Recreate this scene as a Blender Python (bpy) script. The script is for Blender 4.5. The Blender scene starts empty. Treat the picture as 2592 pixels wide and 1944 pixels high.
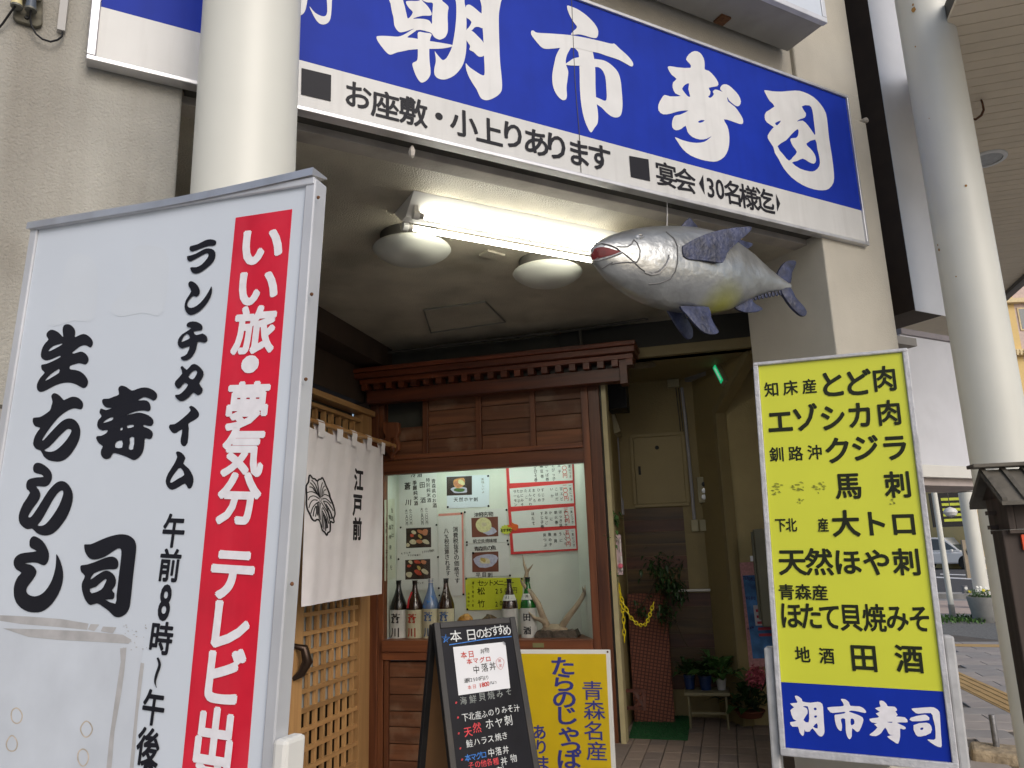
import bpy, bmesh, math, random
from mathutils import Vector, Matrix, noise as mnoise
R = math.radians
rnd = random.Random(7)
S = bpy.context.scene
COL = S.collection

# ---------------------------------------------------------------- camera, sky, sun, exposure
FPX, PIT, ROL, CZ = 1939.18, R(12.676), R(-1.84), 1.45
_cp, _sp, _c, _s = math.cos(PIT), math.sin(PIT), math.cos(ROL), math.sin(ROL)
FW = Vector((0, _cp, _sp)); _r0 = Vector((1, 0, 0)); _u0 = Vector((0, -_sp, _cp))
RT = _r0 * _c + _u0 * _s
UP = -_r0 * _s + _u0 * _c
CAM = Vector((0, 0, CZ))
cd = bpy.data.cameras.new('camera'); cam = bpy.data.objects.new('camera', cd); COL.objects.link(cam)
m = Matrix((RT, UP, -FW)).transposed().to_4x4(); m.translation = CAM
cam.matrix_world = m
cd.sensor_width = 36; cd.lens = 36 * FPX / 2592; cd.clip_end = 2000; cd.clip_start = .05
S.camera = cam
W = bpy.data.worlds.new("World"); S.world = W; W.use_nodes = True
nt = W.node_tree; bg = nt.nodes['Background']
sky = nt.nodes.new('ShaderNodeTexSky'); sky.sky_type = 'NISHITA'; sky.sun_disc = False
SUN_EL, SUN_AZ = R(33), R(150)      # azimuth clockwise from +Y
sky.sun_elevation = SUN_EL; sky.sun_rotation = SUN_AZ
sky.air_density = 1.0; sky.dust_density = 3.0; sky.ozone_density = 1.0
nt.links.new(sky.outputs[0], bg.inputs[0]); bg.inputs[1].default_value = .15
sl = bpy.data.lights.new('sun', 'SUN'); sl.energy = 1.15; sl.angle = R(35); sl.color = (.97, .985, 1)
so = bpy.data.objects.new('sun', sl); COL.objects.link(so)
sd = Vector((math.sin(SUN_AZ) * math.cos(SUN_EL), math.cos(SUN_AZ) * math.cos(SUN_EL), math.sin(SUN_EL)))
so.rotation_euler = sd.to_track_quat('Z', 'Y').to_euler(); so.location = (0, -5, 20)
S.view_settings.view_transform = 'Standard'; S.view_settings.look = 'None'
S.view_settings.exposure = -0.2; S.view_settings.gamma = 1
S.view_settings.use_curve_mapping = False
S.cycles.max_bounces = 8; S.cycles.use_denoising = True
S.cycles.sample_clamp_indirect = 6

# ---------------------------------------------------------------- geometry helpers
def ray(px, py):
    return FW + RT * ((px - 1296) / FPX) + UP * (-(py - 972) / FPX)
def atz(px, py, z):
    d = ray(px, py); return CAM + d * ((z - CZ) / d.z)
class Fr:
    """a flat frame in the place: origin, right, up, outward normal"""
    def __init__(s, P, yaw=None, u=None, v=None):
        s.P = Vector(P)
        if u is None:
            s.u = Vector((math.sin(R(yaw)), math.cos(R(yaw)), 0)); s.v = Vector((0, 0, 1))
        else:
            s.v = Vector(v).normalized(); u = Vector(u); s.u = (u - s.v * u.dot(s.v)).normalized()
        s.n = s.u.cross(s.v)
        if s.n.dot(CAM - s.P) < 0: s.n = -s.n
    def w(s, u, v, w=0.): return s.P + s.u * u + s.v * v + s.n * w
    def uv(s, px, py, w=0.):
        d = ray(px, py); P = s.P + s.n * w
        t = (P - CAM).dot(s.n) / d.dot(s.n); q = CAM + d * t - P
        return q.dot(s.u), q.dot(s.v)
    def at(s, px, py, w=0.): return s.w(*s.uv(px, py, w), w)
    def off(s, du=0, dv=0, dw=0):
        f = Fr.__new__(Fr); f.P = s.w(du, dv, dw); f.u, f.v, f.n = s.u, s.v, s.n; return f
WF = Fr((0, 0, 0), 90); WF.n = Vector((0, -1, 0))
class MB:
    def __init__(s): s.v = []; s.f = []
    def add(s, vs, fs):
        b = len(s.v); s.v += [Vector(p) for p in vs]; s.f += [[b + i for i in f] for f in fs]; return s
    def box(s, fr, u0, u1, v0, v1, w0, w1):
        P = [fr.w(u, v, w) for w in (w0, w1) for v in (v0, v1) for u in (u0, u1)]
        return s.add(P, [(0, 1, 3, 2), (4, 6, 7, 5), (0, 4, 5, 1), (2, 3, 7, 6), (0, 2, 6, 4), (1, 5, 7, 3)])
    def prism(s, fr, poly, w0, w1):
        n = len(poly)
        P = [fr.w(u, v, w0) for u, v in poly] + [fr.w(u, v, w1) for u, v in poly]
        return s.add(P, [list(range(n))[::-1], list(range(n, 2 * n))] + [(i, (i + 1) % n, n + (i + 1) % n, n + i) for i in range(n)])
    def slab(s, poly, z0, z1):
        n = len(poly)
        P = [(p[0], p[1], z0) for p in poly] + [(p[0], p[1], z1) for p in poly]
        return s.add(P, [list(range(n))[::-1], list(range(n, 2 * n))] + [(i, (i + 1) % n, n + (i + 1) % n, n + i) for i in range(n)])
    def wall(s, a, b, z0, z1, t):
        a = Vector((a[0], a[1], 0)); b = Vector((b[0], b[1], 0)); d = (b - a).normalized(); n = Vector((-d.y, d.x, 0)) * t
        return s.slab([a, b, b + n, a + n], z0, z1)
    def tube(s, pts, r, seg=8, cap=True):
        pts = [Vector(p) for p in pts]; n = len(pts); rs = r if isinstance(r, (list, tuple)) else [r] * n
        d0 = (pts[1] - pts[0]).normalized(); a = d0.orthogonal().normalized()
        V = []
        for i, p in enumerate(pts):
            d = (pts[min(i + 1, n - 1)] - pts[max(i - 1, 0)]).normalized()
            a = (a - d * a.dot(d)).normalized(); b = d.cross(a)
            for k in range(seg):
                t = 2 * math.pi * k / seg; V.append(p + (a * math.cos(t) + b * math.sin(t)) * rs[i])
        F = [(i * seg + k, i * seg + (k + 1) % seg, (i + 1) * seg + (k + 1) % seg, (i + 1) * seg + k) for i in range(n - 1) for k in range(seg)]
        if cap: F += [list(range(seg))[::-1], list(range((n - 1) * seg, n * seg))]
        return s.add(V, F)
    def lathe(s, c, prof, seg=24, ax=None):
        c = Vector(c); ax = Vector(ax or (0, 0, 1)).normalized(); a = ax.orthogonal().normalized(); b = ax.cross(a)
        V = []
        for r, z in prof:
            for k in range(seg):
                t = 2 * math.pi * k / seg; V.append(c + ax * z + (a * math.cos(t) + b * math.sin(t)) * max(r, 1e-4))
        n = len(prof)
        F = [(i * seg + k, i * seg + (k + 1) % seg, (i + 1) * seg + (k + 1) % seg, (i + 1) * seg + k) for i in range(n - 1) for k in range(seg)]
        F += [list(range(seg))[::-1], list(range((n - 1) * seg, n * seg))]
        return s.add(V, F)
WORLD = {}
def obj(name, mb, mat, parent=None, smooth=False, bev=0, **kw):
    org = WORLD.get(parent.name, Vector()) if parent else Vector()
    me = bpy.data.meshes.new(name)
    me.from_pydata([tuple(p - org) for p in mb.v], [], mb.f)
    bm = bmesh.new(); bm.from_mesh(me); bmesh.ops.recalc_face_normals(bm, faces=bm.faces); bm.to_mesh(me); bm.free()
    if smooth:
        me.polygons.foreach_set('use_smooth', [True] * len(me.polygons))
        try: me.set_sharp_from_angle(angle=R(40))
        except Exception: pass
    me.materials.append(mat)
    o = bpy.data.objects.new(name, me); COL.objects.link(o)
    if parent: o.parent = parent
    WORLD[o.name] = org
    if bev:
        b = o.modifiers.new('b', 'BEVEL'); b.width = bev; b.segments = 2; b.limit_method = 'ANGLE'; b.angle_limit = R(40)
    for k, val in kw.items(): o[k] = val
    return o
def thing(name, label, cat, loc=(0, 0, 0), group=None):
    o = bpy.data.objects.new(name, None); COL.objects.link(o); o.location = loc; o.empty_display_size = .05
    o['label'] = label; o['category'] = cat
    if group: o['group'] = group
    WORLD[o.name] = Vector(loc); return o
def tag(o, label, cat, group=None):
    o['label'] = label; o['category'] = cat
    if group: o['group'] = group
    return o
def struct(name, mb, mat, **kw): return obj(name, mb, mat, None, kind='structure', **kw)

# ---------------------------------------------------------------- materials
def mat(name, col, rough=.6, metal=0., var=.12, vs=6., bump=0., bs=40., streak=0., ss=3., dirt=None, spec=.5, emit=None, es=0., coat=0., spots=0., sth=(.5, .78)):
    m = bpy.data.materials.new(name); m.use_nodes = True; t = m.node_tree; b = t.nodes['Principled BSDF']
    b.inputs['Roughness'].default_value = rough; b.inputs['Metallic'].default_value = metal
    b.inputs['Specular IOR Level'].default_value = spec; b.inputs['Coat Weight'].default_value = coat
    N, L = t.nodes.new, t.links.new
    tc = N('ShaderNodeTexCoord'); src = tc.outputs['Object']
    def mixc(fac, a, bb):
        x = N('ShaderNodeMix'); x.data_type = 'RGBA'
        if isinstance(fac, float): x.inputs[0].default_value = fac
        else: L(fac, x.inputs[0])
        for i, q in ((6, a), (7, bb)):
            if isinstance(q, tuple): x.inputs[i].default_value = q
            else: L(q, x.inputs[i])
        return x.outputs[2]
    def nz(scale, det=5., sc=None, rr=None):
        n = N('ShaderNodeTexNoise'); n.inputs['Scale'].default_value = scale; n.inputs['Detail'].default_value = det
        if sc:
            mp = N('ShaderNodeMapping'); mp.inputs['Scale'].default_value = sc
            if rr: mp.inputs['Rotation'].default_value = rr
            L(src, mp.inputs[0]); L(mp.outputs[0], n.inputs[0])
        else: L(src, n.inputs[0])
        return n.outputs[0]
    def ramp(x, a, bb):
        r = N('ShaderNodeMapRange'); r.inputs[1].default_value = a; r.inputs[2].default_value = bb; L(x, r.inputs[0]); return r.outputs[0]
    c = (*col, 1)
    lo = tuple(x * (1 - var) for x in col) + (1,); hi = tuple(min(1, x * (1 + var)) for x in col) + (1,)
    out = mixc(ramp(nz(vs), .3, .7), lo, hi)
    if streak:
        d = (*(dirt or tuple(x * .45 for x in col)), 1)
        f = ramp(nz(ss, 6., (1, 1, .07)), *sth)
        mm = N('ShaderNodeMath'); mm.operation = 'MULTIPLY'; L(f, mm.inputs[0]); mm.inputs[1].default_value = streak
        out = mixc(mm.outputs[0], out, d)
    if spots:
        d = (*(dirt or tuple(x * .4 for x in col)), 1)
        f = ramp(nz(2.2, 8.), .56, .7)
        mm = N('ShaderNodeMath'); mm.operation = 'MULTIPLY'; L(f, mm.inputs[0]); mm.inputs[1].default_value = spots
        out = mixc(mm.outputs[0], out, d)
    L(out, b.inputs['Base Color'])
    if bump:
        bn = N('ShaderNodeBump'); bn.inputs['Strength'].default_value = bump; bn.inputs['Distance'].default_value = .01
        L(nz(bs, 4.), bn.inputs['Height']); L(bn.outputs[0], b.inputs['Normal'])
    if emit:
        b.inputs['Emission Color'].default_value = (*emit, 1); b.inputs['Emission Strength'].default_value = es
    return m
def wood(name, c1, c2, yaw=None, rough=.45, wear=0., wc=(.35, .22, .12)):
    """yaw None = grain runs up; else the grain runs along that heading"""
    m = bpy.data.materials.new(name); m.use_nodes = True; t = m.node_tree; b = t.nodes['Principled BSDF']; b.inputs['Roughness'].default_value = rough
    N, L = t.nodes.new, t.links.new; tc = N('ShaderNodeTexCoord'); oi = N('ShaderNodeObjectInfo')
    ad = N('ShaderNodeVectorMath'); ad.operation = 'ADD'; L(tc.outputs['Object'], ad.inputs[0])
    cm = N('ShaderNodeCombineXYZ'); mu = N('ShaderNodeMath'); mu.operation = 'MULTIPLY'; mu.inputs[1].default_value = 9; L(oi.outputs['Random'], mu.inputs[0])
    for i in range(3): L(mu.outputs[0], cm.inputs[i])
    L(cm.outputs[0], ad.inputs[1])
    mp = N('ShaderNodeMapping')
    if yaw is None: mp.inputs['Scale'].default_value = (22, 22, 1.3)
    else:
        mp.vector_type = 'TEXTURE'; mp.inputs['Rotation'].default_value = (0, 0, R(90 - yaw)); mp.inputs['Scale'].default_value = (.7, .045, .045)
    L(ad.outputs[0], mp.inputs[0])
    n = N('ShaderNodeTexNoise'); n.inputs['Scale'].default_value = 1; n.inputs['Detail'].default_value = 6; n.inputs['Distortion'].default_value = .6; L(mp.outputs[0], n.inputs[0])
    r = N('ShaderNodeValToRGB'); r.color_ramp.elements[0].position = .3; r.color_ramp.elements[1].position = .72
    r.color_ramp.elements[0].color = (*c1, 1); r.color_ramp.elements[1].color = (*c2, 1); L(n.outputs[0], r.inputs[0])
    out = r.outputs[0]
    hs = N('ShaderNodeHueSaturation'); vr = N('ShaderNodeMapRange'); vr.inputs[3].default_value = .75; vr.inputs[4].default_value = 1.25
    L(oi.outputs['Random'], vr.inputs[0]); L(vr.outputs[0], hs.inputs['Value']); L(out, hs.inputs['Color']); out = hs.outputs[0]
    if wear:
        n2 = N('ShaderNodeTexNoise'); n2.inputs['Scale'].default_value = 5; n2.inputs['Detail'].default_value = 8; L(ad.outputs[0], n2.inputs[0])
        mr = N('ShaderNodeMapRange'); mr.inputs[1].default_value = .52; mr.inputs[2].default_value = .7; mr.inputs[4].default_value = wear; L(n2.outputs[0], mr.inputs[0])
        x = N('ShaderNodeMix'); x.data_type = 'RGBA'; L(mr.outputs[0], x.inputs[0]); L(out, x.inputs[6]); x.inputs[7].default_value = (*wc, 1); out = x.outputs[2]
    L(out, b.inputs['Base Color'])
    bn = N('ShaderNodeBump'); bn.inputs['Strength'].default_value = .25; bn.inputs['Distance'].default_value = .004; L(n.outputs[0], bn.inputs['Height']); L(bn.outputs[0], b.inputs['Normal'])
    return m
def glassmat(name, tint=(1, 1, 1), ior=1.45, rough=.0, refl=1.):
    m = bpy.data.materials.new(name); m.use_nodes = True; t = m.node_tree; t.nodes.remove(t.nodes['Principled BSDF'])
    N, L = t.nodes.new, t.links.new
    fr = N('ShaderNodeFresnel'); fr.inputs[0].default_value = ior; tr = N('ShaderNodeBsdfTransparent'); tr.inputs[0].default_value = (*tint, 1)
    gl = N('ShaderNodeBsdfGlossy'); gl.inputs['Roughness'].default_value = rough; mx = N('ShaderNodeMixShader')
    mu = N('ShaderNodeMath'); mu.operation = 'MULTIPLY'; mu.inputs[1].default_value = refl; L(fr.outputs[0], mu.inputs[0])
    L(mu.outputs[0], mx.inputs[0]); L(tr.outputs[0], mx.inputs[1]); L(gl.outputs[0], mx.inputs[2]); L(mx.outputs[0], t.nodes['Material Output'].inputs[0])
    return m
ma = {}
ma['stucco'] = mat('stucco', (.47, .46, .42), .9, var=.12, vs=3, bump=.7, bs=110, streak=.6, ss=3.4, dirt=(.20, .175, .14), spots=.3, sth=(.42, .68))
ma['render'] = mat('smooth_render', (.48, .45, .385), .85, var=.06, vs=4, bump=.35, bs=140, streak=.25, ss=2.5, dirt=(.3, .26, .2))
ma['ceil'] = mat('ceiling_plaster', (.46, .42, .33), .40, var=.26, vs=2.5, bump=.85, bs=130, spots=.5, dirt=(.2, .16, .1))
ma['fascia'] = mat('fascia_paint', (.42, .38, .33), .75, var=.1, streak=.5, ss=5, bump=.2, bs=60)
ma['darkchan'] = mat('sign_channel', (.07, .065, .055), .8, var=.3)
ma['column'] = mat('column_paint', (.70, .70, .64), .42, var=.05, vs=2, streak=.22, ss=6, dirt=(.5, .46, .38), coat=0.)
ma['rust'] = mat('rust', (.14, .06, .025), .9, var=.4, vs=60)
ma['alu'] = mat('aluminium', (.62, .62, .64), .38, metal=.75, var=.1, streak=.35, ss=9, dirt=(.2, .18, .17))
ma['alupale'] = mat('pale_aluminium', (.62, .63, .66), .5, metal=.35, var=.08, streak=.2, ss=9)
ma['signblue'] = mat('sign_blue', (.006, .03, .36), .5, var=.1, vs=5, streak=.15, ss=20, spec=.15)
ma['signwhite'] = mat('sign_white', (.60, .60, .59), .35, var=.04, streak=.3, ss=25, dirt=(.42, .41, .4))
ma['ink'] = mat('black_print', (.012, .012, .018), .5, var=.2, spec=.2)
ma['whiteprint'] = mat('white_print', (.7, .7, .7), .4, var=.05, vs=8, streak=.15, ss=25)
ma['panelwhite'] = mat('panel_white', (.64, .69, .76), .3, var=.03, vs=3, spots=.04, dirt=(.6, .6, .6))
ma['red'] = mat('strip_red', (.66, .006, .03), .4, var=.12, vs=9, streak=.5, ss=12, dirt=(.72, .05, .08), spots=.85)
ma['brushwhite'] = mat('brush_white', (.83, .81, .85), .5, var=.06, vs=50)
ma['tape'] = mat('tape_residue', (.45, .44, .44), .7, var=.15, vs=25, spots=.2)
ma['patch'] = mat('overpaint_patch', (.645, .693, .757), .5, var=.02)
ma['yellow'] = mat('sign_yellow', (.66, .69, .045), .35, var=.04, vs=3, spots=.08, dirt=(.6, .62, .05))
ma['inky'] = mat('dark_print', (.018, .022, .01), .5, spec=.2)
ma['smudge'] = mat('peeled_print', (.28, .3, .02), .5, var=.5, vs=80)
ma['gold'] = mat('sign_gold', (.66, .46, .006), .4, var=.05, spots=.12, dirt=(.5, .32, .02))
ma['navy'] = mat('navy_print', (.035, .04, .24), .45)
ma['brownwall'] = mat('brown_wall', (.045, .028, .018), .7, var=.2)
ma['blackwall'] = mat('black_wall', (.02, .02, .018), .6, var=.2)
ma['greywall'] = mat('grey_wall', (.055, .055, .045), .7, var=.2)
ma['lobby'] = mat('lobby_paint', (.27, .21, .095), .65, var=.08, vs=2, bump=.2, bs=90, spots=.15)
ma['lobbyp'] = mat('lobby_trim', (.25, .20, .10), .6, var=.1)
B_YAW, D_YAW, A_YAW = 105.5, 15., 61.7
rw = ((.075, .022, .010), (.21, .070, .026))
ma['rwoodH'] = wood('red_wood_level', *rw, yaw=B_YAW)
ma['rwoodV'] = wood('red_wood_upright', *rw)
ma['rboard'] = wood('weathered_board', (.075, .026, .011), (.19, .072, .03), yaw=B_YAW, wear=.4, wc=(.3, .2, .13), rough=.6)
ma['eave'] = wood('eave_wood', (.05, .012, .006), (.15, .035, .012), yaw=B_YAW)
ma['pinewV'] = wood('pine_upright', (.36, .19, .075), (.5, .29, .12))
ma['pinewD'] = wood('pine_level', (.36, .19, .075), (.5, .29, .12), yaw=D_YAW)
ma['bamboo'] = wood('bamboo', (.25, .12, .04), (.42, .24, .09), yaw=D_YAW)
ma['frost'] = mat('frosted_pane', (.33, .36, .36), .5, var=.05)
ma['darkpane'] = mat('dark_pane', (.012, .012, .01), .12, var=.3)
ma['cloth'] = mat('noren_cloth', (.82, .79, .82), .9, var=.04, bump=.3, bs=500)
ma['tubelit'] = mat('lit_tube', (1, 1, 1), .5, emit=(1, .97, .84), es=28)
ma['metalwhite'] = mat('white_enamel', (.75, .74, .7), .4, var=.04, spots=.08)
ma['dome'] = mat('dome_glass', (.55, .56, .5), .3, var=.03)
ma['black'] = mat('black_paint', (.010, .010, .012), .45, var=.3, vs=15, spec=.25)
ma['board'] = mat('blackboard', (.008, .008, .012), .45, var=.5, vs=5, spec=.15)
ma['asphalt'] = mat('asphalt', (.075, .075, .08), .9, var=.15, vs=30, bump=.4, bs=300)
ma['pave'] = mat('pavement', (.36, .32, .30), .85, var=.12, vs=8, bump=.3, bs=200)
ma['joint'] = mat('joint_mortar', (.12, .105, .09), .9, var=.2)
ma['paint'] = mat('road_paint', (.75, .75, .75), .7)
ma['kerb'] = mat('kerb', (.42, .4, .37), .85)
ma['leaf'] = mat('leaf', (.05, .11, .025), .5, var=.5, vs=30)
ma['concrete'] = mat('concrete', (.34, .33, .31), .85, var=.15, bump=.3, bs=120, streak=.3)
# ---------------------------------------------------------------- lettering: flat print, glyph outlines laid on a frame
_gc = {}
def _curve_mesh(c):
    o = bpy.data.objects.new('tmp', c); COL.objects.link(o)
    bpy.context.view_layer.update()
    me = bpy.data.meshes.new_from_object(o.evaluated_get(bpy.context.evaluated_depsgraph_get()))
    vs = [(v.co.x, v.co.y) for v in me.vertices]; fs = [list(p.vertices) for p in me.polygons]
    bpy.data.objects.remove(o); bpy.data.curves.remove(c); bpy.data.meshes.remove(me)
    return vs, fs
_em = None
def glyph(ch, bold=.0):
    global _em
    k = (ch, bold)
    if k in _gc: return _gc[k]
    c = bpy.data.curves.new('g', 'FONT'); c.body = ch; c.resolution_u = 3; c.fill_mode = 'BOTH'
    vs, fs = _curve_mesh(c)
    if _em is None:
        _em = 0
        g, _ = glyph('国', 0.); xs = [p[0] for p in g]; ys = [p[1] for p in g]
        _em = ((max(xs) + min(xs)) / 2, (max(ys) + min(ys)) / 2, (max(xs) - min(xs)) / .87)
        _gc.clear(); return glyph(ch, bold)
    if _em == 0: _gc[k] = (vs, fs); return vs, fs
    cx, cy, e = _em
    if ord(ch) < 0x2000 and vs:
        xs = [p[0] for p in vs]; ys = [p[1] for p in vs]; cx = (max(xs) + min(xs)) / 2; cy = (max(ys) + min(ys)) / 2 if ch not in '.,-' else cy
    V = [((x - cx) / e, (y - cy) / e) for x, y in vs]; n = len(V)
    if bold:
        # a heavier, round-cornered weight: the outline swept round a small circle
        K = 8 if bold > .013 else 4; VV = []; FF = []
        for j in range(K):
            a = 2 * math.pi * (j + .5) / K; VV += [(x + bold * math.cos(a), y + bold * math.sin(a)) for x, y in V]; FF += [[i + n * j for i in f] for f in fs]
        V, fs = VV, FF
    _gc[k] = (V, fs); return _gc[k]
def smooth_loop(pts, n=3):
    N = len(pts); out = []
    for i in range(N):
        p0, p1, p2, p3 = pts[i - 1], pts[i], pts[(i + 1) % N], pts[(i + 2) % N]
        a = Vector((p1[0] - p0[0], p1[1] - p0[1])); b = Vector((p2[0] - p1[0], p2[1] - p1[1]))
        for j in range(n):
            t = j / n
            out.append(tuple(.5 * (2 * p1[d] + (p2[d] - p0[d]) * t + (2 * p0[d] - 5 * p1[d] + 4 * p2[d] - p3[d]) * t * t + (3 * p1[d] - p0[d] - 3 * p2[d] + p3[d]) * t ** 3) for d in (0, 1)))
    return out
class Ink:
    def __init__(s, fr, w, sep=False): s.fr = fr; s.w = w; s.m = MB(); s.k = 0; s.sep = sep; s.hold = False; s.parts = []
    def cut(s):
        if s.m.v: s.parts.append(s.m); s.m = MB()
    def auto(s):
        if s.sep and not s.hold: s.cut()
    def lift(s): s.k += 1; return s.w + (s.k % 12) * .00012
    def ch(s, ch, x, y, wp, hp, bold=.0, rot=0.):
        """one character centred on (x, y); wp/hp: em box in photograph pixels"""
        u, v = s.fr.uv(x, y, s.w); u1, v1 = s.fr.uv(x, y + hp, s.w); u2, v2 = s.fr.uv(x + wp, y, s.w)
        H = math.hypot(u1 - u, v1 - v); Wd = math.hypot(u2 - u, v2 - v)
        vs, fs = glyph(ch, bold); c, sn = math.cos(R(rot)), math.sin(R(rot)); w = s.lift()
        q = len(vs) // ((8 if bold > .013 else 4) if bold else 1) or 1
        s.m.add([s.fr.w(u + (a * Wd) * c - (b * H) * sn, v + (a * Wd) * sn + (b * H) * c, w + (i // q) * .00003) for i, (a, b) in enumerate(vs)], fs); s.auto()
    def chars(s, lst, ox, oy, sc, wz, hz=None, bold=.0, rot=0.):
        for ch, x, y in lst: s.ch(ch, ox + x / sc, oy + y / sc, wz / sc, (hz or wz) / sc, bold, rot)
    def line(s, text, x0, y0, x1, y1, wp, hp=None, bold=.0, jit=0., rot=0.):
        n = len(text); a = s.fr.uv(x0, y0, s.w); b = s.fr.uv(x1, y1, s.w)
        u1, v1 = s.fr.uv(x0, y0 + (hp or wp), s.w); u2, v2 = s.fr.uv(x0 + wp, y0, s.w)
        H = math.hypot(u1 - a[0], v1 - a[1]); Wd = math.hypot(u2 - a[0], v2 - a[1])
        for i, ch in enumerate(text):
            if ch in ' 　': continue
            t = i / max(1, n - 1); u = a[0] + (b[0] - a[0]) * t + rnd.uniform(-jit, jit) * Wd; v = a[1] + (b[1] - a[1]) * t + rnd.uniform(-jit, jit) * H
            g, fs = glyph(ch, bold); q = 1 + rnd.uniform(-jit, jit); rr = R(rot + rnd.uniform(-60, 60) * jit); c, sn = math.cos(rr), math.sin(rr); w = s.lift()
            qn = len(g) // ((8 if bold > .013 else 4) if bold else 1) or 1
            s.m.add([s.fr.w(u + (x * c - y * sn) * Wd * q, v + (x * sn + y * c) * H * q, w + (k // qn) * .00003) for k, (x, y) in enumerate(g)], fs); s.auto()
    def out(s, loops, ox, oy, sc, n=3):
        c = bpy.data.curves.new('o', 'CURVE'); c.dimensions = '2D'; c.fill_mode = 'BOTH'
        for lp in loops:
            q = [s.fr.uv(ox + x / sc, oy + y / sc, s.w) for x, y in (smooth_loop(lp, n) if n > 1 else lp)]
            sp = c.splines.new('POLY'); sp.points.add(len(q) - 1); sp.use_cyclic_u = True
            for i, (x, y) in enumerate(q): sp.points[i].co = (x * 10, y * 10, 0, 1)
        vs, fs = _curve_mesh(c); w = s.lift()
        s.m.add([s.fr.w(x / 10, y / 10, w) for x, y in vs], fs); s.auto()
    def poly(s, pts, ox=0, oy=0, sc=1.):
        w = s.lift(); s.m.add([s.fr.at(ox + x / sc, oy + y / sc, w) for x, y in pts], [list(range(len(pts)))]); s.auto()
    def stroke(s, pts, wd, ox=0, oy=0, sc=1., closed=False, sm=4, taper=False):
        """a brush line: pts in zoomed pixels, wd its width in the same pixels"""
        P = list(pts)
        if closed: Q = smooth_loop(P, sm); Q.append(Q[0])
        else:
            P = [P[0]] + P + [P[-1]]; Q = []
            for i in range(1, len(P) - 2):
                p0, p1, p2, p3 = P[i - 1:i + 3]
                for j in range(sm):
                    t = j / sm
                    Q.append(tuple(.5 * (2 * p1[d] + (p2[d] - p0[d]) * t + (2 * p0[d] - 5 * p1[d] + 4 * p2[d] - p3[d]) * t * t + (3 * p1[d] - p0[d] - 3 * p2[d] + p3[d]) * t ** 3) for d in (0, 1)))
            Q.append(P[-1])
        L = []; Rr = []; w = s.lift()
        for i, q in enumerate(Q):
            a = Q[max(0, i - 1)]; b = Q[min(len(Q) - 1, i + 1)]
            if closed and i in (0, len(Q) - 1): a, b = Q[-2], Q[1]
            dx, dy = b[0] - a[0], b[1] - a[1]; l = math.hypot(dx, dy) or 1
            t = i / (len(Q) - 1); h = wd / 2 * ((.25 + .75 * math.sin(math.pi * min(1, t * 1.0 + .12)) ** .6) if taper else 1)
            wi = w + t * .00008
            L.append(s.fr.at(ox + (q[0] - dy / l * h) / sc, oy + (q[1] + dx / l * h) / sc, wi)); Rr.append(s.fr.at(ox + (q[0] + dy / l * h) / sc, oy + (q[1] - dx / l * h) / sc, wi))
        n = len(Q); s.m.add(L + Rr, [(i, i + 1, n + i + 1, n + i) for i in range(n - 1)]); s.auto()
    def done(s, parent, m, name='lettering'):
        s.cut()
        if s.sep:
            for q in s.parts: obj(name, q, m, parent)
            return
        if s.parts: return obj(name, s.parts[0], m, parent, kind='stuff')

# ---------------------------------------------------------------- frames of the place
ZC = 3.2
def Adir(): return Vector((math.sin(R(A_YAW)), math.cos(R(A_YAW)), 0))
FA = Fr(atz(1478, 450, ZC), A_YAW)                    # face of the long shop sign
FW_ = FA.off(dw=-.06)                                  # face of the facade behind it
CABP = atz(1576, 1882, .15)
FB = Fr(CABP, B_YAW); FB.P.z = 0                       # face of the display cabinet (v = height)
LF = .15                                               # lobby floor level

# ---------------------------------------------------------------- ground
g = MB(); g.add([(-300, -300, -.13), (300, -300, -.13), (300, 600, -.13), (-300, 600, -.13)], [(0, 1, 2, 3)])
struct('ground', g, mat('ground', (.32, .31, .30), .9, var=.1))
dD = Vector((math.sin(R(D_YAW)), math.cos(R(D_YAW)), 0)); dB = Vector((math.sin(R(B_YAW)), math.cos(R(B_YAW)), 0))

# the street side lies a little higher than the recess forecourt
struct('street_base', MB().slab([(2.0, -30, 0), (300, -30, 0), (300, 300, 0), (-60, 300, 0), (-60, 9.5, 0), (2.0, 9.5, 0)], -.12, 0), bpy.data.materials['ground'])
# recess floor: a raised slab with individual pavers
c0 = FB.w(-.15, 0, -.02)
fc = FW_.at(1900, 700)  # only used for orientation
floor_poly = [FB.w(-2.3, 0, -.05), FB.w(1.6, 0, -.05), FB.w(1.75, 0, -1.3), FB.w(2.6, 0, -1.3), FB.w(2.6, 0, .0), (1.95, 4.55, 0), (1.75, 4.05, 0), (-1.3, 2.45, 0)]
floor_poly = [FB.w(-.17, 0, -2.6), FB.w(2.1, 0, -2.6), FB.w(1.9, 0, -.1), (2.15, 4.7, 0), (1.8, 4.22, 0), (1.45, 4.05, 0), FB.w(-.10, 0, .95), FB.w(-.13, 0, .0)]
struct('floor', MB().slab(floor_poly, -.12, LF - .012), ma['joint'])
fl = bpy.data.objects['floor']
pm = [mat('paver%d' % i, c, .8, var=.1, vs=12, bump=.2, bs=150) for i, c in enumerate([(.20, .155, .125), (.23, .175, .14), (.17, .135, .115)])]
TW, TL = .118, .2
base = FB.w(-.05, 0, 0)
tm = MB(); tm.box(WF, .004, TW - .004, .004 - .0, TL - .004, 0, .011)
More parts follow.
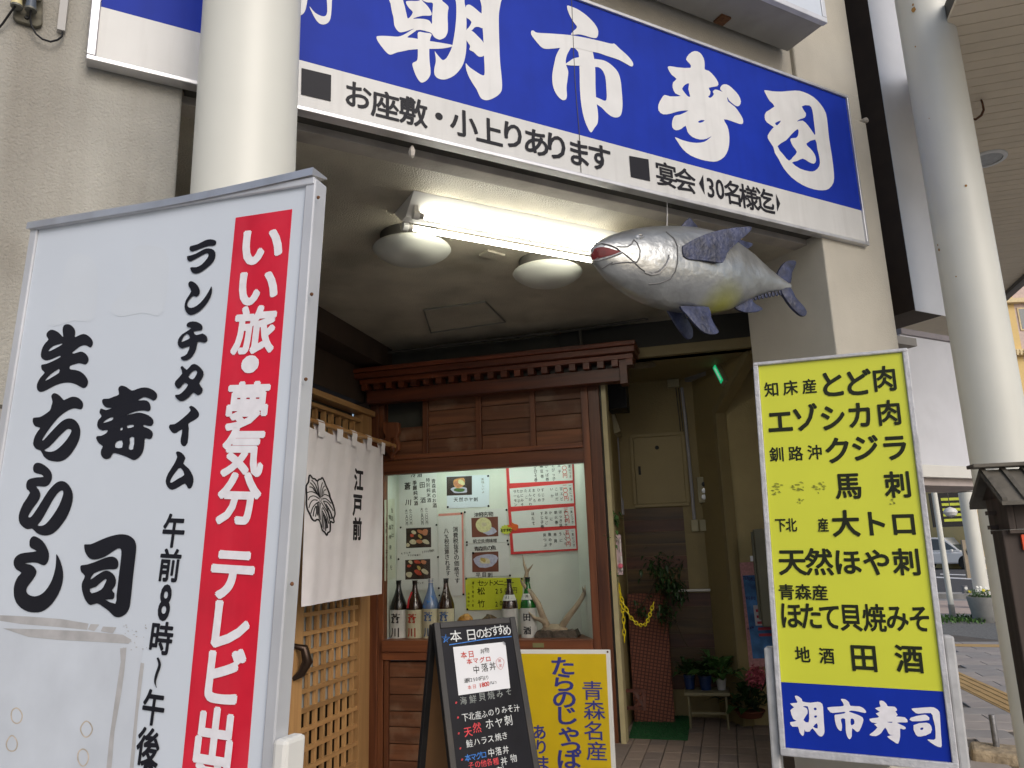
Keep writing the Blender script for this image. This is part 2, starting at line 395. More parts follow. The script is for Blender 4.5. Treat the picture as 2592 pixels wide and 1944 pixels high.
# paver mesh lies flat: long side along the recess axis
def paver_mesh(i):
    me = bpy.data.meshes.new('paver'); h = .012
    a, b = TW - .007, TL - .007
    P = []
    for z, q in ((0, 0), (h - .002, 0), (h, .003)):
        for (x, y) in ((q, q), (a - q, q), (a - q, b - q), (q, b - q)): P.append(tuple(dB * x + dD * y + Vector((0, 0, z))))
    me.from_pydata(P, [], [(0, 3, 2, 1)] + [(k + j, k + (j + 1) % 4, k + 4 + (j + 1) % 4, k + 4 + j) for k in (0, 4) for j in range(4)] + [(8, 9, 10, 11)])
    me.materials.append(pm[i]); return me
pmesh = [paver_mesh(i) for i in range(3)]
cnt = 0
for i in range(-2, 13):
    for j in range(-9, 7):
        p = base + dB * (i * TW) + dD * (j * TL - (TL / 2 if 0 else 0))
        ctr = p + dB * TW / 2 + dD * TL / 2
        rel = ctr - CAM; zc = rel.dot(FW); q = (1296 + FPX * rel.dot(RT) / zc, 972 - FPX * (rel - Vector((0, 0, 1.45 - CZ + 0)) ).dot(UP) / zc)
        z0 = Vector((ctr.x, ctr.y, LF)) - CAM; zc = z0.dot(FW); X = 1296 + FPX * z0.dot(RT) / zc; Y = 972 - FPX * z0.dot(UP) / zc
        if 1500 < X < 2010 and 1700 < Y < 2010:
            o = bpy.data.objects.new('paver', pmesh[rnd.randrange(3)]); COL.objects.link(o); o.parent = fl
            o.location = (p.x, p.y, LF - .012 + rnd.uniform(-.001, .001)); cnt += 1

# ---------------------------------------------------------------- facade
uL, _ = FW_.uv(463, 221); zTop = 7.
lw = MB(); lw.box(FW_, -6, uL, -ZC, zTop - ZC, -.35, 0)
w1 = obj('stucco_wall', lw, ma['stucco'], bev=.012); tag(w1, 'rough grey stucco wall stained with brown streaks, left of the round column', 'wall')
uP0, _ = FW_.uv(2069, 601); uP1, _ = FW_.uv(2138.5, 0); _, vLedge = FW_.uv(2190, 320)
pr = thing('pillar', 'smooth beige rendered pillar at the right end of the blue sign', 'pillar', FW_.w(uP0, -ZC))
m1 = MB().box(FW_, uP0, uP1, vLedge, zTop - ZC, -.6, 0); obj('shaft', m1, ma['render'], pr, bev=.01)
uP2, _ = FW_.uv(2285, 885, .05)
m1 = MB().box(FW_, uP0 + .003, uP2, -ZC, vLedge, -.6, .03); obj('base', m1, ma['render'], pr, bev=.008)
m1 = MB().box(FW_, uP1 - .03, uP2 + .015, vLedge, vLedge + .035, -.5, .045); obj('ledge', m1, ma['fascia'], pr, bev=.012)
# fascia wall above the opening, behind the long sign
fz = MB().box(FW_, uL, uP0, .06, zTop - ZC, -.35, -.03)
o = obj('fascia_wall', fz, ma['render']); tag(o, 'beige wall above the long blue sign, behind it', 'wall')
# underside beam of the opening: pale strip then the dark channel under the sign
o = obj('lintel', MB().box(FA, uL - .3, uP0 + .1, -.004, .055, -.235, -.14), ma['fascia'], bev=.004); tag(o, 'long pale lintel strip running under the blue sign', 'beam')
o = obj('sign_channel', MB().box(FA, uL + .01, uP0 + .05, .03, .052, -.139, -.03), ma['darkchan']); tag(o, 'dark steel channel between lintel and the blue sign', 'beam')
tm = MB()
for px in (790, 1100, 1480, 1790, 2000):
    u, _ = FW_.uv(px, 300 + (px - 756) * .24); tm.box(FW_, u - .03, u + .03, -.006, .03, -.03, .0)
# recess: plan corners at ceiling height
K = lambda px, py, z=ZC: atz(px, py, z)
cL = K(980, 877); cL0 = K(803, 770); back = FB.w(0, 0, -.12)
ldir = (cL - cL0).normalized()
nearL = cL - ldir * 3.6
cR = K(1946, 677); cR0 = K(2047, 645)
pillarIn = FW_.w(uP0, 0, -.0)
ceil_poly = [FA.w(uL - 1.0, 0, -.234), FA.w(uP0, 0, -.234), cR0, cR, FB.w(1.9, 0, -.3), FB.w(-2.1, 0, -.3)]
struct('ceiling', MB().slab(ceil_poly, ZC + .0, ZC + .15), ma['ceil'])
# left wall of the recess (above and around the lattice door)
FD = Fr(Vector((cL.x, cL.y, 0)), D_YAW)
hd = obj('wall_header', MB().box(FD, -3.3, .1, 3.02, ZC - .002, -.8, 0), ma['brownwall']); tag(hd, 'dark brown header along the ceiling above the lattice door', 'beam')
FD2 = Fr(FB.at(929, 1300), D_YAW); FD2.P.z = 0
uDR, _ = FD2.uv(920, 1400); uDL, _ = FD2.uv(733, 1500)
_, vDT = FD2.uv(860, 1017)
dw_ = MB().box(FD2, -3.2, .02, vDT + .07, 3.02, -.15, -.01)
o = obj('side_wall', dw_, ma['brownwall']); tag(o, 'dark brown wall over the lattice door', 'wall')
o = obj('side_wall', MB().box(FD2, -3.4, uDL - .45, (-.13) - .1, vDT + .07, -.15, -.01), ma['brownwall']); tag(o, 'dark brown wall to the left of the lattice door, mostly behind the white sign', 'wall')
# wall over the cabinet and the lobby header
uPost, _ = FB.uv(1912, 860); uXR = FB.uv(1527, 1200)[0]
o = obj('upper_wall', MB().box(FB, -2.1, uXR, 2.2, ZC + .1, -.25, -.14), ma['greywall']); tag(o, 'dark grey wall between cabinet eave and ceiling', 'wall')
_, vB1 = FB.uv(1760, 861); _, vB2 = FB.uv(1700, 893)
o = obj('lobby_beam', MB().box(FB, uXR - .3, uPost + .1, vB1, ZC - .002, -.14, -.06), ma['blackwall']); tag(o, 'black beam over the mouth of the lobby', 'beam')
o = obj('lobby_header', MB().box(FB, uXR + .001, uPost, vB2, vB1 - .001, -.2, -.05), ma['lobbyp'], bev=.004); tag(o, 'ochre header strip under the black beam', 'beam')
pp = obj('conduit', MB().tube([FB.at(880, 905, .05), FB.at(1500, 829, .05), FB.at(1640, 806, .05), FB.at(1636, 786, .05), FB.at(1850, 766, .05)], .012, 8), ma['darkchan'], smooth=True); tag(pp, 'thin dark conduit running under the ceiling above the eave', 'pipe')
pp = obj('conduit', MB().tube([FB.at(1468, 835, .05), FB.at(1471, 878, .05)], .012, 8), ma['darkchan'], smooth=True); tag(pp, 'short upright dark conduit dropping to the eave from the level one', 'pipe')
# right inner wall of the recess: pillar reveal and the brown edge post
rv = MB(); rv.slab([FW_.w(uP0 + .003, 0, -.02), cR, cR + Vector((.25, .1, 0)), FW_.w(uP0 + .3, 0, -.02)], 0, ZC + .12)
o = obj('reveal_wall', rv, ma['render']); tag(o, 'grey beige side wall of the right pillar with a thin pipe on it', 'wall')
pA, pB = FW_.at(2051, 645, -.06), FW_.at(2084, 896, -.06)
fr_rv = Fr(cR0, None, u=(cR - cR0), v=(0, 0, 1)); fr_rv.n = -fr_rv.n if fr_rv.n.x > 0 else fr_rv.n
a = fr_rv.at(2047, 648, .03); b = fr_rv.at(2051, 700, .03)
drain = thing('drain_pipe', 'thin beige pipe running up the reveal beside the yellow sign', 'pipe', (a.x, a.y, 0))
bb = Vector((a.x, a.y, 0))
p1 = fr_rv.at(2052, 700, .03); ptop = Vector((p1.x, p1.y, 3.12)); pbot = Vector((p1.x, p1.y, 0))
obj('pipe', MB().tube([pbot, ptop], .016, 10), ma['column'], drain, smooth=True)
for z in (2.95, 2.2, 1.5, .6): obj('clip', MB().lathe((p1.x, p1.y, z), [(.016, -.012), (.024, -.01), (.024, .01), (.016, .012)], 12), ma['alu'], drain)
obj('cable', MB().tube([ptop, ptop + (cR - cR0) * .12 + Vector((-.02, 0, .05)), ptop + (cR - cR0) * .6 + Vector((-.03, 0, -.02)), ptop + (cR - cR0) * 1.5 + Vector((-.05, .0, .03))], .006, 6), ma['black'], drain, smooth=True)
# lobby
LZ = vB2
bl = atz(1607, 968.5, LZ); br = atz(1750, 957, LZ); rn = atz(1770, 889, LZ)
bd = (br - bl).normalized(); rd = (br - rn).normalized()
bl0 = br - bd * 2.2
rn0 = Vector((FB.w(uPost - .0, 0, -.08).x, FB.w(uPost, 0, -.08).y, LZ))
struct('lobby_ceiling', MB().slab([FB.w(-.7, 0, -.1), FB.w(uPost + .9, 0, -.1), FB.w(uPost + .9, 0, -3.4), FB.w(-.7, 0, -3.4)], LZ, LZ + .1), ma['lobby'])
FLB = Fr(Vector((br.x, br.y, 0)), None, u=bd, v=(0, 0, 1))
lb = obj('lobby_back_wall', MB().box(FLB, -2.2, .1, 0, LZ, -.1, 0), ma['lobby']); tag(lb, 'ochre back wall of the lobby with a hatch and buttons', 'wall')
rE = FB.w(uPost + .01, 0, -.08); FLR = Fr(Vector((br.x, br.y, 0)), None, u=Vector((rE.x - br.x, rE.y - br.y, 0)), v=(0, 0, 1))
if FLR.n.x > 0: FLR.n = -FLR.n
uO, vO = FLR.uv(1814, 1045); uN, vN = FLR.uv(1898, 897); uEnd = FLR.uv(1911, 880)[0]
rw_ = MB().prism(FLR, [(-.05, 0), (uO, 0), (uO, vO), (uN, vN), (uEnd, vN + .02), (uEnd, LZ), (-.05, LZ)], -.08, 0)
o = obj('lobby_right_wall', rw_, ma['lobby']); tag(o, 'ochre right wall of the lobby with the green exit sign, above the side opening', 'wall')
FLA = Fr(FLR.w(uO - .02, 0, -.09), B_YAW)
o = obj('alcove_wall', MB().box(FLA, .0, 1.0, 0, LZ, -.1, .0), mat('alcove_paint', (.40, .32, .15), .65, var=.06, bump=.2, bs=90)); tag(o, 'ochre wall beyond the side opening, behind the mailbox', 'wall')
o = obj('alcove_side_wall', MB().slab([FLA.w(.98, 0, 0), FLA.w(1.1, 0, 0), FLA.w(1.1, 0, 1.2), FLA.w(.98, 0, 1.2)], 0, LZ), ma['lobby']); tag(o, 'ochre end wall of the side space beside the lobby', 'wall')
trim = MB(); trim.prism(FLR, [(uO - .045, 0), (uO, 0), (uO, vO), (uN, vN), (uN, vN + .07), (uO - .045, vO + .03)], .001, .014)
o = obj('opening_trim', trim, ma['lobbyp']); tag(o, 'ochre edge trim around the side opening of the lobby', 'trim')
# dark filler behind the cabinet's right post, so that the lobby has a left wall
uCR, _ = FB.uv(1527, 1200); uCR2, _ = FB.uv(1545, 1500)
o = obj('lobby_left_wall', MB().box(FB, uCR - .12, uCR, LF - .1, LZ, -1.4, -.3), ma['lobby']); tag(o, 'ochre left wall of the lobby behind the cabinet', 'wall')

GZ = -.13
# ---------------------------------------------------------------- display cabinet
def z3(x, y): return 960 + x / 3.318, 1150 + y / 3.318
uWL, vWT = FB.uv(971, 1203); uWR, _ = FB.uv(1489, 1400); _, vWB = FB.uv(1235, 1620); uWL = FB.uv(969, 1400)[0]
_, vWT = FB.uv(1224, 1186)
uCL, _ = FB.uv(930, 1300); uCM, _ = FB.uv(1503, 1300); uCE, _ = FB.uv(1527, 1200)
_, vR1 = FB.uv(1100, 1158); _, vBd0 = FB.uv(1100, 1146); _, vBd1 = FB.uv(1100, 1003)
_, vS1 = FB.uv(1200, 1650); _, vS2 = FB.uv(1050, 1668)
cab = thing('display_cabinet', 'red brown wooden display cabinet with a lit glass window and dentilled eave', 'cabinet', FB.w(0, (-.13), 0))
H, V_, Bd, Ev = ma['rwoodH'], ma['rwoodV'], ma['rboard'], ma['eave']
vTop = FB.uv(1200, 960)[1]
obj('post', MB().box(FB, uCL, uWL - .045, (-.13), vTop, -.1, 0), V_, cab, bev=.003)
obj('post', MB().box(FB, uWL - .044, uWL, (-.13), vTop - .08, -.09, -.012), V_, cab, bev=.003)
obj('post', MB().box(FB, uWR + .001, uCM, -.13, vTop, -.1, -.004), V_, cab, bev=.003)
obj('post', MB().box(FB, uCM + .003, uCE, LF, vTop, -.3, 0), V_, cab, bev=.003)
obj('edge_strip', MB().box(FB, uCE + .02, uCE + .055, LF, vTop, -.12, .01), mat('ochre_metal', (.42, .36, .2), .5), cab)
obj('edge_strip', MB().box(FB, uCE + .001, uCE + .019, LF, vTop, -.1, -.02), ma['darkchan'], cab)
obj('rail', MB().box(FB, uWL + .001, uWR, vWT, vR1 - .003, -.08, -.006), H, cab, bev=.003)
obj('rail', MB().box(FB, uWL + .001, uWR, vR1, vBd0, -.08, .004), H, cab, bev=.003)
obj('rail', MB().box(FB, uWL + .001, uWR, vBd1, vTop - .03, -.08, .004), H, cab, bev=.003)
obj('rail', MB().box(FB, uCL - .02, uCE + .01, vTop + .001, FB.uv(1200, 952)[1] + .05, -.1, .06), H, cab, bev=.004)
obj('sill', MB().box(FB, uWL + .001, uWR, vS1, vWB, -.42, .015), H, cab, bev=.004)
obj('rail', MB().box(FB, uWL + .001, uWR, vS2 - .01, vS1 - .004, -.08, .004), H, cab, bev=.003)
bays = [uWL] + [FB.uv(x, 1080)[0] for x in (1076, 1211, 1348, 1478)]
for i in range(1, 4): obj('divider', MB().box(FB, bays[i] - .022, bays[i] + .022, vBd0 + .001, vBd1 - .001, -.06, .0), V_, cab, bev=.002)
hh = (vBd1 - vBd0) / 4
for i in range(4):
    for k in range(4):
        if i == 0 and k >= 2: continue
        a, b = bays[i] + (.023 if i else .002), bays[i + 1] - (.023 if i < 3 else .002)
        obj('board', MB().box(FB, a, b, vBd0 + hh * k + .002, vBd0 + hh * (k + 1) - .003, -.045, -.028 + rnd.uniform(-.003, .003)), Bd, cab, bev=.002)
obj('backing', MB().box(FB, uWL, uWR, vBd0, vBd1, -.3, -.2), ma['blackwall'], cab)
# lower boards
uB0 = FB.uv(963, 1750)[0]
obj('backing', MB().box(FB, uWL, uWR, (-.13), vS2 - .02, -.1, -.06), ma['blackwall'], cab)
jy = [1676, 1716, 1760, 1802, 1842, 1885, 1928, 1972]
for i in range(len(jy) - 1):
    v1 = FB.uv(1010, jy[i])[1]; v0 = FB.uv(1010, jy[i + 1])[1]
    obj('board', MB().box(FB, uWL + .05, uWR - .03, v0 + .003, v1 - .003, -.05, -.026 + rnd.uniform(-.004, .004)), Bd, cab, bev=.003)
obj('frame_strip', MB().box(FB, uWL + .012, uWL + .048, (-.13) + .02, vS2 - .015, -.05, -.008), V_, cab, bev=.002)
# eave
FE = FB.off(dw=.24)
uE0 = FE.uv(886, 951)[0]; uE1 = FE.uv(1608, 872)[0]
e = [FE.uv(1200, y)[1] for y in (903, 914, 930, 941, 957, 984)]
obj('eave_board', MB().box(FE, uE0, uE1, e[1], e[0], -.3, .02), Ev, cab, bev=.005)
obj('eave_board', MB().box(FE, uE0 + .015, uE1 - .01, e[2] + .004, e[1] - .002, -.28, 0), Ev, cab, bev=.004)
obj('eave_rail', MB().box(FE, uE0 + .06, uE1 - .03, e[3], e[2] + .002, -.26, -.05), Ev, cab, bev=.003)
obj('eave_beam', MB().box(FE, uE0 + .1, uE1 - .09, e[5] - .02, e[4], -.2, -.1), Ev, cab, bev=.004)
obj('eave_backing', MB().box(FE, uE0 + .12, uE1 - .1, e[4] - .01, e[3] + .01, -.24, -.17), ma['blackwall'], cab)
nd = 21
for i in range(nd):
    u = uE0 + .1 + (uE1 - uE0 - .16) * i / (nd - 1)
    obj('dentil', MB().box(FE, u - .024, u + .024, e[4] + .001, e[3] - .001, -.16, -.055), Ev, cab)
obj('bracket', MB().box(FE, uE1 - .14, uE1 - .08, e[5] - .05, e[3], -.18, -.07), Ev, cab, bev=.004)
# window glass and the lit box behind it
DEP = .4
FBk = FB.off(dw=-DEP)
uKL, _ = FBk.uv(1003, 1400); uKR, _ = FBk.uv(1463, 1400)
wallm = mat('display_wall', (.60, .62, .56), .9, var=.05, vs=5, bump=.1, bs=80)
obj('display_back', MB().box(FBk, uKL - .01, uKR + .01, vWB - .02, vWT + .2, -.02, 0), wallm, cab)
obj('display_side', MB().add([FB.w(uWL - .002, vWB, -.04), FBk.w(uKL, vWB, 0), FBk.w(uKL, vWT + .2, 0), FB.w(uWL - .002, vWT + .2, -.04)], [(0, 1, 2, 3)]), wallm, cab)
obj('display_side', MB().add([FB.w(uWR + .002, vWB, -.04), FBk.w(uKR, vWB, 0), FBk.w(uKR, vWT + .2, 0), FB.w(uWR + .002, vWT + .2, -.04)], [(0, 1, 2, 3)]), wallm, cab)
obj('display_top', MB().box(FB, uWL, uWR, vWT + .13, vWT + .15, -DEP, -.08), wallm, cab)
obj('pane', MB().box(FB, uWL - .003, uWR + .003, vWB - .004, vWT + .004, -.035, -.030), glassmat('window_glass', refl=.5), cab)
lt = thing('display_tube', 'hidden fluorescent tube lighting the cabinet window from above', 'light', FB.w((uWL + uWR) / 2, vWT + .07, -.16))
obj('tube', MB().tube([FB.w(uWL + .15, vWT + .07, -.16), FB.w(uWR - .15, vWT + .07, -.16)], .014, 10), mat('display_tube_lit', (1, 1, 1), .5, emit=(.80, 1, .86), es=42), lt, smooth=True)
obj('base', MB().box(FB, uWL + .1, uWR - .1, vWT + .09, vWT + .12, -.19, -.13), ma['metalwhite'], lt)
pl = MB().box(FB, FB.uv(1350, 1630)[0], FB.uv(1378, 1630)[0], FB.uv(1364, 1638)[1], FB.uv(1364, 1627)[1], .016, .02); obj('catch_plate', pl, mat('green_brass', (.2, .19, .08), .6), cab)

# ---------------------------------------------------------------- lattice door
door = thing('lattice_door', 'light wood sliding lattice door behind the white curtain', 'door', FD2.w(uDR, (-.13), 0))
PV, PD = ma['pinewV'], ma['pinewD']
def du(px, y=1663): return FD2.uv(px, y)[0]
vbr = FD2.uv(900, 1916)[1]
vD0 = (-.13) + .02
obj('stile', MB().box(FD2, du(898), du(918), vD0, FD2.uv(905, 1300)[1] + .75, .01, .05), PV, door, bev=.002)
obj('stile', MB().box(FD2, du(733) - .06, du(750), vD0, 2.3, .01, .05), PV, door, bev=.002)
for px in (770.5, 790.9, 810.4, 829.6, 847.8, 865.2, 882.5):
    obj('lattice_upright', MB().box(FD2, du(px) - .014, du(px) + .014, vbr, 2.2, .014, .04), PV, door)
ly = [210, 380, 555, 735, 917, 1098, 1280, 1465]
lv = [FD2.uv(758, 1500 + y / 3.687)[1] for y in ly]; sp = (lv[0] - lv[-1]) / 7
for v in [lv[0] + sp * k for k in range(1, 6)] + [lv[0] - sp * k for k in range(0, 10)]:
    if v > vbr + .02: obj('lattice_bar', MB().box(FD2, du(745), du(898) - .002, v - .014, v + .014, .018, .044), PD, door)
vbr = FD2.uv(900, 1916)[1]
obj('bottom_rail', MB().box(FD2, du(745), du(898) - .002, vD0, vbr, .01, .048), PD, door, bev=.002)
vs_ = lv[0] - sp * 5
obj('frosted_pane', MB().box(FD2, du(733), du(905), vs_, 2.25, .002, .006), ma['frost'], door)
obj('dark_pane', MB().box(FD2, du(733), du(905), vD0, vs_ - .001, .002, .006), ma['darkpane'], door)
obj('recessed_pull', MB().box(FD2, du(909), du(913.5), FD2.uv(911, 1662)[1], FD2.uv(911, 1598)[1], .05, .056), ma['black'], door, bev=.003)
a0, a1 = FD2.uv(743, 1634, .05), FD2.uv(741, 1720, .05)
obj('handle', MB().tube([FD2.w(a0[0], a0[1], .05), FD2.w(a0[0] + .03, a0[1] - .02, .11), FD2.w((a0[0] + a1[0]) / 2 + .04, (a0[1] + a1[1]) / 2, .13), FD2.w(a1[0] + .03, a1[1] + .03, .09), FD2.w(a1[0], a1[1], .05)], [.014, .028, .036, .028, .012], 10), mat('bronze', (.05, .03, .02), .35, metal=.6), door, smooth=True)
fr_ = thing('door_frame', 'light wood door lintel and transom slats above the white curtain', 'door frame', FD2.w(uDR, 2.4, 0))
vl = lambda px, y: FD2.uv(px, y)[1]
obj('lintel', MB().box(FD2, uDL - .6, du(925, 1060), vl(860, 1034), vl(860, 1020), -.02, .09), PD, fr_, bev=.003)
obj('rail', MB().box(FD2, uDL - .6, du(925, 1060), vl(860, 1057), vl(860, 1048), -.02, .05), PD, fr_, bev=.002)
obj('stile', MB().box(FD2, du(900, 1080), du(924, 1080), (-.13), vl(860, 1034) - .001, -.02, .06), PV, fr_, bev=.002)
for px in (775, 794, 816, 835, 854, 872, 889):
    obj('slat', MB().box(FD2, du(px, 1075) - .014, du(px, 1075) + .014, 2.26, vl(860, 1057) + .02, -.01, .025), PV, fr_)
obj('dark_backing', MB().box(FD2, uDL - .6, du(925, 1060), 2.2, vl(860, 1020), -.16, -.12), ma['blackwall'], fr_)
# jamb between door and cabinet
o = obj('jamb', MB().box(FD2, du(919) + .001, du(919) + .05, (-.13), 2.9, -.1, .03), mat('dark_jamb', (.05, .03, .02), .6)); tag(o, 'dark narrow jamb between the lattice door and the cabinet', 'post')

# ---------------------------------------------------------------- noren curtain on a bamboo rod
pe = FB.at(995, 1128, .16)
FN = Fr(Vector((pe.x, pe.y, 0)), D_YAW)
rodL = FN.at(700, 1041); rodR = FN.w(.03, pe.z, 0)
slope = 0
rod = thing('curtain_rod', 'brown bamboo rod carrying the white curtain', 'rod', rodR)
rp = [Vector((rodR.x, rodR.y, pe.z)) - dD * t for t in [x * .1 for x in range(0, 20)]]
rr = [.0165 + (.004 if i % 4 == 2 else 0) for i in range(20)]
obj('bamboo', MB().tube(rp, rr, 12), ma['bamboo'], rod, smooth=True)
br_ = thing('rod_bracket', 'carved red brown wooden bracket holding the bamboo rod on the cabinet', 'bracket', FB.at(995, 1110, .03))
FK_ = FB.off(dw=.03)
sh = [(976, 1071), (1014, 1071), (1016, 1095), (1010, 1108), (1017, 1124), (1016, 1140), (1003, 1150), (996, 1162), (988, 1150), (977, 1138), (974, 1124), (982, 1108), (976, 1092)]
obj('plate', MB().prism(FK_, [FK_.uv(x, y) for x, y in sh], 0, .05), V_, br_, bev=.006)
obj('hook', MB().tube([FK_.at(996, 1112, .04), FK_.at(993, 1128, .1), FK_.at(993, 1140, .15), FK_.at(994, 1131, .2)], [.02, .022, .018, .012], 8), V_, br_, smooth=True)
nor = thing('noren_curtain', 'white half curtain with a black leaf crest and three black characters', 'curtain', FN.at(870, 1100))
tl = FN.uv(777, 1086); tr = FN.uv(970, 1131); blc = FN.uv(755, 1536); brc = FN.uv(963, 1503)
zr = pe.z
top = zr - .045
NU, NV = 90, 50
def cloth(a, b):
    u = (tl[0] * (1 - a) + tr[0] * a) * (1 - b) + (blc[0] * (1 - a) + brc[0] * a) * b
    vb = (blc[1] * (1 - a) + brc[1] * a); v = top * (1 - b) + vb * b - .008 * abs(math.sin(a * 15.7)) * (1 - b) ** 6
    w = .006 * math.sin(a * 17 + .6 * b) * (.2 + .8 * b) + .022 * b * math.sin(a * 6.3 + 1) + .0022 * math.sin(a * 37 + b * 5)
    return u, v, w
cm = MB(); P = [FN.w(*cloth(i / NU, j / NV)) for j in range(NV + 1) for i in range(NU + 1)]
cm.add(P, [(j * (NU + 1) + i, j * (NU + 1) + i + 1, (j + 1) * (NU + 1) + i + 1, (j + 1) * (NU + 1) + i) for j in range(NV) for i in range(NU)])
co = obj('cloth', cm, ma['cloth'], nor, smooth=True)
for px, tw in ((808, 6.5), (855, 6.5), (892, 6), (930, 6), (965, 5)):
    uc = FN.uv(px, 1100)[0]; hw = tw * .0065
    path = [(-.05, .016), (-.0, .017), (.03, .019), (.055, .014), (.066, 0), (.055, -.016), (.03, -.02), (-.02, -.006)]
    q = MB(); n = len(path)
    q.add([FN.w(uc - hw + (.012 if px > 880 else 0) * max(0, dv) * 10, top + dv, w) for dv, w in path] + [FN.w(uc + hw + (.012 if px > 880 else 0) * max(0, dv) * 10, top + dv, w) for dv, w in path], [(i, i + 1, n + i + 1, n + i) for i in range(n - 1)])
    obj('loop', q, ma['cloth'], nor, smooth=True)
# print follows the cloth
class ClothInk(Ink):
    pass
ci = Ink(FN, .0)
k7 = lambda: (750, 1180, 7.54)
crest = [(235, 172), (290, 235), (330, 243), (370, 285), (410, 252), (440, 250), (470, 222), (520, 290), (560, 370), (600, 450), (630, 540), (640, 600), (680, 700), (720, 820), (735, 920), (705, 1000), (718, 1060), (690, 1078), (640, 1055), (638, 1120), (632, 1240), (590, 1270), (570, 1322), (530, 1260), (480, 1222), (440, 1120), (400, 1040), (345, 1020), (310, 1048), (260, 1012), (222, 920), (175, 820), (158, 700), (165, 600), (160, 480), (158, 380), (205, 300), (212, 215)]
ci.stroke(crest, 32, *k7(), closed=True, sm=3)
for st in ([(165, 510), (260, 487), (360, 532), (415, 600)], [(455, 590), (530, 538), (635, 580)], [(375, 280), (390, 420), (420, 600)], [(195, 650), (230, 590), (310, 570), (400, 625)], [(205, 800), (240, 700), (300, 645), (370, 655)], [(240, 905), (275, 800), (330, 725), (400, 680)], [(222, 397), (280, 408), (330, 480), (365, 520)], [(237, 315), (305, 385), (375, 540)], [(268, 265), (345, 365), (402, 580)], [(480, 310), (445, 420), (442, 590)], [(530, 375), (485, 420), (468, 565)], [(565, 450), (515, 465), (500, 530)], [(470, 630), (560, 620), (660, 715)], [(490, 670), (590, 690), (700, 850)], [(400, 680), (383, 850), (400, 1030)], [(450, 690), (540, 800), (600, 900), (630, 1050)], [(430, 700), (410, 850), (430, 1030)], [(280, 960), (300, 850), (335, 760)], [(320, 965), (345, 870), (345, 760)], [(360, 945), (370, 850), (365, 700)], [(470, 800), (470, 950), (480, 1180)], [(500, 900), (500, 1040), (520, 1210)], [(520, 960), (540, 1090), (550, 1240)], [(480, 780), (560, 900), (610, 1100)], [(480, 860), (560, 990), (590, 1180)], [(510, 930), (560, 1060), (572, 1190)], [(560, 720), (640, 860), (690, 1000)], [(600, 800), (650, 900), (670, 1010)], [(510, 680), (580, 800), (620, 930), (650, 1010)]):
    ci.stroke(st, 19, *k7(), sm=3)
ci.stroke([(435, 600), (455, 640), (440, 680), (420, 660), (415, 620)], 9, *k7(), closed=True, sm=3)
for c_, x, y in (('江', 1205, 270), ('戸', 1190, 745), ('前', 1190, 1205)): ci.ch(c_, 750 + x / 7.54, 1180 + y / 7.54, 20, 56, .045)
# project the print onto the folds
for i, p in enumerate(ci.m.v):
    d = p - FN.P; u, v = d.dot(FN.u), d.dot(FN.v)
    b = (top - v) / (top - (blc[1] + brc[1]) / 2); b = min(1, max(0, b)); uu0 = tl[0] * (1 - b) + blc[0] * b; uu1 = tr[0] * (1 - b) + brc[0] * b
    a = (u - uu0) / (uu1 - uu0); ci.m.v[i] = FN.w(u, v, cloth(a, b)[2] + .0022 + (i % 5) * .00002)
ci.done(nor, mat('fabric_ink', (.012, .01, .014), .8), 'crest_print')
# ---------------------------------------------------------------- the long blue shop sign
uA0, _ = FA.uv(217, 152); uA1, _ = FA.uv(2200, 621); vA1 = (atz(2139.6, 240.5, 1) and FA.uv(2139.6, 240.5)[1])
vBl = FA.uv(1473, 341)[1]
sg = thing('shop_sign', 'long blue and white shop sign board running across the storefront', 'sign', FA.w((uA0 + uA1) / 2, 0))
obj('box', MB().box(FA, uA0 + .004, uA1 - .004, .004, vA1 - .004, -.045, -.012), ma['alupale'], sg)
ub = FA.uv(2183, 530)[0]; ul = FA.uv(247, 100)[0]
obj('white_face', MB().box(FA, ul, ub, .02, vBl - .0005, -.013, -.006), ma['signwhite'], sg)
obj('white_edge', MB().box(FA, ub + .0005, uA1 - .02, .02, vA1 - .02, -.013, -.006), ma['signwhite'], sg)
obj('blue_face', MB().box(FA, ul, ub, vBl, vA1 - .02, -.013, -.006), ma['signblue'], sg)
obj('frame_rail', MB().box(FA, uA0, uA1, 0, .019, -.047, .006), ma['alu'], sg, bev=.003)
obj('frame_rail', MB().box(FA, uA0, uA1, vA1 - .019, vA1, -.047, .006), ma['alu'], sg, bev=.003)
obj('frame_end', MB().box(FA, uA0, ul - .001, .0195, vA1 - .0195, -.047, .006), ma['alu'], sg, bev=.003)
obj('frame_end', MB().box(FA, uA1 - .019, uA1, .0195, vA1 - .0195, -.047, .006), ma['alu'], sg, bev=.003)
I = Ink(FA, -.005, True)
I.hold = True
I.out([[(295, -60), (300, 60), (320, 180), (345, 280), (355, 380), (385, 450), (430, 495), (480, 500), (560, 480), (650, 450), (700, 470), (760, 465), (850, 485), (935, 515), (975, 575), (1040, 612), (1090, 610), (1150, 575), (1185, 500), (1190, 400), (1185, 280), (1190, 180), (1200, 110), (1160, 60), (1100, 10), (1060, -60), (700, -90)],
       [(505, -40), (520, 100), (545, 210), (572, 290), (645, 195), (590, 130), (550, 70), (540, 25), (580, 14), (690, 15), (750, 5), (745, -40)],
       [(780, 0), (860, 35), (950, 45), (955, 120), (945, 250), (940, 370), (900, 320), (830, 298), (740, 290), (650, 292), (700, 268), (800, 245), (925, 240), (932, 190), (870, 90)]], 940, 0, 6.144)
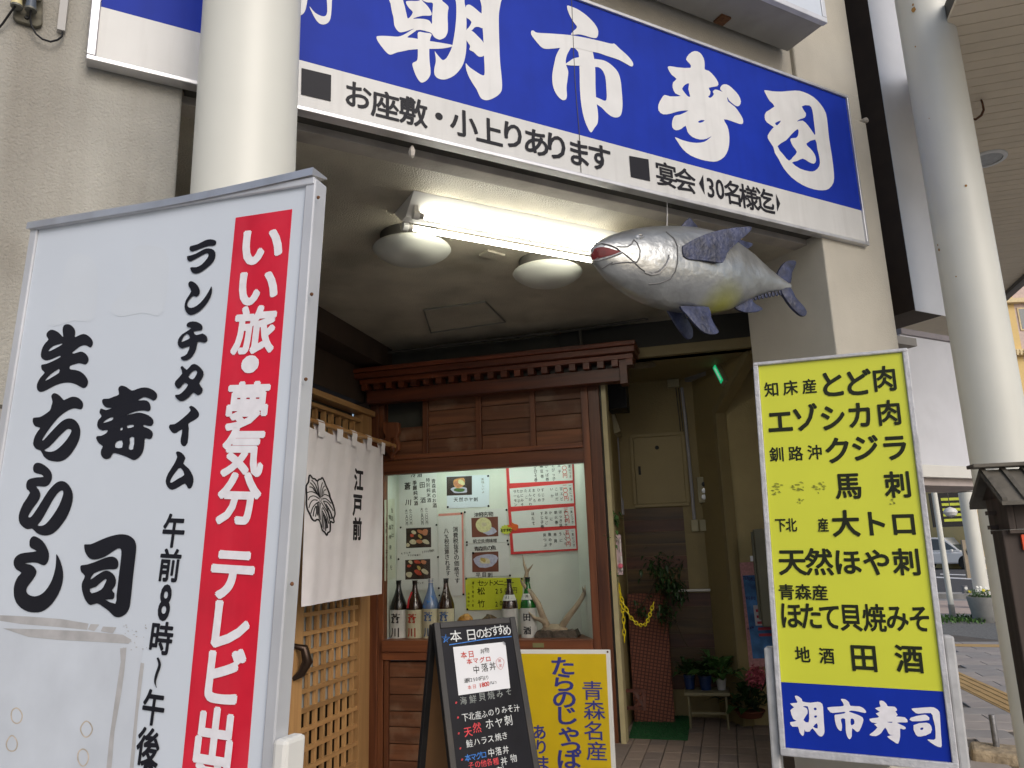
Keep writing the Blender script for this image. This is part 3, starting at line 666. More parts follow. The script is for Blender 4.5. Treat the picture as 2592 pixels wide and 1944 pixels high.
for lp in ([(80, 580), (110, 560), (250, 560), (400, 570), (470, 555), (550, 515), (650, 455), (700, 470), (620, 530), (560, 580), (640, 590), (720, 605), (920, 640), (1080, 665), (1260, 700), (1250, 725), (1100, 755), (920, 760), (720, 765), (600, 775), (500, 795), (400, 815), (300, 850), (240, 820), (170, 740), (100, 640)],
           [(730, 500), (840, 510), (935, 530), (910, 620), (900, 800), (905, 950), (920, 1100), (910, 1180), (860, 1250), (790, 1285), (740, 1255), (690, 1170), (650, 1060), (640, 985), (700, 950), (720, 900), (722, 750), (722, 600)],
           [(1310, -60), (1320, 80), (1320, 250), (1305, 430), (1280, 600), (1250, 740), (1200, 850), (1160, 910), (1110, 935), (1060, 890), (1010, 830), (985, 800), (1000, 900), (1000, 970), (980, 1060), (980, 1150), (1020, 1210), (1090, 1235), (1170, 1230), (1280, 1180), (1370, 1090), (1430, 990), (1465, 850), (1478, 700), (1478, 500), (1478, 300), (1468, 150), (1450, 50), (1430, -60)],
           [(1705, -60), (1715, 100), (1715, 300), (1735, 500), (1745, 700), (1752, 900), (1760, 1050), (1755, 1165), (1700, 1160), (1620, 1110), (1520, 1040), (1468, 985), (1475, 1080), (1510, 1180), (1570, 1290), (1640, 1400), (1680, 1490), (1720, 1540), (1790, 1560), (1870, 1540), (1960, 1490), (2020, 1420), (2032, 1320), (2020, 1150), (2000, 950), (1990, 700), (1982, 400), (1985, 200), (2010, 50), (2010, -60)],
           [(1465, 110), (1520, 72), (1600, 120), (1680, 190), (1730, 240), (1735, 430), (1670, 420), (1610, 425), (1550, 480), (1480, 470), (1520, 420), (1555, 350), (1520, 300), (1470, 260)],
           [(1475, 470), (1560, 480), (1650, 560), (1750, 680), (1760, 850), (1690, 885), (1640, 860), (1590, 810), (1525, 775), (1535, 720), (1500, 660), (1475, 610)]):
    I.out([lp], 940, 0, 6.144)
I.cut()
for lp in ([(560, 75), (620, 85), (700, 120), (800, 190), (890, 280), (940, 360), (945, 430), (920, 470), (860, 465), (780, 440), (700, 425), (610, 430), (640, 385), (685, 335), (640, 270), (590, 180)],
           [(120, 385), (150, 380), (190, 405), (350, 415), (600, 435), (850, 480), (1100, 540), (1145, 540), (1210, 600), (1310, 690), (1375, 775), (1365, 822), (1310, 800), (1200, 740), (1050, 690), (950, 655), (850, 635), (700, 600), (590, 590), (500, 590), (400, 600), (300, 605), (240, 580), (170, 500), (120, 430)],
           [(500, 570), (610, 570), (560, 680), (545, 780), (575, 880), (570, 960), (555, 1080), (560, 1180), (545, 1230), (500, 1235), (440, 1180), (395, 1090), (378, 980), (385, 880), (405, 780), (430, 680)],
           [(545, 790), (600, 750), (650, 720), (740, 715), (740, 805), (640, 810), (560, 805)],
           [(660, 580), (850, 600), (890, 690), (905, 780), (912, 900), (915, 1100), (925, 1250), (945, 1400), (940, 1520), (900, 1580), (858, 1635), (810, 1560), (770, 1450), (740, 1300), (722, 1100), (718, 900), (712, 720), (700, 640)],
           [(890, 735), (960, 735), (1040, 755), (1120, 810), (1190, 890), (1225, 1000), (1240, 1150), (1248, 1300), (1235, 1400), (1200, 1445), (1130, 1445), (1060, 1400), (990, 1330), (915, 1270), (905, 1200), (970, 1220), (1030, 1245), (1052, 1210), (1048, 1080), (1035, 950), (1000, 870), (950, 830), (890, 820)]):
    I.out([lp], 1320, 0, 4.879)
I.cut(); I.hold = False
I.out([[(500, 210), (540, 140), (610, 100), (680, 120), (730, 190), (745, 280), (745, 340), (800, 360), (870, 430), (920, 510), (910, 560), (800, 580), (820, 630), (810, 680), (790, 695), (815, 715), (850, 690), (865, 660), (850, 635), (880, 605), (930, 615), (980, 635), (948, 600), (960, 560), (1000, 535), (1060, 550), (1130, 610), (1190, 680), (1220, 760), (1200, 815), (1160, 822), (1100, 780), (1060, 740), (1045, 700), (1050, 760), (1140, 830), (1200, 910), (1245, 990), (1245, 1050), (1200, 1055), (1100, 1020), (995, 995), (1040, 1080), (1065, 1180), (1068, 1290), (1050, 1400), (1000, 1490), (910, 1545), (820, 1548), (700, 1525), (560, 1470), (460, 1390), (390, 1290), (355, 1230), (430, 1260), (530, 1290), (640, 1305), (740, 1290), (800, 1250), (835, 1215), (770, 1250), (680, 1260), (580, 1225), (520, 1160), (495, 1080), (440, 1120), (370, 1140), (320, 1100), (320, 1020), (350, 950), (420, 935), (530, 880), (400, 890), (300, 920), (200, 930), (140, 880), (140, 800), (180, 720), (220, 675), (290, 695), (430, 690), (360, 655), (325, 580), (330, 510), (375, 465), (310, 410), (260, 320), (290, 298), (400, 315), (560, 320), (545, 260)],
       [(450, 590), (490, 540), (540, 525), (530, 600), (555, 695), (520, 690), (470, 630)], [(660, 1025), (700, 1005), (745, 1010), (710, 1035), (670, 1040)]], 1640, 110, 5.184, 2)
I.out([[(85, 105), (200, 120), (340, 125), (530, 110), (650, 130), (790, 200), (900, 310), (975, 440), (1000, 600), (1020, 800), (1060, 1050), (1090, 1300), (1085, 1440), (1020, 1530), (930, 1555), (800, 1540), (640, 1480), (480, 1370), (360, 1230), (290, 1100), (235, 1010), (215, 930), (150, 830), (132, 760), (200, 660), (215, 635), (120, 570), (88, 500), (110, 420), (230, 340), (160, 260), (110, 170)],
       [(240, 580), (325, 545), (270, 615)], [(625, 340), (735, 325), (780, 400), (800, 550), (822, 745), (790, 720), (720, 620), (640, 545), (555, 560), (600, 525), (670, 500), (685, 440)],
       [(690, 880), (820, 820), (850, 950), (885, 1100), (880, 1200), (820, 1270), (740, 1280), (600, 1240), (485, 1155), (560, 1130), (640, 1095), (720, 1140), (800, 1170), (832, 1120), (810, 1030), (750, 950)],
       [(275, 915), (400, 830), (480, 740), (560, 670), (580, 700), (570, 760), (540, 795), (480, 800), (460, 830), (500, 920), (555, 1000), (500, 1070), (440, 1125), (360, 1040)]], 1920, 210, 5.72, 2)
I.out([[(230, 45), (270, 90), (330, 115), (355, 80), (350, -60), (385, -60), (382, 100), (360, 160), (310, 170), (270, 130)]], 700, 0, 2.765)
I.out([[(150, -60), (215, -60), (205, 60), (175, 105), (140, 90)]], 700, 0, 2.765)
I.done(sg, ma['whiteprint'], 'character')
I = Ink(FA, -.0045, True)
I.chars([('お', 570, 672), ('座', 762, 742), ('敷', 958, 786)], 700, 0, 2.765, 185, 195, .022)
I.chars([('・', 1137, 818)], 700, 0, 2.765, 190, 190, .022)
I.chars([('小', 1312, 868), ('上', 1490, 925), ('り', 1655, 950), ('あ', 1818, 1000), ('り', 1960, 1030)], 700, 0, 2.765, 178, 190, .024)
I.chars([('ま', 180, 1075), ('す', 325, 1105)], 1400, 0, 2.765, 158, 190, .024)
I.chars([('宴', 793, 1228), ('会', 925, 1265)], 1400, 0, 2.765, 140, 165, .022)
I.chars([('3', 1103, 1315), ('0', 1168, 1325)], 1400, 0, 2.765, 110, 175, .02)
I.chars([('名', 1260, 1355), ('様', 1370, 1385), ('迄', 1485, 1410)], 1400, 0, 2.765, 118, 165, .022)
I.poly([(1022, 1282), (1050, 1222), (1062, 1362)], 1400, 0, 2.765); I.poly([(1560, 1355), (1590, 1425), (1570, 1480)], 1400, 0, 2.765)
I.poly([(175, 475), (383, 525), (380, 708), (172, 660)], 700, 0, 2.765); I.poly([(533, 1090), (668, 1115), (680, 1268), (545, 1238)], 1400, 0, 2.765)
I.done(sg, ma['ink'], 'character')
I = Ink(FA, -.0035); I.stroke([(1447, 0), (1450, 75), (1456, 210), (1466, 330), (1471, 437)], 1.6, 0, 0, 1, sm=2); I.done(sg, ma['darkchan'], 'panel_seam')
# upper sign box above it
bk = FW_.off(dw=.0); u2, v2 = bk.uv(1988, 131)
FU = bk.off(dv=v2); uf, _ = 0, 0
tt = (v2 + ZC); q = atz(2089, 60, tt); dd = q - FU.P; wf = dd.dot(FU.n); ufe = dd.dot(FU.u)
ub_ = thing('upper_sign_box', 'pale boxy sign seen from below at the top, above the blue sign', 'sign', FU.w(ufe - 1, 0, wf / 2))
obj('box', MB().box(FU, -1.2, ufe, 0, 1.1, .005, wf), mat('box_underside', (.33, .32, .30), .8, var=.1, streak=.3, spots=.3), ub_, bev=.006)
obj('face', MB().box(FU, -1.18, ufe - .03, .03, 1.08, wf, wf + .008), ma['panelwhite'], ub_)
obj('frame', MB().box(FU, -1.2, ufe + .004, -.004, .03, wf - .02, wf + .014), ma['alupale'], ub_, bev=.003)
obj('frame', MB().box(FU, ufe - .028, ufe + .004, .031, 1.1, wf - .02, wf + .014), ma['alupale'], ub_, bev=.003)
obj('bracket', MB().box(FU, u2 - .6, u2 - .53, -.012, .02, .02, .09), ma['rust'], ub_)

# ---------------------------------------------------------------- white upright sign at the left
def board_frame(vpv, vph, px, py, dist):
    v = ray(*vpv); v = v if v.z > 0 else -v
    u = ray(*vph); u = u if u.x > 0 else -u
    d = ray(px, py); P = CAM + d / math.hypot(d.x, d.y) * dist
    return Fr(P, None, u=u, v=v)
FC = board_frame((1400, -7700), (-4620, 1400), 436, 1000, 1.75)
c = lambda x, y: FC.uv(x, y)
uC0, vC1 = c(82, 580); uC1 = c(797, 540)[0]; vC1 = (c(82, 580)[1] + c(760, 455)[1]) / 2
uCi = c(771, 540)[0]; uCi0 = c(90, 640)[0]
vC0 = FC.uv(400, 2150)[1]
ws = thing('standing_sign', 'tall white standing sign with big black brush characters and a red strip', 'sign', FC.w((uC0 + uC1) / 2, vC0, -.08))
ax = [FC.uv(x, y) for x, y in ((80, 577), (790, 450), (812, 470), (95, 600))]
obj('box', MB().box(FC, uC0 + .003, uC1 - .003, vC0, vC1 - .004, -.034, -.006), ma['alupale'], ws)
obj('face', MB().box(FC, uCi0, uCi, vC0 + .01, vC1 - .012, -.006, 0), ma['panelwhite'], ws)
obj('frame_side', MB().box(FC, uCi + .0005, uC1, vC0, vC1, -.038, .006), ma['alupale'], ws, bev=.003)
obj('frame_side', MB().box(FC, uC0, uCi0 - .0005, vC0, vC1, -.038, .006), ma['alupale'], ws, bev=.003)
obj('frame_top', MB().box(FC, uC0 - .001, FC.uv(800, 470)[0], vC1 - .012, vC1 + .004, -.040, .009), ma['alupale'], ws, bev=.002)
# bent drip cap, lifting at its right end
cp = MB(); uA_, uB_ = uC0 - .004, uC1 - .004; n = 14; top_ = []; 
for i in range(n + 1):
    t = i / n; u = uA_ + (uB_ - uA_) * t; lift = .018 * max(0, (t - .45) / .55) ** 1.6
    top_.append((u, vC1 + .006 + lift))
P = []
for u, v in top_:
    P += [FC.w(u, v - .018, .014), FC.w(u, v, .013), FC.w(u, v + .002, -.042), FC.w(u, v - .002, -.042)]
cp.add(P, [(4 * i + a, 4 * i + b, 4 * i + 4 + b, 4 * i + 4 + a) for i in range(n) for a, b in ((0, 1), (1, 2), (2, 3), (3, 0))] + [(0, 1, 2, 3), (4 * n + 3, 4 * n + 2, 4 * n + 1, 4 * n)])
obj('drip_cap', cp, ma['alu'], ws)
for y in (500, 745, 960, 1478):
    x = 808 - (y - 470) * .068; obj('rivet', MB().lathe(FC.at(x, y, .006), [(.004, 0), (.0035, .002), (.001, .003)], 10, FC.n), ma['rust'], ws)
def bracket_at(px, py):
    u, v = FC.uv(px, py); obj('foot_bracket', MB().box(FC, u - .012, u + .018, v - .3, v, -.05, .014), ma['metalwhite'], ws, bev=.008)
bracket_at(716, 1868)
u0, v0 = FC.uv(597, 552); u1, _ = FC.uv(740, 529)
obj('red_strip', MB().box(FC, u0, u1, vC0 + .012, (v0 + FC.uv(740, 529)[1]) / 2, .0, .0008), ma['red'], ws)
I = Ink(FC, .001, True)
def O(loops, ox, oy, sc, n=3): I.out(loops, ox, oy, sc, n)
O([[(520, 490), (480, 420), (490, 350), (560, 290), (650, 300), (740, 350), (810, 425), (830, 420), (815, 290), (840, 200), (910, 170), (990, 190), (1060, 260), (1085, 340), (1075, 435), (1100, 435), (1170, 400), (1260, 375), (1350, 410), (1430, 490), (1455, 560), (1440, 620), (1400, 660), (1340, 630), (1270, 610), (1180, 640), (1100, 700), (1020, 770), (1060, 785), (1150, 755), (1230, 750), (1310, 800), (1360, 880), (1355, 960), (1300, 1015), (1220, 1000), (1150, 990), (1060, 1015), (975, 1045), (970, 1115), (1080, 1130), (1200, 1170), (1290, 1250), (1345, 1340), (1350, 1420), (1310, 1490), (1250, 1510), (1180, 1480), (1090, 1430), (980, 1400), (850, 1400), (700, 1440), (560, 1510), (420, 1580), (340, 1590), (290, 1550), (275, 1480), (290, 1400), (350, 1290), (440, 1190), (385, 1130), (365, 1060), (385, 1020), (480, 1000), (600, 950), (720, 890), (775, 850), (750, 835), (620, 890), (500, 930), (420, 915), (365, 860), (365, 760), (400, 650), (460, 560)], [(525, 720), (620, 630), (780, 580), (810, 590), (700, 660), (550, 735)], [(460, 1340), (560, 1230), (740, 1110), (740, 1190), (600, 1280), (480, 1350)]], 60, 800, 8.295, 2)
O([[(580, 200), (600, 150), (640, 125), (700, 140), (770, 190), (835, 265), (870, 260), (980, 210), (1060, 200), (1150, 225), (1230, 300), (1250, 380), (1230, 440), (1195, 465), (1120, 450), (1050, 445), (970, 470), (880, 520), (760, 610), (640, 740), (520, 900), (420, 1050), (390, 1110), (420, 1110), (520, 1000), (650, 860), (760, 750), (860, 680), (960, 655), (1060, 680), (1140, 760), (1185, 870), (1190, 980), (1160, 1120), (1090, 1260), (990, 1410), (880, 1510), (760, 1560), (650, 1560), (520, 1530), (420, 1450), (360, 1335), (270, 1300), (205, 1220), (205, 1130), (240, 1020), (300, 920), (345, 850), (250, 825), (200, 760), (190, 690), (210, 640), (330, 630), (430, 580), (550, 490), (580, 400), (605, 300)], [(435, 1320), (530, 1260), (640, 1150), (780, 1000), (900, 890), (960, 880), (1000, 900), (990, 960), (920, 1080), (800, 1220), (680, 1320), (580, 1355), (490, 1350)]], 60, 980, 8.295, 2)
O([[(530, 200), (560, 120), (630, 92), (720, 115), (830, 190), (910, 290), (930, 400), (900, 500), (840, 570), (770, 595), (690, 590), (595, 590), (650, 660), (685, 750), (670, 840), (610, 940), (520, 1060), (430, 1210), (450, 1240), (500, 1220), (600, 1080), (720, 890), (840, 700), (960, 560), (1060, 490), (1150, 478), (1240, 520), (1320, 620), (1365, 750), (1360, 900), (1310, 1080), (1220, 1270), (1080, 1460), (960, 1570), (830, 1620), (720, 1615), (610, 1570), (510, 1475), (420, 1490), (330, 1450), (250, 1360), (228, 1250), (250, 1120), (330, 940), (465, 725), (400, 650), (385, 550), (420, 460), (500, 420), (620, 400), (750, 390), (700, 340), (600, 315), (545, 280)], [(625, 1405), (700, 1310), (800, 1140), (920, 920), (1040, 740), (1130, 675), (1165, 700), (1150, 800), (1070, 1000), (960, 1180), (860, 1310), (780, 1390), (700, 1418)]], 20, 1160, 8.295, 2)
O([[(490, 260), (500, 190), (560, 130), (640, 150), (740, 220), (820, 340), (862, 460), (855, 580), (810, 660), (760, 685), (700, 665), (640, 640), (540, 632), (400, 650), (500, 670), (580, 720), (625, 800), (600, 890), (530, 990), (450, 1100), (430, 1180), (470, 1240), (550, 1275), (640, 1270), (740, 1220), (840, 1110), (920, 960), (970, 800), (995, 650), (1000, 500), (1015, 480), (1070, 580), (1120, 740), (1135, 900), (1110, 1060), (1050, 1220), (960, 1370), (850, 1490), (720, 1570), (580, 1585), (450, 1565), (330, 1500), (240, 1400), (195, 1270), (190, 1130), (215, 1010), (270, 900), (335, 825), (240, 765), (192, 680), (192, 590), (240, 510), (330, 460), (450, 440), (625, 415), (530, 360), (495, 320)]], 10, 1340, 7.54, 2)
O([[(600, 190), (630, 135), (680, 122), (760, 150), (860, 215), (950, 190), (1050, 160), (1150, 160), (1250, 195), (1320, 250), (1345, 310), (1330, 370), (1280, 405), (1220, 380), (1150, 350), (1090, 340), (1030, 365), (975, 405), (1070, 400), (1150, 410), (1200, 460), (1222, 540), (1210, 590), (1170, 610), (1100, 597), (1000, 600), (880, 630), (760, 685), (850, 665), (960, 640), (1060, 645), (1180, 690), (1260, 760), (1275, 830), (1240, 885), (1180, 888), (1085, 870), (1090, 905), (1180, 940), (1250, 1000), (1262, 1070), (1230, 1130), (1180, 1140), (1110, 1130), (1100, 1250), (1070, 1390), (1000, 1490), (920, 1540), (860, 1530), (760, 1480), (620, 1430), (505, 1410), (460, 1490), (380, 1525), (310, 1500), (270, 1430), (275, 1350), (305, 1275), (230, 1220), (180, 1130), (200, 1085), (270, 1080), (370, 1030), (400, 970), (300, 975), (225, 940), (200, 870), (220, 780), (285, 705), (245, 640), (260, 570), (290, 562), (370, 588), (480, 548), (380, 540), (320, 490), (292, 420), (320, 375), (420, 370), (520, 330), (615, 290)], [(315, 830), (360, 780), (440, 735), (505, 728), (490, 775), (420, 805), (330, 832)], [(770, 885), (880, 865), (895, 905), (790, 932)], [(650, 925), (685, 922), (680, 968), (640, 970)], [(545, 1300), (565, 1195), (675, 1168), (675, 1305)], [(800, 1325), (825, 1220), (822, 1120), (905, 1108), (885, 1335)]], 220, 960, 7.54, 2)
O([[(170, 300), (190, 272), (290, 270), (420, 215), (600, 140), (760, 98), (870, 88), (980, 110), (1070, 170), (1115, 260), (1120, 380), (1095, 600), (1065, 850), (1040, 1100), (1015, 1330), (990, 1450), (930, 1540), (840, 1595), (760, 1600), (700, 1570), (620, 1490), (500, 1400), (405, 1350), (290, 1380), (230, 1340), (175, 1250), (140, 1140), (125, 1040), (140, 950), (185, 850), (120, 780), (100, 700), (120, 655), (230, 640), (400, 580), (560, 515), (680, 495), (760, 530), (795, 600), (790, 680), (740, 725), (640, 728), (520, 740), (350, 800), (285, 915), (380, 850), (480, 785), (570, 750), (650, 775), (720, 840), (752, 930), (735, 1030), (680, 1110), (720, 1160), (722, 1230), (690, 1275), (560, 1285), (740, 1355), (760, 1200), (785, 1000), (815, 750), (840, 550), (850, 400), (820, 345), (760, 360), (680, 410), (560, 490), (430, 540), (320, 548), (240, 500), (185, 400)], [(275, 1085), (380, 1050), (470, 970), (560, 905), (578, 930), (540, 1010), (480, 1100), (310, 1165)]], 190, 1340, 7.21, 2)
for lp in ([(205, 185), (220, 165), (300, 145), (400, 95), (470, 80), (530, 95), (543, 125), (520, 160), (440, 165), (350, 195), (240, 235), (205, 215)],
           [(170, 300), (200, 290), (280, 265), (380, 210), (450, 195), (515, 220), (535, 280), (510, 360), (440, 430), (360, 490), (290, 518), (240, 505), (213, 455), (225, 435), (290, 435), (360, 400), (430, 320), (445, 275), (420, 255), (340, 295), (260, 340), (210, 362), (180, 345)],
           [(190, 640), (220, 612), (280, 640), (325, 700), (335, 770), (290, 812), (250, 800), (200, 850), (175, 910), (200, 950), (260, 945), (340, 890), (420, 790), (470, 700), (482, 680), (493, 730), (470, 820), (400, 930), (310, 1010), (220, 1045), (165, 1010), (140, 940), (160, 850), (225, 745), (195, 680)]):
    O([lp], 440, 590, 5.03, 2)
O([[(170, 1160), (210, 1130), (290, 1130), (355, 1165), (372, 1210), (350, 1240), (255, 1252), (290, 1300), (370, 1280), (425, 1320), (432, 1370), (395, 1395), (340, 1385), (305, 1390), (290, 1480), (240, 1570), (170, 1620), (110, 1615), (92, 1585), (120, 1570), (170, 1540), (205, 1440), (110, 1470), (60, 1430), (60, 1360), (110, 1290), (225, 1215), (175, 1195)], [(105, 1370), (130, 1320), (175, 1280), (210, 1335), (160, 1365), (110, 1385)]], 440, 590, 5.03, 2)
O([[(275, 100), (300, 80), (350, 125), (400, 70), (445, 55), (500, 85), (550, 150), (545, 210), (500, 285), (540, 350), (530, 400), (480, 430), (430, 395), (380, 450), (310, 495), (260, 495), (215, 450), (215, 425), (260, 420), (310, 380), (365, 305), (320, 280), (280, 330), (245, 350), (210, 310), (215, 260), (295, 170)], [(370, 210), (410, 150), (455, 130), (475, 155), (455, 200), (420, 240)]], 400, 910, 4.743, 2)
O([[(372, 575), (400, 555), (450, 585), (490, 640), (485, 690), (430, 730), (365, 770), (370, 830), (355, 1000), (310, 1042), (275, 1010), (272, 950), (290, 840), (220, 880), (175, 880), (132, 820), (145, 780), (200, 775), (290, 710), (390, 615)]], 400, 910, 4.743, 2)
O([[(215, 1120), (240, 1102), (290, 1125), (330, 1185), (305, 1250), (370, 1310), (420, 1400), (425, 1470), (400, 1540), (360, 1545), (325, 1490), (250, 1530), (170, 1565), (115, 1530), (92, 1460), (120, 1370), (190, 1260), (230, 1170)], [(145, 1470), (170, 1410), (245, 1310), (285, 1315), (315, 1385), (240, 1430), (170, 1475)]], 400, 910, 4.743, 2)
for ch_, x, y, w, h in (('午', 1215, 955, 158, 235), ('前', 1188, 1197, 152, 230), ('8', 1155, 1452, 165, 330)): I.ch(ch_, x / 2.765, 1000 + y / 2.765, w / 2.765, h / 2.765, .028, -2)
for ch_, x, y, w, h in (('時', 1128, 478, 162, 230), ('午', 1075, 965, 158, 250), ('後', 1038, 1240, 160, 270)): I.ch(ch_, x / 2.765, 1444 + y / 2.765, w / 2.765, h / 2.765, .028, -2)
I.ch('8', 373, 1970, 55, 115, .03)
I.stroke([(1102, 610), (1117, 660), (1095, 730), (1085, 780), (1095, 820)], 20, 0, 1444, 2.765, taper=True)
I.done(ws, ma['ink'], 'character')
I = Ink(FC, .0018, True)
for ch_, x, y, w, h in (('い', 1828, 478, 320, 300), ('い', 1800, 768, 310, 290), ('旅', 1780, 1072, 290, 330), ('・', 1750, 1315, 420, 420)): I.ch(ch_, x / 2.765, 450 + y / 2.765, w / 2.765, h / 2.765, .042, -2)
for ch_, x, y, w, h in (('夢', 1730, 84, 300, 335), ('気', 1702, 400, 295, 345), ('分', 1672, 728, 300, 365), ('テ', 1625, 1255, 335, 385)): I.ch(ch_, x / 2.765, 1000 + y / 2.765, w / 2.765, h / 2.765, .042, -2)
for ch_, x, y, w, h in (('レ', 345, 755, 300, 350), ('ビ', 310, 1090, 290, 380), ('出', 258, 1475, 270, 385), ('演', 235, 1800, 260, 330)): I.ch(ch_, 440 + x / 2.5, 1280 + y / 2.5, w / 2.5, h / 2.5, .042, -2)
I.done(ws, ma['brushwhite'], 'character')
I = Ink(FC, .0003); I.poly([(-200, 330), (300, 360), (640, 400), (1010, 470), (960, 900), (900, 1500), (-300, 1500)], 0, 1444, 2.765); I.poly([(-200, 60 + 330), (300, 415), (840, 520), (830, 800), (745, 1500), (-300, 1500)], 0, 1444, 2.765); I.done(ws, mat('weathered_white', (.60, .64, .70), .6, var=.07, vs=9, spots=.25, dirt=(.5, .53, .57)), 'weathered_area')
I = Ink(FC, .0006)
for lp in ([(0, 313), (200, 322), (430, 340), (620, 372), (610, 415), (400, 395), (150, 375), (0, 352)], [(635, 375), (695, 378), (660, 425), (615, 412)], [(720, 392), (815, 398), (790, 440), (705, 425)], [(20, 405), (300, 412), (600, 425), (860, 450), (920, 485), (900, 512), (700, 500), (400, 485), (200, 465)],
           [(840, 545), (885, 540), (870, 700), (850, 850), (800, 1130), (780, 1382), (745, 1382), (765, 1180), (820, 800), (845, 640)], [(985, 645), (1008, 650), (990, 800), (965, 1000), (935, 1382), (908, 1382), (940, 1050), (970, 750)]):
    I.poly(lp, 0, 1444, 2.765)
for k in range(26): 
    x, y = rnd.uniform(860, 1040), rnd.uniform(370, 560); r = rnd.uniform(3, 9); I.poly([(x - r, y), (x, y - r * .6), (x + r, y), (x, y + r * .7)], 0, 1444, 2.765)
I.done(ws, ma['tape'], 'tape_marks')
I = Ink(FC, .0006)
for x, y in ((115, 1015), (85, 1215), (605, 1110), (580, 1310)): I.stroke([(x + 38 * math.cos(a) * rnd.uniform(.9, 1.1), y + 55 * math.sin(a) * rnd.uniform(.9, 1.1)) for a in [i * .785 for i in range(8)]], 9, 0, 1444, 2.765, closed=True, sm=3)
I.done(ws, mat('ring_stain', (.55, .47, .38), .7, var=.3, vs=60), 'ring_marks')
I = Ink(FC, .0004)
I.out([[(480, 560), (600, 540), (680, 640), (660, 980), (520, 1000), (340, 1030), (420, 800)]], 0, 450, 2.765); I.out([[(930, 500), (1080, 480), (1180, 560), (1140, 940), (1000, 945), (830, 970), (780, 900), (920, 720)]], 0, 450, 2.765)
I.done(ws, ma['patch'], 'overpainted_patches')

# ---------------------------------------------------------------- yellow standing sign at the right
FY = board_frame((1384, -6509), (-3320, 1464), 2150, 1400, 2.75)
def zy(x, y): return 1880 + x / 1.517, 850 + y / 1.517
ys = thing('menu_sign', 'tall yellow standing menu sign with black lettering and a blue foot', 'sign', FY.at(2190, 2200))
y0, y1 = FY.uv(1905, 922), FY.uv(2305, 880); yb0 = FY.uv(1977, 1912); yb1 = FY.uv(2420, 1950)
uY0 = (y0[0] + yb0[0]) / 2; uY1 = (y1[0] + yb1[0]) / 2; vY1 = (y0[1] + y1[1]) / 2; vY0 = (yb0[1] + yb1[1]) / 2
i0, i1, i2, i3 = FY.uv(1920, 928), FY.uv(2283, 891), FY.uv(1989, 1893), FY.uv(2409, 1928)
ui0 = (i0[0] + i2[0]) / 2; ui1 = (i1[0] + i3[0]) / 2; vi1 = (i0[1] + i1[1]) / 2; vi0 = (i2[1] + i3[1]) / 2
vbb = (FY.uv(*zy(148, 1330))[1] + FY.uv(*zy(775, 1365))[1]) / 2
obj('box', MB().box(FY, uY0 + .003, uY1 - .003, vY0 + .003, vY1 - .003, -.11, -.006), ma['alupale'], ys)
obj('yellow_face', MB().box(FY, ui0, ui1, vbb, vi1, -.007, 0), ma['yellow'], ys)
obj('blue_face', MB().box(FY, ui0, ui1, vi0, vbb - .0004, -.007, 0), ma['signblue'], ys)
fm = mat('worn_frame', (.55, .55, .57), .6, metal=.3, var=.15, vs=30, spots=.5, dirt=(.25, .24, .23), bump=.3, bs=90)
obj('frame_side', MB().box(FY, uY0, ui0 - .0005, vY0, vY1, -.114, .008), fm, ys, bev=.003)
obj('frame_side', MB().box(FY, ui1 + .0005, uY1, vY0, vY1, -.114, .008), fm, ys, bev=.003)
obj('frame_rail', MB().box(FY, uY0 + .001, uY1 - .001, vi1 + .0005, vY1 + .001, -.115, .01), fm, ys, bev=.003)
obj('frame_rail', MB().box(FY, uY0 + .001, uY1 - .001, vY0 - .001, vi0 - .0005, -.115, .01), fm, ys, bev=.003)
# upright stand legs beside the box
lm = mat('leg_paint', (.48, .48, .48), .7, var=.12, vs=30, spots=.3)
for sx, (ax_, ay_) in ((-1, (1946, 1640)), (1, (2385, 1610))):
    uu, vv = FY.uv(ax_, ay_); w_ = .028
    gr = (-.13 - FY.P.z) / FY.v.z + .02
    u0_, u1_ = (uY0 - w_ - .002, uY0 - .002) if sx < 0 else (uY1 + .002, uY1 + w_ + .002)
    obj('leg', MB().box(FY, u0_, u1_, gr, vv, -.10, -.01), lm, ys, bev=.006)
    obj('foot', MB().box(FY, u0_ - .004, u1_ + .004, gr - .01, gr + .04, -.3, .2), lm, ys, bev=.006)
I = Ink(FY, .001, True); A = (1920, 900, 3.19)
I.chars([('知', 107, 275), ('床', 258, 262), ('産', 412, 250)], *A, 118, 118, .022, 0)
I.chars([('と', 595, 235), ('ど', 797, 222)], *A, 230, 220, .03); I.chars([('肉', 1018, 190)], *A, 205, 205, .026)
I.chars([('エ', 175, 535), ('ゾ', 375, 508), ('シ', 600, 505), ('カ', 820, 485)], *A, 215, 220, .03); I.chars([('肉', 1055, 465)], *A, 205, 205, .026)
I.chars([('釧', 147, 800), ('路', 300, 793), ('沖', 455, 783)], *A, 118, 118, .022)
I.chars([('ク', 640, 770), ('ジ', 860, 750), ('ラ', 1100, 745)], *A, 228, 220, .03)
I.chars([('馬', 725, 1055), ('刺', 1125, 1045)], *A, 218, 215, .026)
I.chars([('下', 178, 1370), ('北', 265, 1370), ('産', 523, 1370)], *A, 88, 112, .022)
I.chars([('大', 705, 1360), ('ト', 935, 1360), ('ロ', 1172, 1360)], *A, 225, 215, .03)
A = (1880, 850, 1.517)
I.chars([('天', 190, 870), ('然', 293, 870), ('ほ', 402, 870), ('や', 515, 872), ('刺', 630, 870)], *A, 108, 104, .026)
I.chars([('青', 168, 985), ('森', 232, 985), ('産', 297, 987)], *A, 62, 60, .022)
I.chars([('ほ', 185, 1075), ('た', 262, 1078), ('て', 335, 1080), ('貝', 415, 1083), ('焼', 505, 1085), ('み', 593, 1085), ('そ', 680, 1088)], *A, 88, 106, .024)
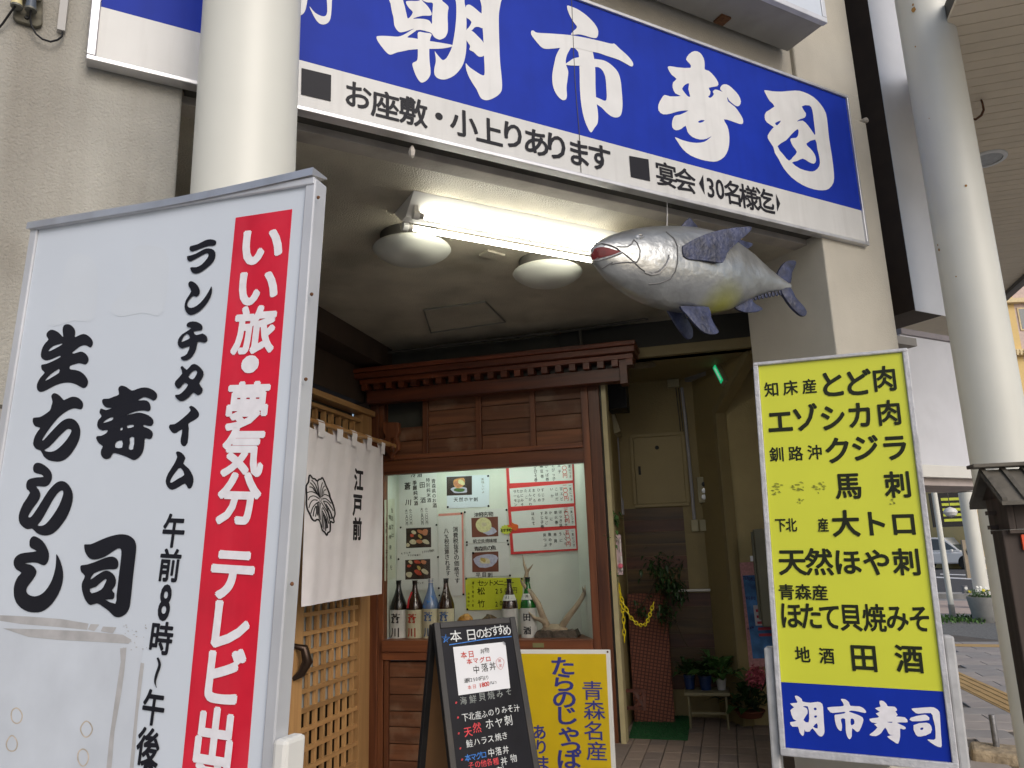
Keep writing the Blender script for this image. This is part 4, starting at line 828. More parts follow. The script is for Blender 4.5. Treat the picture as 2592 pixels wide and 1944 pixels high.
I.chars([('地', 230, 1225), ('酒', 323, 1230)], *A, 58, 62, .022); I.chars([('田', 465, 1238), ('酒', 640, 1242)], *A, 108, 108, .026)
I.done(ys, ma['inky'], 'character')
I = Ink(FY, .0008); A = (1920, 900, 3.19)
for cx, cy in ((160, 1080), (320, 1050), (485, 1065)):
    for k in range(16):
        x, y = cx + rnd.uniform(-45, 45), cy + rnd.uniform(-48, 48); l = rnd.uniform(6, 22); I.poly([(x - l, y - 3), (x, y - 8), (x + l, y + 1), (x + 2, y + 5)], *A)
for cx, cy in ((340, 1175), (1085, 1180)):
    for k in range(8):
        x, y = cx + rnd.uniform(-24, 24), cy + rnd.uniform(-20, 20); I.poly([(x - 9, y), (x, y - 6), (x + 9, y + 2), (x, y + 6)], *A)
I.done(ys, ma['smudge'], 'peeled_lettering')
I = Ink(FY, .001, True); A = (1980, 1740, 5.027)
I.out([[(160, 110), (200, 110), (250, 150), (260, 180), (360, 195), (450, 183), (510, 210), (522, 300), (530, 450), (538, 560), (520, 610), (490, 625), (450, 600), (385, 520), (350, 560), (295, 560), (285, 530), (275, 600), (255, 615), (220, 570), (200, 500), (130, 500), (98, 445), (150, 435), (180, 420), (140, 400), (105, 290), (150, 255), (100, 205), (190, 195), (180, 160)], [(262, 245), (325, 242), (342, 340), (335, 445), (270, 415), (322, 330), (312, 265)], [(405, 260), (432, 260), (436, 287), (405, 287)], [(410, 360), (440, 358), (437, 382), (410, 382)], [(395, 500), (442, 455), (450, 522)]], *A, 2)
I.out([[(745, 150), (800, 150), (850, 190), (870, 235), (980, 240), (1040, 270), (1068, 310), (1050, 325), (960, 305), (880, 295), (850, 310), (940, 340), (1025, 385), (1025, 450), (980, 555), (940, 560), (890, 520), (885, 620), (855, 660), (825, 620), (808, 540), (800, 400), (745, 405), (760, 470), (755, 550), (720, 540), (685, 480), (665, 360), (700, 345), (790, 330), (790, 310), (640, 325), (600, 300), (575, 255), (680, 245), (780, 235), (770, 190)], [(872, 400), (910, 405), (918, 460), (875, 480)]], *A, 2)
I.out([[(1240, 170), (1290, 175), (1330, 215), (1345, 240), (1430, 245), (1462, 290), (1440, 305), (1470, 350), (1450, 370), (1560, 380), (1598, 440), (1530, 445), (1460, 450), (1545, 490), (1575, 520), (1540, 535), (1500, 525), (1500, 620), (1475, 715), (1420, 690), (1335, 625), (1420, 605), (1380, 605), (1350, 580), (1310, 510), (1260, 580), (1190, 620), (1110, 605), (1150, 570), (1210, 510), (1170, 470), (1210, 455), (1140, 445), (1110, 400), (1210, 385), (1230, 370), (1190, 330), (1240, 310), (1180, 265), (1250, 245), (1240, 210)], [(1330, 440), (1400, 438), (1390, 450)]], *A, 2)
for lp in ([(1645, 270), (1720, 262), (1890, 250), (1950, 265), (2000, 310), (2010, 420), (2020, 600), (2030, 740), (2005, 760), (1940, 735), (1845, 665), (1900, 665), (1950, 650), (1945, 500), (1920, 400), (1890, 325), (1730, 335), (1680, 310)], [(1635, 385), (1780, 350), (1840, 355), (1870, 415), (1650, 430)]): I.out([lp], *A, 2)
I.out([[(1670, 480), (1830, 448), (1895, 490), (1890, 580), (1760, 625), (1700, 600)], [(1760, 515), (1795, 510), (1790, 535), (1760, 540)]], *A, 2)
I.done(ys, ma['brushwhite'], 'character')
# ---------------------------------------------------------------- ceiling lamps
def zc5(x, y): return 700 + x / 2.765, 450 + y / 2.765
ll = thing('strip_light', 'lit twin tube strip light on the dim ceiling behind the tuna', 'light', atz(1200, 560, 3.13))
p0 = atz(1022, 540, 3.14); FLi = Fr(Vector((p0.x, p0.y, 0)), A_YAW)
Lh = 1.28
obj('housing', MB().add([FLi.w(u, v, w) for u in (0, Lh) for v, w in ((ZC - .001, .14), (3.112, .03), (3.112, -.03), (ZC - .001, -.14))], [(0, 1, 2, 3), (4, 5, 6, 7), (0, 4, 5, 1), (1, 5, 6, 2), (2, 6, 7, 3), (3, 7, 4, 0)]), ma['metalwhite'], ll)
for sgn in (1, -1):
    obj('tube', MB().tube([FLi.w(.075, 3.106, sgn * .075), FLi.w(Lh - .075, 3.106, sgn * .075)], .0145, 12), ma['tubelit'], ll, smooth=True)
    for u in (.02, Lh - .05):
        obj('socket', MB().tube([FLi.w(u, 3.106, sgn * .075), FLi.w(u + .03, 3.106, sgn * .075)], .023, 12), ma['metalwhite'], ll, smooth=True)
        obj('socket_arm', MB().box(FLi, u + .005, u + .025, 3.115, 3.17, min(sgn * .05, sgn * .085), max(sgn * .05, sgn * .085)), ma['metalwhite'], ll)
        obj('tube_cap', MB().tube([FLi.w(u + (.03 if u < .5 else -.026), 3.106, sgn * .075), FLi.w(u + (.056 if u < .5 else 0.0), 3.106, sgn * .075)], .0152, 12), mat('cap_grey', (.35, .33, .3), .5), ll, smooth=True)
def dome(px, py, r, lab):
    c = atz(px, py, 3.12); t = thing('dome_light', lab, 'light', (c.x, c.y, 3.2), 'round glass dome lights on the recess ceiling')
    obj('base', MB().lathe((c.x, c.y, 3.12), [(r * .8, .0), (r * .82, .08)], 32), ma['darkchan'], t, smooth=True)
    obj('shade', MB().lathe((c.x, c.y, 3.12), [(.01, -.078), (r * .25, -.075), (r * .5, -.065), (r * .72, -.047), (r * .88, -.026), (r * .97, -.010), (r, 0), (r * .97, .010), (r * .8, .016)], 40), ma['dome'], t, smooth=True)
dome(1043, 632, .215, 'larger looking glass dome lamp on the ceiling under the left end of the strip light')
dome(1386, 692, .212, 'glass dome lamp on the ceiling nearer to the mouth of the hanging tuna')
q = atz(*zc5(1510, 548), ZC - .01); o = obj('ceiling_plate', MB().slab([atz(*zc5(*p), ZC - .012) for p in ((1418, 545), (1478, 512), (1600, 545), (1545, 578))], ZC - .014, ZC - .001), ma['ceil']); tag(o, 'small beige square plate on the ceiling between the two dome lamps', 'plate')
hc = [atz(*zc5(*p), ZC - .01) for p in ((1030, 925), (1460, 868), (1600, 1010), (1080, 1085))]
h_ = thing('ceiling_hatch', 'square access hatch with a thin metal rim at the dark back of the ceiling', 'hatch', hc[0])
obj('lid', MB().slab([(p.x, p.y) for p in hc], ZC - .006, ZC - .001), ma['ceil'], h_)
mm_ = MB(); 
for i in range(4): obj('rim', MB().tube([hc[i], hc[(i + 1) % 4]], .006, 6), mat('rim_metal', (.25, .25, .22), .5, metal=.5) if i == 0 else bpy.data.materials['rim_metal'], h_)

# ---------------------------------------------------------------- hanging tuna
def z6(x, y): return 1400 + x / 2.765, 500 + y / 2.765
FT = FA.off(dw=-.06)
tq = lambda x, y: FT.uv(*z6(x, y))
tuna = thing('hanging_tuna', 'big silver model tuna with blue fins and open red mouth, hanging by a string', 'fish model', FT.at(*z6(800, 212)))
stn = [(262, 365, 400), (272, 350, 430), (290, 333, 472), (340, 298, 530), (400, 270, 592), (480, 247, 650), (560, 230, 700), (660, 217, 747), (760, 211, 777), (880, 212, 797), (1000, 222, 806), (1100, 242, 804), (1200, 275, 784), (1300, 328, 742), (1400, 398, 694), (1500, 487, 662), (1580, 552, 651), (1640, 592, 646), (1662, 603, 632)]
SE = 28; rings = []; prof = []
for x, a, b in stn:
    ua, va = tq(x, a); ub_, vb = tq(x, b); u = (ua + ub_) / 2; vc = (va + vb) / 2; hh_ = (va - vb) / 2
    th = hh_ * (.62 if x < 1300 else .5); prof.append((u, vc, hh_, th))
def body_w(u, v, lift=0.):
    for i in range(len(prof) - 1):
        if prof[i][0] <= u <= prof[i + 1][0]:
            t = (u - prof[i][0]) / (prof[i + 1][0] - prof[i][0]); a, b = prof[i], prof[i + 1]
            vc, hh_, th = [a[k] + (b[k] - a[k]) * t for k in (1, 2, 3)]; s_ = max(-1, min(1, (v - vc) / hh_)); return th * math.sqrt(max(0, 1 - s_ * s_)) + lift
    return lift
tb = MB(); dens = []
for i in range(len(prof) - 1):
    for j in range(3): t = j / 3; dens.append(tuple(prof[i][k] + (prof[i + 1][k] - prof[i][k]) * t for k in range(4)))
dens.append(prof[-1])
P = []
for (u, vc, hh_, th) in dens:
    for k in range(SE):
        a = 2 * math.pi * k / SE; P.append(FT.w(u, vc + hh_ * math.cos(a), th * math.sin(a)))
n = len(dens)
tb.add(P, [(i * SE + k, i * SE + (k + 1) % SE, (i + 1) * SE + (k + 1) % SE, (i + 1) * SE + k) for i in range(n - 1) for k in range(SE)] + [list(range(SE))[::-1], list(range((n - 1) * SE, n * SE))])
# silver skin: painted, yellow flush on the belly near the vent
sm_ = mat('tuna_silver', (.38, .39, .39), .33, metal=.7, var=.22, vs=7, bump=.7, bs=16, spots=.4, dirt=(.26, .27, .23))
t_ = sm_.node_tree; bs_ = t_.nodes['Principled BSDF']; lk = [l for l in t_.links if l.to_socket == bs_.inputs['Base Color']][0].from_socket
tcn = t_.nodes.new('ShaderNodeTexCoord'); dist = t_.nodes.new('ShaderNodeVectorMath'); dist.operation = 'DISTANCE'
yl = FT.at(*z6(1165, 800), .03) - FT.at(*z6(800, 212)); dist.inputs[1].default_value = yl
t_.links.new(tcn.outputs['Object'], dist.inputs[0]); mr = t_.nodes.new('ShaderNodeMapRange'); mr.inputs[1].default_value = .04; mr.inputs[2].default_value = .19; mr.inputs[3].default_value = .8; mr.inputs[4].default_value = 0
t_.links.new(dist.outputs['Value'], mr.inputs[0]); mx = t_.nodes.new('ShaderNodeMix'); mx.data_type = 'RGBA'; t_.links.new(mr.outputs[0], mx.inputs[0]); t_.links.new(lk, mx.inputs[6]); mx.inputs[7].default_value = (.50, .50, .05, 1); t_.links.new(mx.outputs[2], bs_.inputs['Base Color'])
bo = obj('body', tb, sm_, tuna, smooth=True)
finm = mat('fin_blue', (.028, .036, .085), .45, var=.6, vs=18, bump=.6, bs=50, spots=.45, dirt=(.11, .12, .16))
def skin_line(name, pts, r, m, lift=0.):
    q = [(x, y) for x, y in pts]; Q = []
    for i in range(len(q) - 1):
        for j in range(4): t = j / 4; Q.append((q[i][0] + (q[i + 1][0] - q[i][0]) * t, q[i][1] + (q[i + 1][1] - q[i][1]) * t))
    Q.append(q[-1]); W_ = []
    for x, y in Q:
        # meet the bulging skin along the line of sight
        w = .08
        for _ in range(8):
            u, v = FT.uv(*z6(x, y), w); w = body_w(u, v, lift)
        W_.append(FT.w(u, v, w))
    obj(name, MB().tube(W_, r, 6), m, tuna, smooth=True)
lipm = mat('lip_silver', (.42, .42, .42), .3, metal=.6, var=.05, bump=.2, bs=40); lined = mat('fish_line', (.13, .13, .13), .5)
def skin_patch(name, pts, m, lift):
    cx = sum(p[0] for p in pts) / len(pts); cy = sum(p[1] for p in pts) / len(pts); V = []; F = []
    RN = 5; n = len(pts)
    for r_ in range(RN + 1):
        for x, y in pts:
            t = r_ / RN; X, Y = cx + (x - cx) * t, cy + (y - cy) * t; w = .05
            for _ in range(8):
                u, v = FT.uv(*z6(X, Y), w); w = body_w(u, v, lift)
            V.append(FT.w(u, v, w))
    F = [(r_ * n + i, r_ * n + (i + 1) % n, (r_ + 1) * n + (i + 1) % n, (r_ + 1) * n + i) for r_ in range(RN) for i in range(n)]
    obj(name, MB().add(V, F), m, tuna, smooth=True)
mouthpts = smooth_loop([(266, 400), (285, 362), (330, 346), (380, 350), (430, 365), (478, 381), (420, 400), (350, 418), (305, 437), (280, 440)], 2)
skin_patch('mouth', mouthpts, mat('mouth_red', (.13, .003, .006), .6, var=.3, vs=20), .004)
skin_line('upper_lip', [(268, 372), (290, 335), (340, 318), (400, 330), (450, 352), (482, 380)], .005, lipm, .004)
skin_line('lower_lip', [(276, 440), (300, 452), (350, 432), (420, 408), (482, 384)], .005, lipm, .004)
for nm, pts in (('groove', [(300, 320), (340, 322), (400, 335), (470, 345), (520, 345), (550, 325), (565, 295), (590, 320), (610, 370), (605, 420), (585, 455), (560, 445), (520, 410), (482, 382)]), ('groove', [(330, 505), (370, 480), (440, 460), (510, 452), (570, 455), (610, 495), (650, 520), (700, 530), (760, 500), (800, 450), (812, 400)]), ('gill_line', [(790, 240), (845, 285), (870, 340), (872, 400), (870, 460), (855, 520), (820, 570), (750, 600), (670, 608)])):
    skin_line(nm, pts, .0035, lined, .0005)
skin_line('gill_ridge', [(640, 522), (690, 540), (740, 530), (790, 480), (815, 420)], .006, lipm, .002)
skin_line('eye_rim', [(585, 270), (600, 260), (625, 262), (632, 272), (615, 282), (595, 280), (585, 270)], .004, lipm, .002)
ew = FT.uv(*z6(608, 271), .1); obj('eye', MB().lathe(FT.w(ew[0], ew[1], body_w(*ew) - .004), [(.016, 0), (.014, .006), (.008, .010), (.002, .011)], 16, FT.n), mat('eye_grey', (.35, .38, .42), .2), tuna, smooth=True)
def fin(name, pts, w0, w1, th, grow=None):
    q = smooth_loop(pts, 2); N = len(q); gx = [p[0] for p in q]; x0, x1 = (min(gx), max(gx)); V = []
    ys = [p[1] for p in q]; y0, y1 = min(ys), max(ys)
    for s_ in (-1, 1):
        for x, y in q:
            t = (x - x0) / (x1 - x0) if grow != 'y' else (y - y0) / (y1 - y0)
            w = w0 + (w1 - w0) * t; u, v = FT.uv(*z6(x, y), w); V.append(FT.w(u, v, w + s_ * th))
    # a swollen middle so that the fin is not a flat plate
    cx, cy = sum(gx) / N, sum(ys) / N
    for s_ in (-1, 1):
        for x, y in q:
            x_, y_ = cx + (x - cx) * .6, cy + (y - cy) * .6; t = (x_ - x0) / (x1 - x0) if grow != 'y' else (y_ - y0) / (y1 - y0)
            w = w0 + (w1 - w0) * t; u, v = FT.uv(*z6(x_, y_), w); V.append(FT.w(u, v, w + s_ * th * 1.6))
    F = [(i, (i + 1) % N, N + (i + 1) % N, N + i) for i in range(N)]
    for b in (0, 1): F += [(b * N + i, b * N + (i + 1) % N, (2 + b) * N + (i + 1) % N, (2 + b) * N + i) for i in range(N)] + [[(2 + b) * N + i for i in range(N)]]
    obj(name, MB().add(V, F), finm, tuna, smooth=True)
pwx = FT.uv(*z6(930, 380), .13)
fin('pectoral_fin', [(905, 345), (930, 325), (1000, 285), (1120, 240), (1250, 215), (1330, 208), (1385, 208), (1368, 245), (1310, 295), (1250, 350), (1215, 390), (1187, 455), (1130, 452), (1040, 440), (950, 432), (910, 410)], body_w(*pwx) - .0, body_w(*pwx) + .05, .005)
fin('dorsal_fin', [(885, 218), (905, 190), (950, 143), (975, 170), (1018, 225), (960, 225)], 0, 0, .006)
fin('second_dorsal_fin', [(1290, 330), (1310, 300), (1345, 312), (1392, 325), (1375, 350), (1335, 362)], -.01, -.03, .006)
fin('pelvic_fin', [(795, 768), (880, 765), (900, 800), (940, 860), (970, 920), (972, 975), (950, 992), (920, 975), (865, 900), (820, 830)], -.04, -.06, .006, 'y')
fin('pelvic_fin', [(885, 762), (980, 765), (1085, 770), (1100, 840), (1130, 900), (1155, 940), (1125, 958), (1060, 950), (1000, 900), (930, 820)], .05, .09, .006, 'y')
fin('anal_fin', [(1270, 768), (1320, 735), (1365, 705), (1410, 745), (1462, 778), (1440, 797), (1370, 806), (1310, 795)], 0, .01, .005)
fin('tail_lobe', [(1565, 545), (1590, 490), (1625, 450), (1665, 443), (1693, 452), (1685, 490), (1665, 530), (1655, 600), (1600, 590)], 0, .0, .008)
fin('tail_lobe', [(1590, 650), (1655, 632), (1690, 700), (1740, 755), (1768, 800), (1755, 832), (1715, 818), (1660, 765), (1615, 700)], 0, .02, .008)
for i in range(9):
    x = 1378 + i * 25; y = 700 - i * 5.2 + (i > 6) * 2; fin('finlet', [(x, y - 12), (x + 14, y - 8), (x + 22, y + 12), (x + 18, y + 24), (x + 6, y + 18)], 0, 0, .003)
s0, s1 = FT.at(1690, 513), FT.at(1688.5, 578)
o = obj('string', MB().tube([s0 + Vector((0, 0, .03)), s1], .002, 6), mat('twine', (.6, .6, .62), .7)); tag(o, 'thin pale string holding up the model tuna', 'string')
dq = FW_.at(1045, 391, -.05); o = obj('paper_scrap', MB().lathe(FW_.at(1043, 385, .02), [(.001, -.03), (.012, -.02), (.016, 0), (.01, .02), (.003, .03)], 5), mat('scrap', (.45, .42, .38), .9)); tag(o, 'small torn paper scrap caught under the blue sign', 'scrap')

# ---------------------------------------------------------------- things in the cabinet window
cream = mat('label_cream', (.55, .52, .36), .8); lwhite = mat('label_white', (.58, .58, .55), .8)
WZ = vWB
def bottle(px, top_y, body, label, lab, txts=(), dw=-.2, neckband=None, lm_=None, capm=None):
    F = FB.off(dw=dw); u, vt = F.uv(px, top_y); r = (F.uv(px + 19.8, 1560)[0] - F.uv(px - 19.8, 1560)[0]) / 2; c = F.w(u, WZ, 0)
    h = F.uv(px, top_y)[1] - WZ; t = thing('sake_bottle', lab, 'bottle', c, 'large sake bottles in the cabinet window')
    pf = [(r * .9, 0), (r, .012), (r, h * .50), (r * .97, h * .56), (r * .82, h * .64), (r * .60, h * .72), (r * .42, h * .80), (r * .31, h * .87), (r * .27, h * .93), (r * .27, h * .955), (r * .33, h * .958), (r * .33, h * .965), (r * .26, h * .97), (r * .26, h * .995)]
    obj('glass_body', MB().lathe(c, pf, 28), body, t, smooth=True)
    obj('cap', MB().lathe(c, [(r * .29, h * .93), (r * .3, h * .995), (r * .36, h), (r * .36, h * 1.006), (r * .1, h * 1.008)], 16), capm or ma['black'], t, smooth=True)
    lt_ = lwhite if label == 'w' else cream
    sg_ = [i for i in range(19)]; an = [math.radians(-84 + 168 * i / 18) for i in sg_]; rr = r + .0012
    def wrap(v0, v1, m, nm, r0=rr, r1=rr, a0=-84, a1=84):
        an_ = [math.radians(a0 + (a1 - a0) * i / 12) for i in range(13)]
        V = [c + F.u * (r0 * math.sin(a)) + F.n * (r0 * math.cos(a)) + Vector((0, 0, v0)) for a in an_] + [c + F.u * (r1 * math.sin(a)) + F.n * (r1 * math.cos(a)) + Vector((0, 0, v1)) for a in an_]
        obj(nm, MB().add(V, [(i, i + 1, 14 + i, 13 + i) for i in range(12)]), m, t, smooth=True)
    wrap(.0, h * .49, lt_, 'label', a0=-86, a1=86)
    if neckband: wrap(h * .63, h * .73, lwhite, 'neck_label', r * .85 + .003, r * .59 + .003)
    for chs, m, du_, sz, bold in txts:
        FI = F.off(du=u, dv=WZ); MBt = MB()
        for k, (ch, v) in enumerate(chs):
            vs, fs = glyph(ch, bold)
            V = []
            for a, b in vs:
                x = du_ * r + a * sz; y = v * h + b * sz; rad = r + .0022 + (0 if not neckband or v < .5 else 0)
                if v > .5: rad = r * (.85 + (.59 - .85) * (v - .63) / .1) + .0045
                x = max(-rad * .98, min(rad * .98, x)); V.append(FI.w(x, y, math.sqrt(max(0, rad * rad - x * x)) + .0006))
            MBt.add(V, fs)
        obj('label_print', MBt, m, t, kind='stuff')
    return t, F, u, r, h, c
bk_ = mat('black_bottle', (.008, .008, .008), .12, spec=.6); br2 = mat('brown_bottle', (.03, .012, .006), .08, spec=.8)
bl2 = mat('blue_bottle', (.13, .20, .36), .12, spec=.7); gr2 = mat('green_bottle', (.005, .12, .012), .08, spec=.8)
redp = mat('red_print', (.5, .03, .01), .7); blup = mat('blue_print', (.03, .12, .35), .7)
ink = ma['ink']
bottle(1009, 1470, bk_, 'w', 'black glass sake bottle with white label and black characters, leftmost in the window', [([('蒼', .34), ('川', .10)], ink, 0, .075, .025)])
t2, F2, u2_, r2, h2, c2 = bottle(1050, 1470, br2, 'c', 'brown sake bottle with red ribbon label and red characters on cream', [([('蒼', .34), ('川', .10)], redp, 0, .072, .025)])
obj('ribbon_label', MB().add([c2 + F2.u * (-.35 * r2 + x * r2 * .3) + F2.n * (rw2 * r2 + .004) + Vector((0, 0, h2 * v)) for x, v, rw2 in ((-.9, .52, .95), (.0, .53, 1.0), (.1, .66, .78), (.8, .80, .36), (.1, .81, .36), (-.8, .66, .72))], [(0, 1, 2, 5), (5, 2, 3, 4)]), mat('ribbon_red', (.55, .02, .03), .5), t2)
t3, F3, u3_, r3, h3, c3 = bottle(1090, 1465, bl2, 'c', 'clear blue sake bottle with a slanting blue label', [([('蒼', .36), ('川', .10)], blup, 0, .072, .02)], capm=mat('silver_cap', (.6, .6, .65), .3, metal=.7))
obj('slant_label', MB().add([c3 + F3.u * (x * r3) + F3.n * (rw2 * r3 + .004) + Vector((0, 0, h3 * v)) for x, v, rw2 in ((-.75, .54, .66), (-.45, .50, .9), (.1, .60, .92), (.65, .66, .45), (.35, .72, .5), (-.2, .64, .75))], [(0, 1, 2, 5), (5, 2, 3, 4)]), mat('slant_blue', (.02, .16, .5), .5), t3)
bottle(1128.8, 1465, br2, 'c', 'dark brown sake bottle with cream label beside the blue one', [([('蒼', .36)], blup, 0, .072, .02), ([('蔵', .80), ('酒', .74)], lwhite, 0, .018, .01)])
bottle(1288.5, 1466, br2, 'w', 'brown sake bottle with white neck label standing behind the blackboard', [([('ん', .68), ], ink, -.15, .034, .01), ([('し', .68)], ink, .25, .034, .01)], neckband=True, dw=-.22)
bottle(1335, 1462, gr2, 'w', 'green sake bottle with white neck label, beside the antlers', [([('田', .34), ('酒', .12)], ink, 0, .06, .025), ([('酒', .68)], ink, 0, .03, .0)], neckband=True, dw=-.2)
# ornaments on the sill
def lump(name, lab, cat, px, py, r, m, sq=(1, .7, .6), seed=1):
    F = FB.off(dw=-.12); c_ = F.at(px, py); mb = MB(); q = [mnoise.noise(Vector((seed, i * .7, 0))) for i in range(9)]
    rings_ = []
    V = []; NS, NR = 14, 9
    for i in range(NR + 1):
        th = math.pi * i / NR
        for k in range(NS):
            ph = 2 * math.pi * k / NS; d = Vector((math.sin(th) * math.cos(ph) * sq[0], math.sin(th) * math.sin(ph) * sq[1], math.cos(th) * sq[2])); d *= r * (1 + .35 * mnoise.noise(d * 2.2 + Vector((seed, 0, 0))) + .12 * mnoise.noise(d * 7 + Vector((seed, 3, 0)))); V.append(c_ + F.u * d.x + F.n * d.y + Vector((0, 0, d.z)))
    mb.add(V, [(i * NS + k, i * NS + (k + 1) % NS, (i + 1) * NS + (k + 1) % NS, (i + 1) * NS + k) for i in range(NR) for k in range(NS)])
    o = obj(name, mb, m, smooth=True); return tag(o, lab, cat)
lump('sea_squirt_model', 'small orange yellow model sea squirt peeking over the blackboard', 'ornament', 1177, 1570, .062, mat('ornament_orange', (.45, .22, .03), .4, var=.4, vs=40, bump=.5, bs=60), (1, .7, .75), 3)
lump('shell_ornament', 'small dark brown and orange shell ornament above the blackboard top', 'ornament', 1240, 1570, .058, mat('ornament_dark', (.09, .05, .02), .5, var=.7, vs=50, bump=.6, bs=60), (1, .7, .7), 8)
ant = thing('antlers', 'pair of pale deer antlers on a skull piece standing in the window', 'antlers', FB.off(dw=-.2).at(*z3(1470, 1520)))
FAn = FB.off(dw=-.2)
am = mat('antler_bone', (.36, .28, .19), .65, var=.25, vs=14, bump=.6, bs=70, spots=.2)
def horn(pts, r, dws):
    n = len(pts); obj('antler', MB().tube([FAn.at(*z3(x, y), d) for (x, y), d in zip(pts, dws)], r, 10), am, ant, smooth=True)
horn([(1410, 1450), (1390, 1400), (1365, 1340), (1335, 1255), (1285, 1180), (1235, 1120), (1228, 1050), (1240, 990), (1218, 930), (1203, 840)], [.03, .026, .024, .022, .021, .021, .018, .016, .010, .002], [0, .02, .03, .03, .02, .0, -.02, -.03, -.04, -.04])
horn([(1395, 1410), (1350, 1388), (1300, 1370), (1270, 1340), (1252, 1318)], [.022, .017, .012, .007, .002], [.03, .05, .06, .06, .06])
horn([(1240, 1125), (1205, 1090), (1190, 1060), (1184, 1035)], [.016, .011, .006, .002], [0, .03, .04, .04])
horn([(1242, 985), (1268, 955), (1290, 925)], [.013, .008, .002], [-.03, -.02, 0])
horn([(1525, 1465), (1550, 1420), (1590, 1360), (1650, 1285), (1700, 1210), (1730, 1140), (1752, 1060), (1757, 1000), (1735, 970)], [.03, .026, .024, .021, .019, .015, .010, .006, .002], [0, .02, .03, .02, .0, -.02, -.03, -.03, -.03])
horn([(1725, 1165), (1712, 1135), (1706, 1110)], [.011, .007, .002], [-.01, .02, .03])
for x, y in ((1408, 1448), (1530, 1462)):
    c_ = FAn.at(*z3(x, y), 0.0); obj('burr', MB().lathe(c_, [(.02, -.006), (.037, -.004), (.037, .004), (.02, .006)], 12, (.4 if x < 1450 else -.4, 0, 1)), am, ant, smooth=True)
sk = MB(); c_ = FAn.at(*z3(1472, 1482)); V = []; NS, NR = 16, 8
for i in range(NR + 1):
    th = math.pi * i / NR
    for k in range(NS):
        ph = 2 * math.pi * k / NS; d = Vector((math.sin(th) * math.cos(ph) * .105, math.sin(th) * math.sin(ph) * .06, math.cos(th) * .05)); d *= 1 + .25 * mnoise.noise(d * 25); V.append(c_ + FAn.u * d.x + FAn.n * d.y + Vector((0, 0, d.z)))
sk.add(V, [(i * NS + k, i * NS + (k + 1) % NS, (i + 1) * NS + (k + 1) % NS, (i + 1) * NS + k) for i in range(NR) for k in range(NS)]); obj('skull_piece', sk, am, ant, smooth=True)
u0, _ = FAn.uv(*z3(1322, 1535)); u1, _ = FAn.uv(*z3(1680, 1535)); st_ = MB()
st_.add([FAn.w(u0 + (u1 - u0) * i / 16, WZ + (.052 + .012 * mnoise.noise(Vector((i * .9, j, 3)))) * (1 if 0 < i < 16 else .35) * (j % 2), (-.06 if j > 1 else .07)) for j in (0, 1, 3, 2) for i in range(17)], [(r_ * 17 + i, r_ * 17 + i + 1, ((r_ + 1) % 4) * 17 + i + 1, ((r_ + 1) % 4) * 17 + i) for r_ in range(4) for i in range(16)])
obj('stone_base', st_, mat('base_stone', (.10, .08, .06), .9, var=.5, vs=30, bump=.8, bs=60), ant, smooth=False)

# papers pinned inside the window
paperw = mat('paper_white', (.62, .62, .60), .9, var=.03); paperb = mat('paper_cool', (.58, .63, .70), .9, var=.03); papery = mat('paper_lime', (.52, .56, .02), .8, var=.04); paperg = mat('paper_aged', (.55, .56, .45), .9, var=.05)
pinkm = mat('pink_border', (.62, .25, .2), .9, var=.2, vs=10); redm = mat('frame_red', (.55, .03, .03), .7); photob = mat('photo_dark', (.03, .015, .012), .4); photobr = mat('photo_brown', (.16, .05, .03), .5)
pen = mat('pen_black', (.01, .01, .01), .9, spec=.1); penr = mat('pen_red', (.5, .03, .02), .8); peng = mat('pen_grey', (.22, .22, .2), .8)
def paper(lab, quad, m, k=1, cat='notice', name='paper_notice', group=None):
    w = .002 * k; P = [FBk.at(*z3(*p), w) for p in quad]; th = FBk.n * .0012
    mb = MB().add(P + [p + th for p in P], [(0, 1, 2, 3), (4, 5, 6, 7)] + [(i, (i + 1) % 4, 4 + (i + 1) % 4, 4 + i) for i in range(4)])
    t = thing(name, lab, cat, sum(P, Vector()) / 4, group); obj('sheet', mb, m, t); return t, w + .0016
def pins(t, pts, w):
    for x, y in pts: obj('pin', MB().lathe(FBk.at(*z3(x, y), w), [(.009, 0), (.008, .003), (.003, .006)], 8, FBk.n), pen, t)
def txt(t, w, items, m):
    I = Ink(FBk, w)
    for s_, x0, y0, x1, y1, wp, hp in items: I.line(s_, *z3(x0, y0), *z3(x1, y1), wp / 3.318, hp / 3.318, .013, .05)
    I.done(t, m, 'handwriting')
def photo(t, w, quad, m, blobs):
    P = [FBk.at(*z3(*p), w) for p in quad]; ph = obj('photo', MB().add(P, [(0, 1, 2, 3)]), m, t)
    for i, (pts, col) in enumerate(blobs):
        I = Ink(FBk, w + .0004 + i * .00012); I.out([pts], *(960, 1150, 3.318), 2); I.done(t, col, 'photo_print')
def ell(cx, cy, rx, ry, rot=0, n=9, j=.15):
    return [(cx + rx * math.cos(a) * math.cos(rot) * q_ - ry * math.sin(a) * math.sin(rot) * q_, cy + rx * math.cos(a) * math.sin(rot) * q_ + ry * math.sin(a) * math.cos(rot) * q_) for a, q_ in [(2 * math.pi * i / n, 1 + rnd.uniform(-j, j)) for i in range(n)]]
C_ = lambda n_, c_: mat('print_' + n_, c_, .6, var=.15, vs=60)
salm, rice, tunar, gold_, greenp, lav, cheese, orng = C_('salmon', (.45, .17, .08)), C_('rice', (.55, .48, .33)), C_('redfish', (.42, .06, .03)), C_('egg', (.45, .33, .1)), C_('green', (.05, .12, .02)), C_('lavender', (.42, .42, .55)), C_('cheese', (.6, .56, .3)), C_('orange', (.55, .25, .08))
t, w = paper('handwritten sheet of cold sake names and prices at upper left of the window', [(165, 150), (480, 140), (487, 600), (172, 612)], paperw, 1)
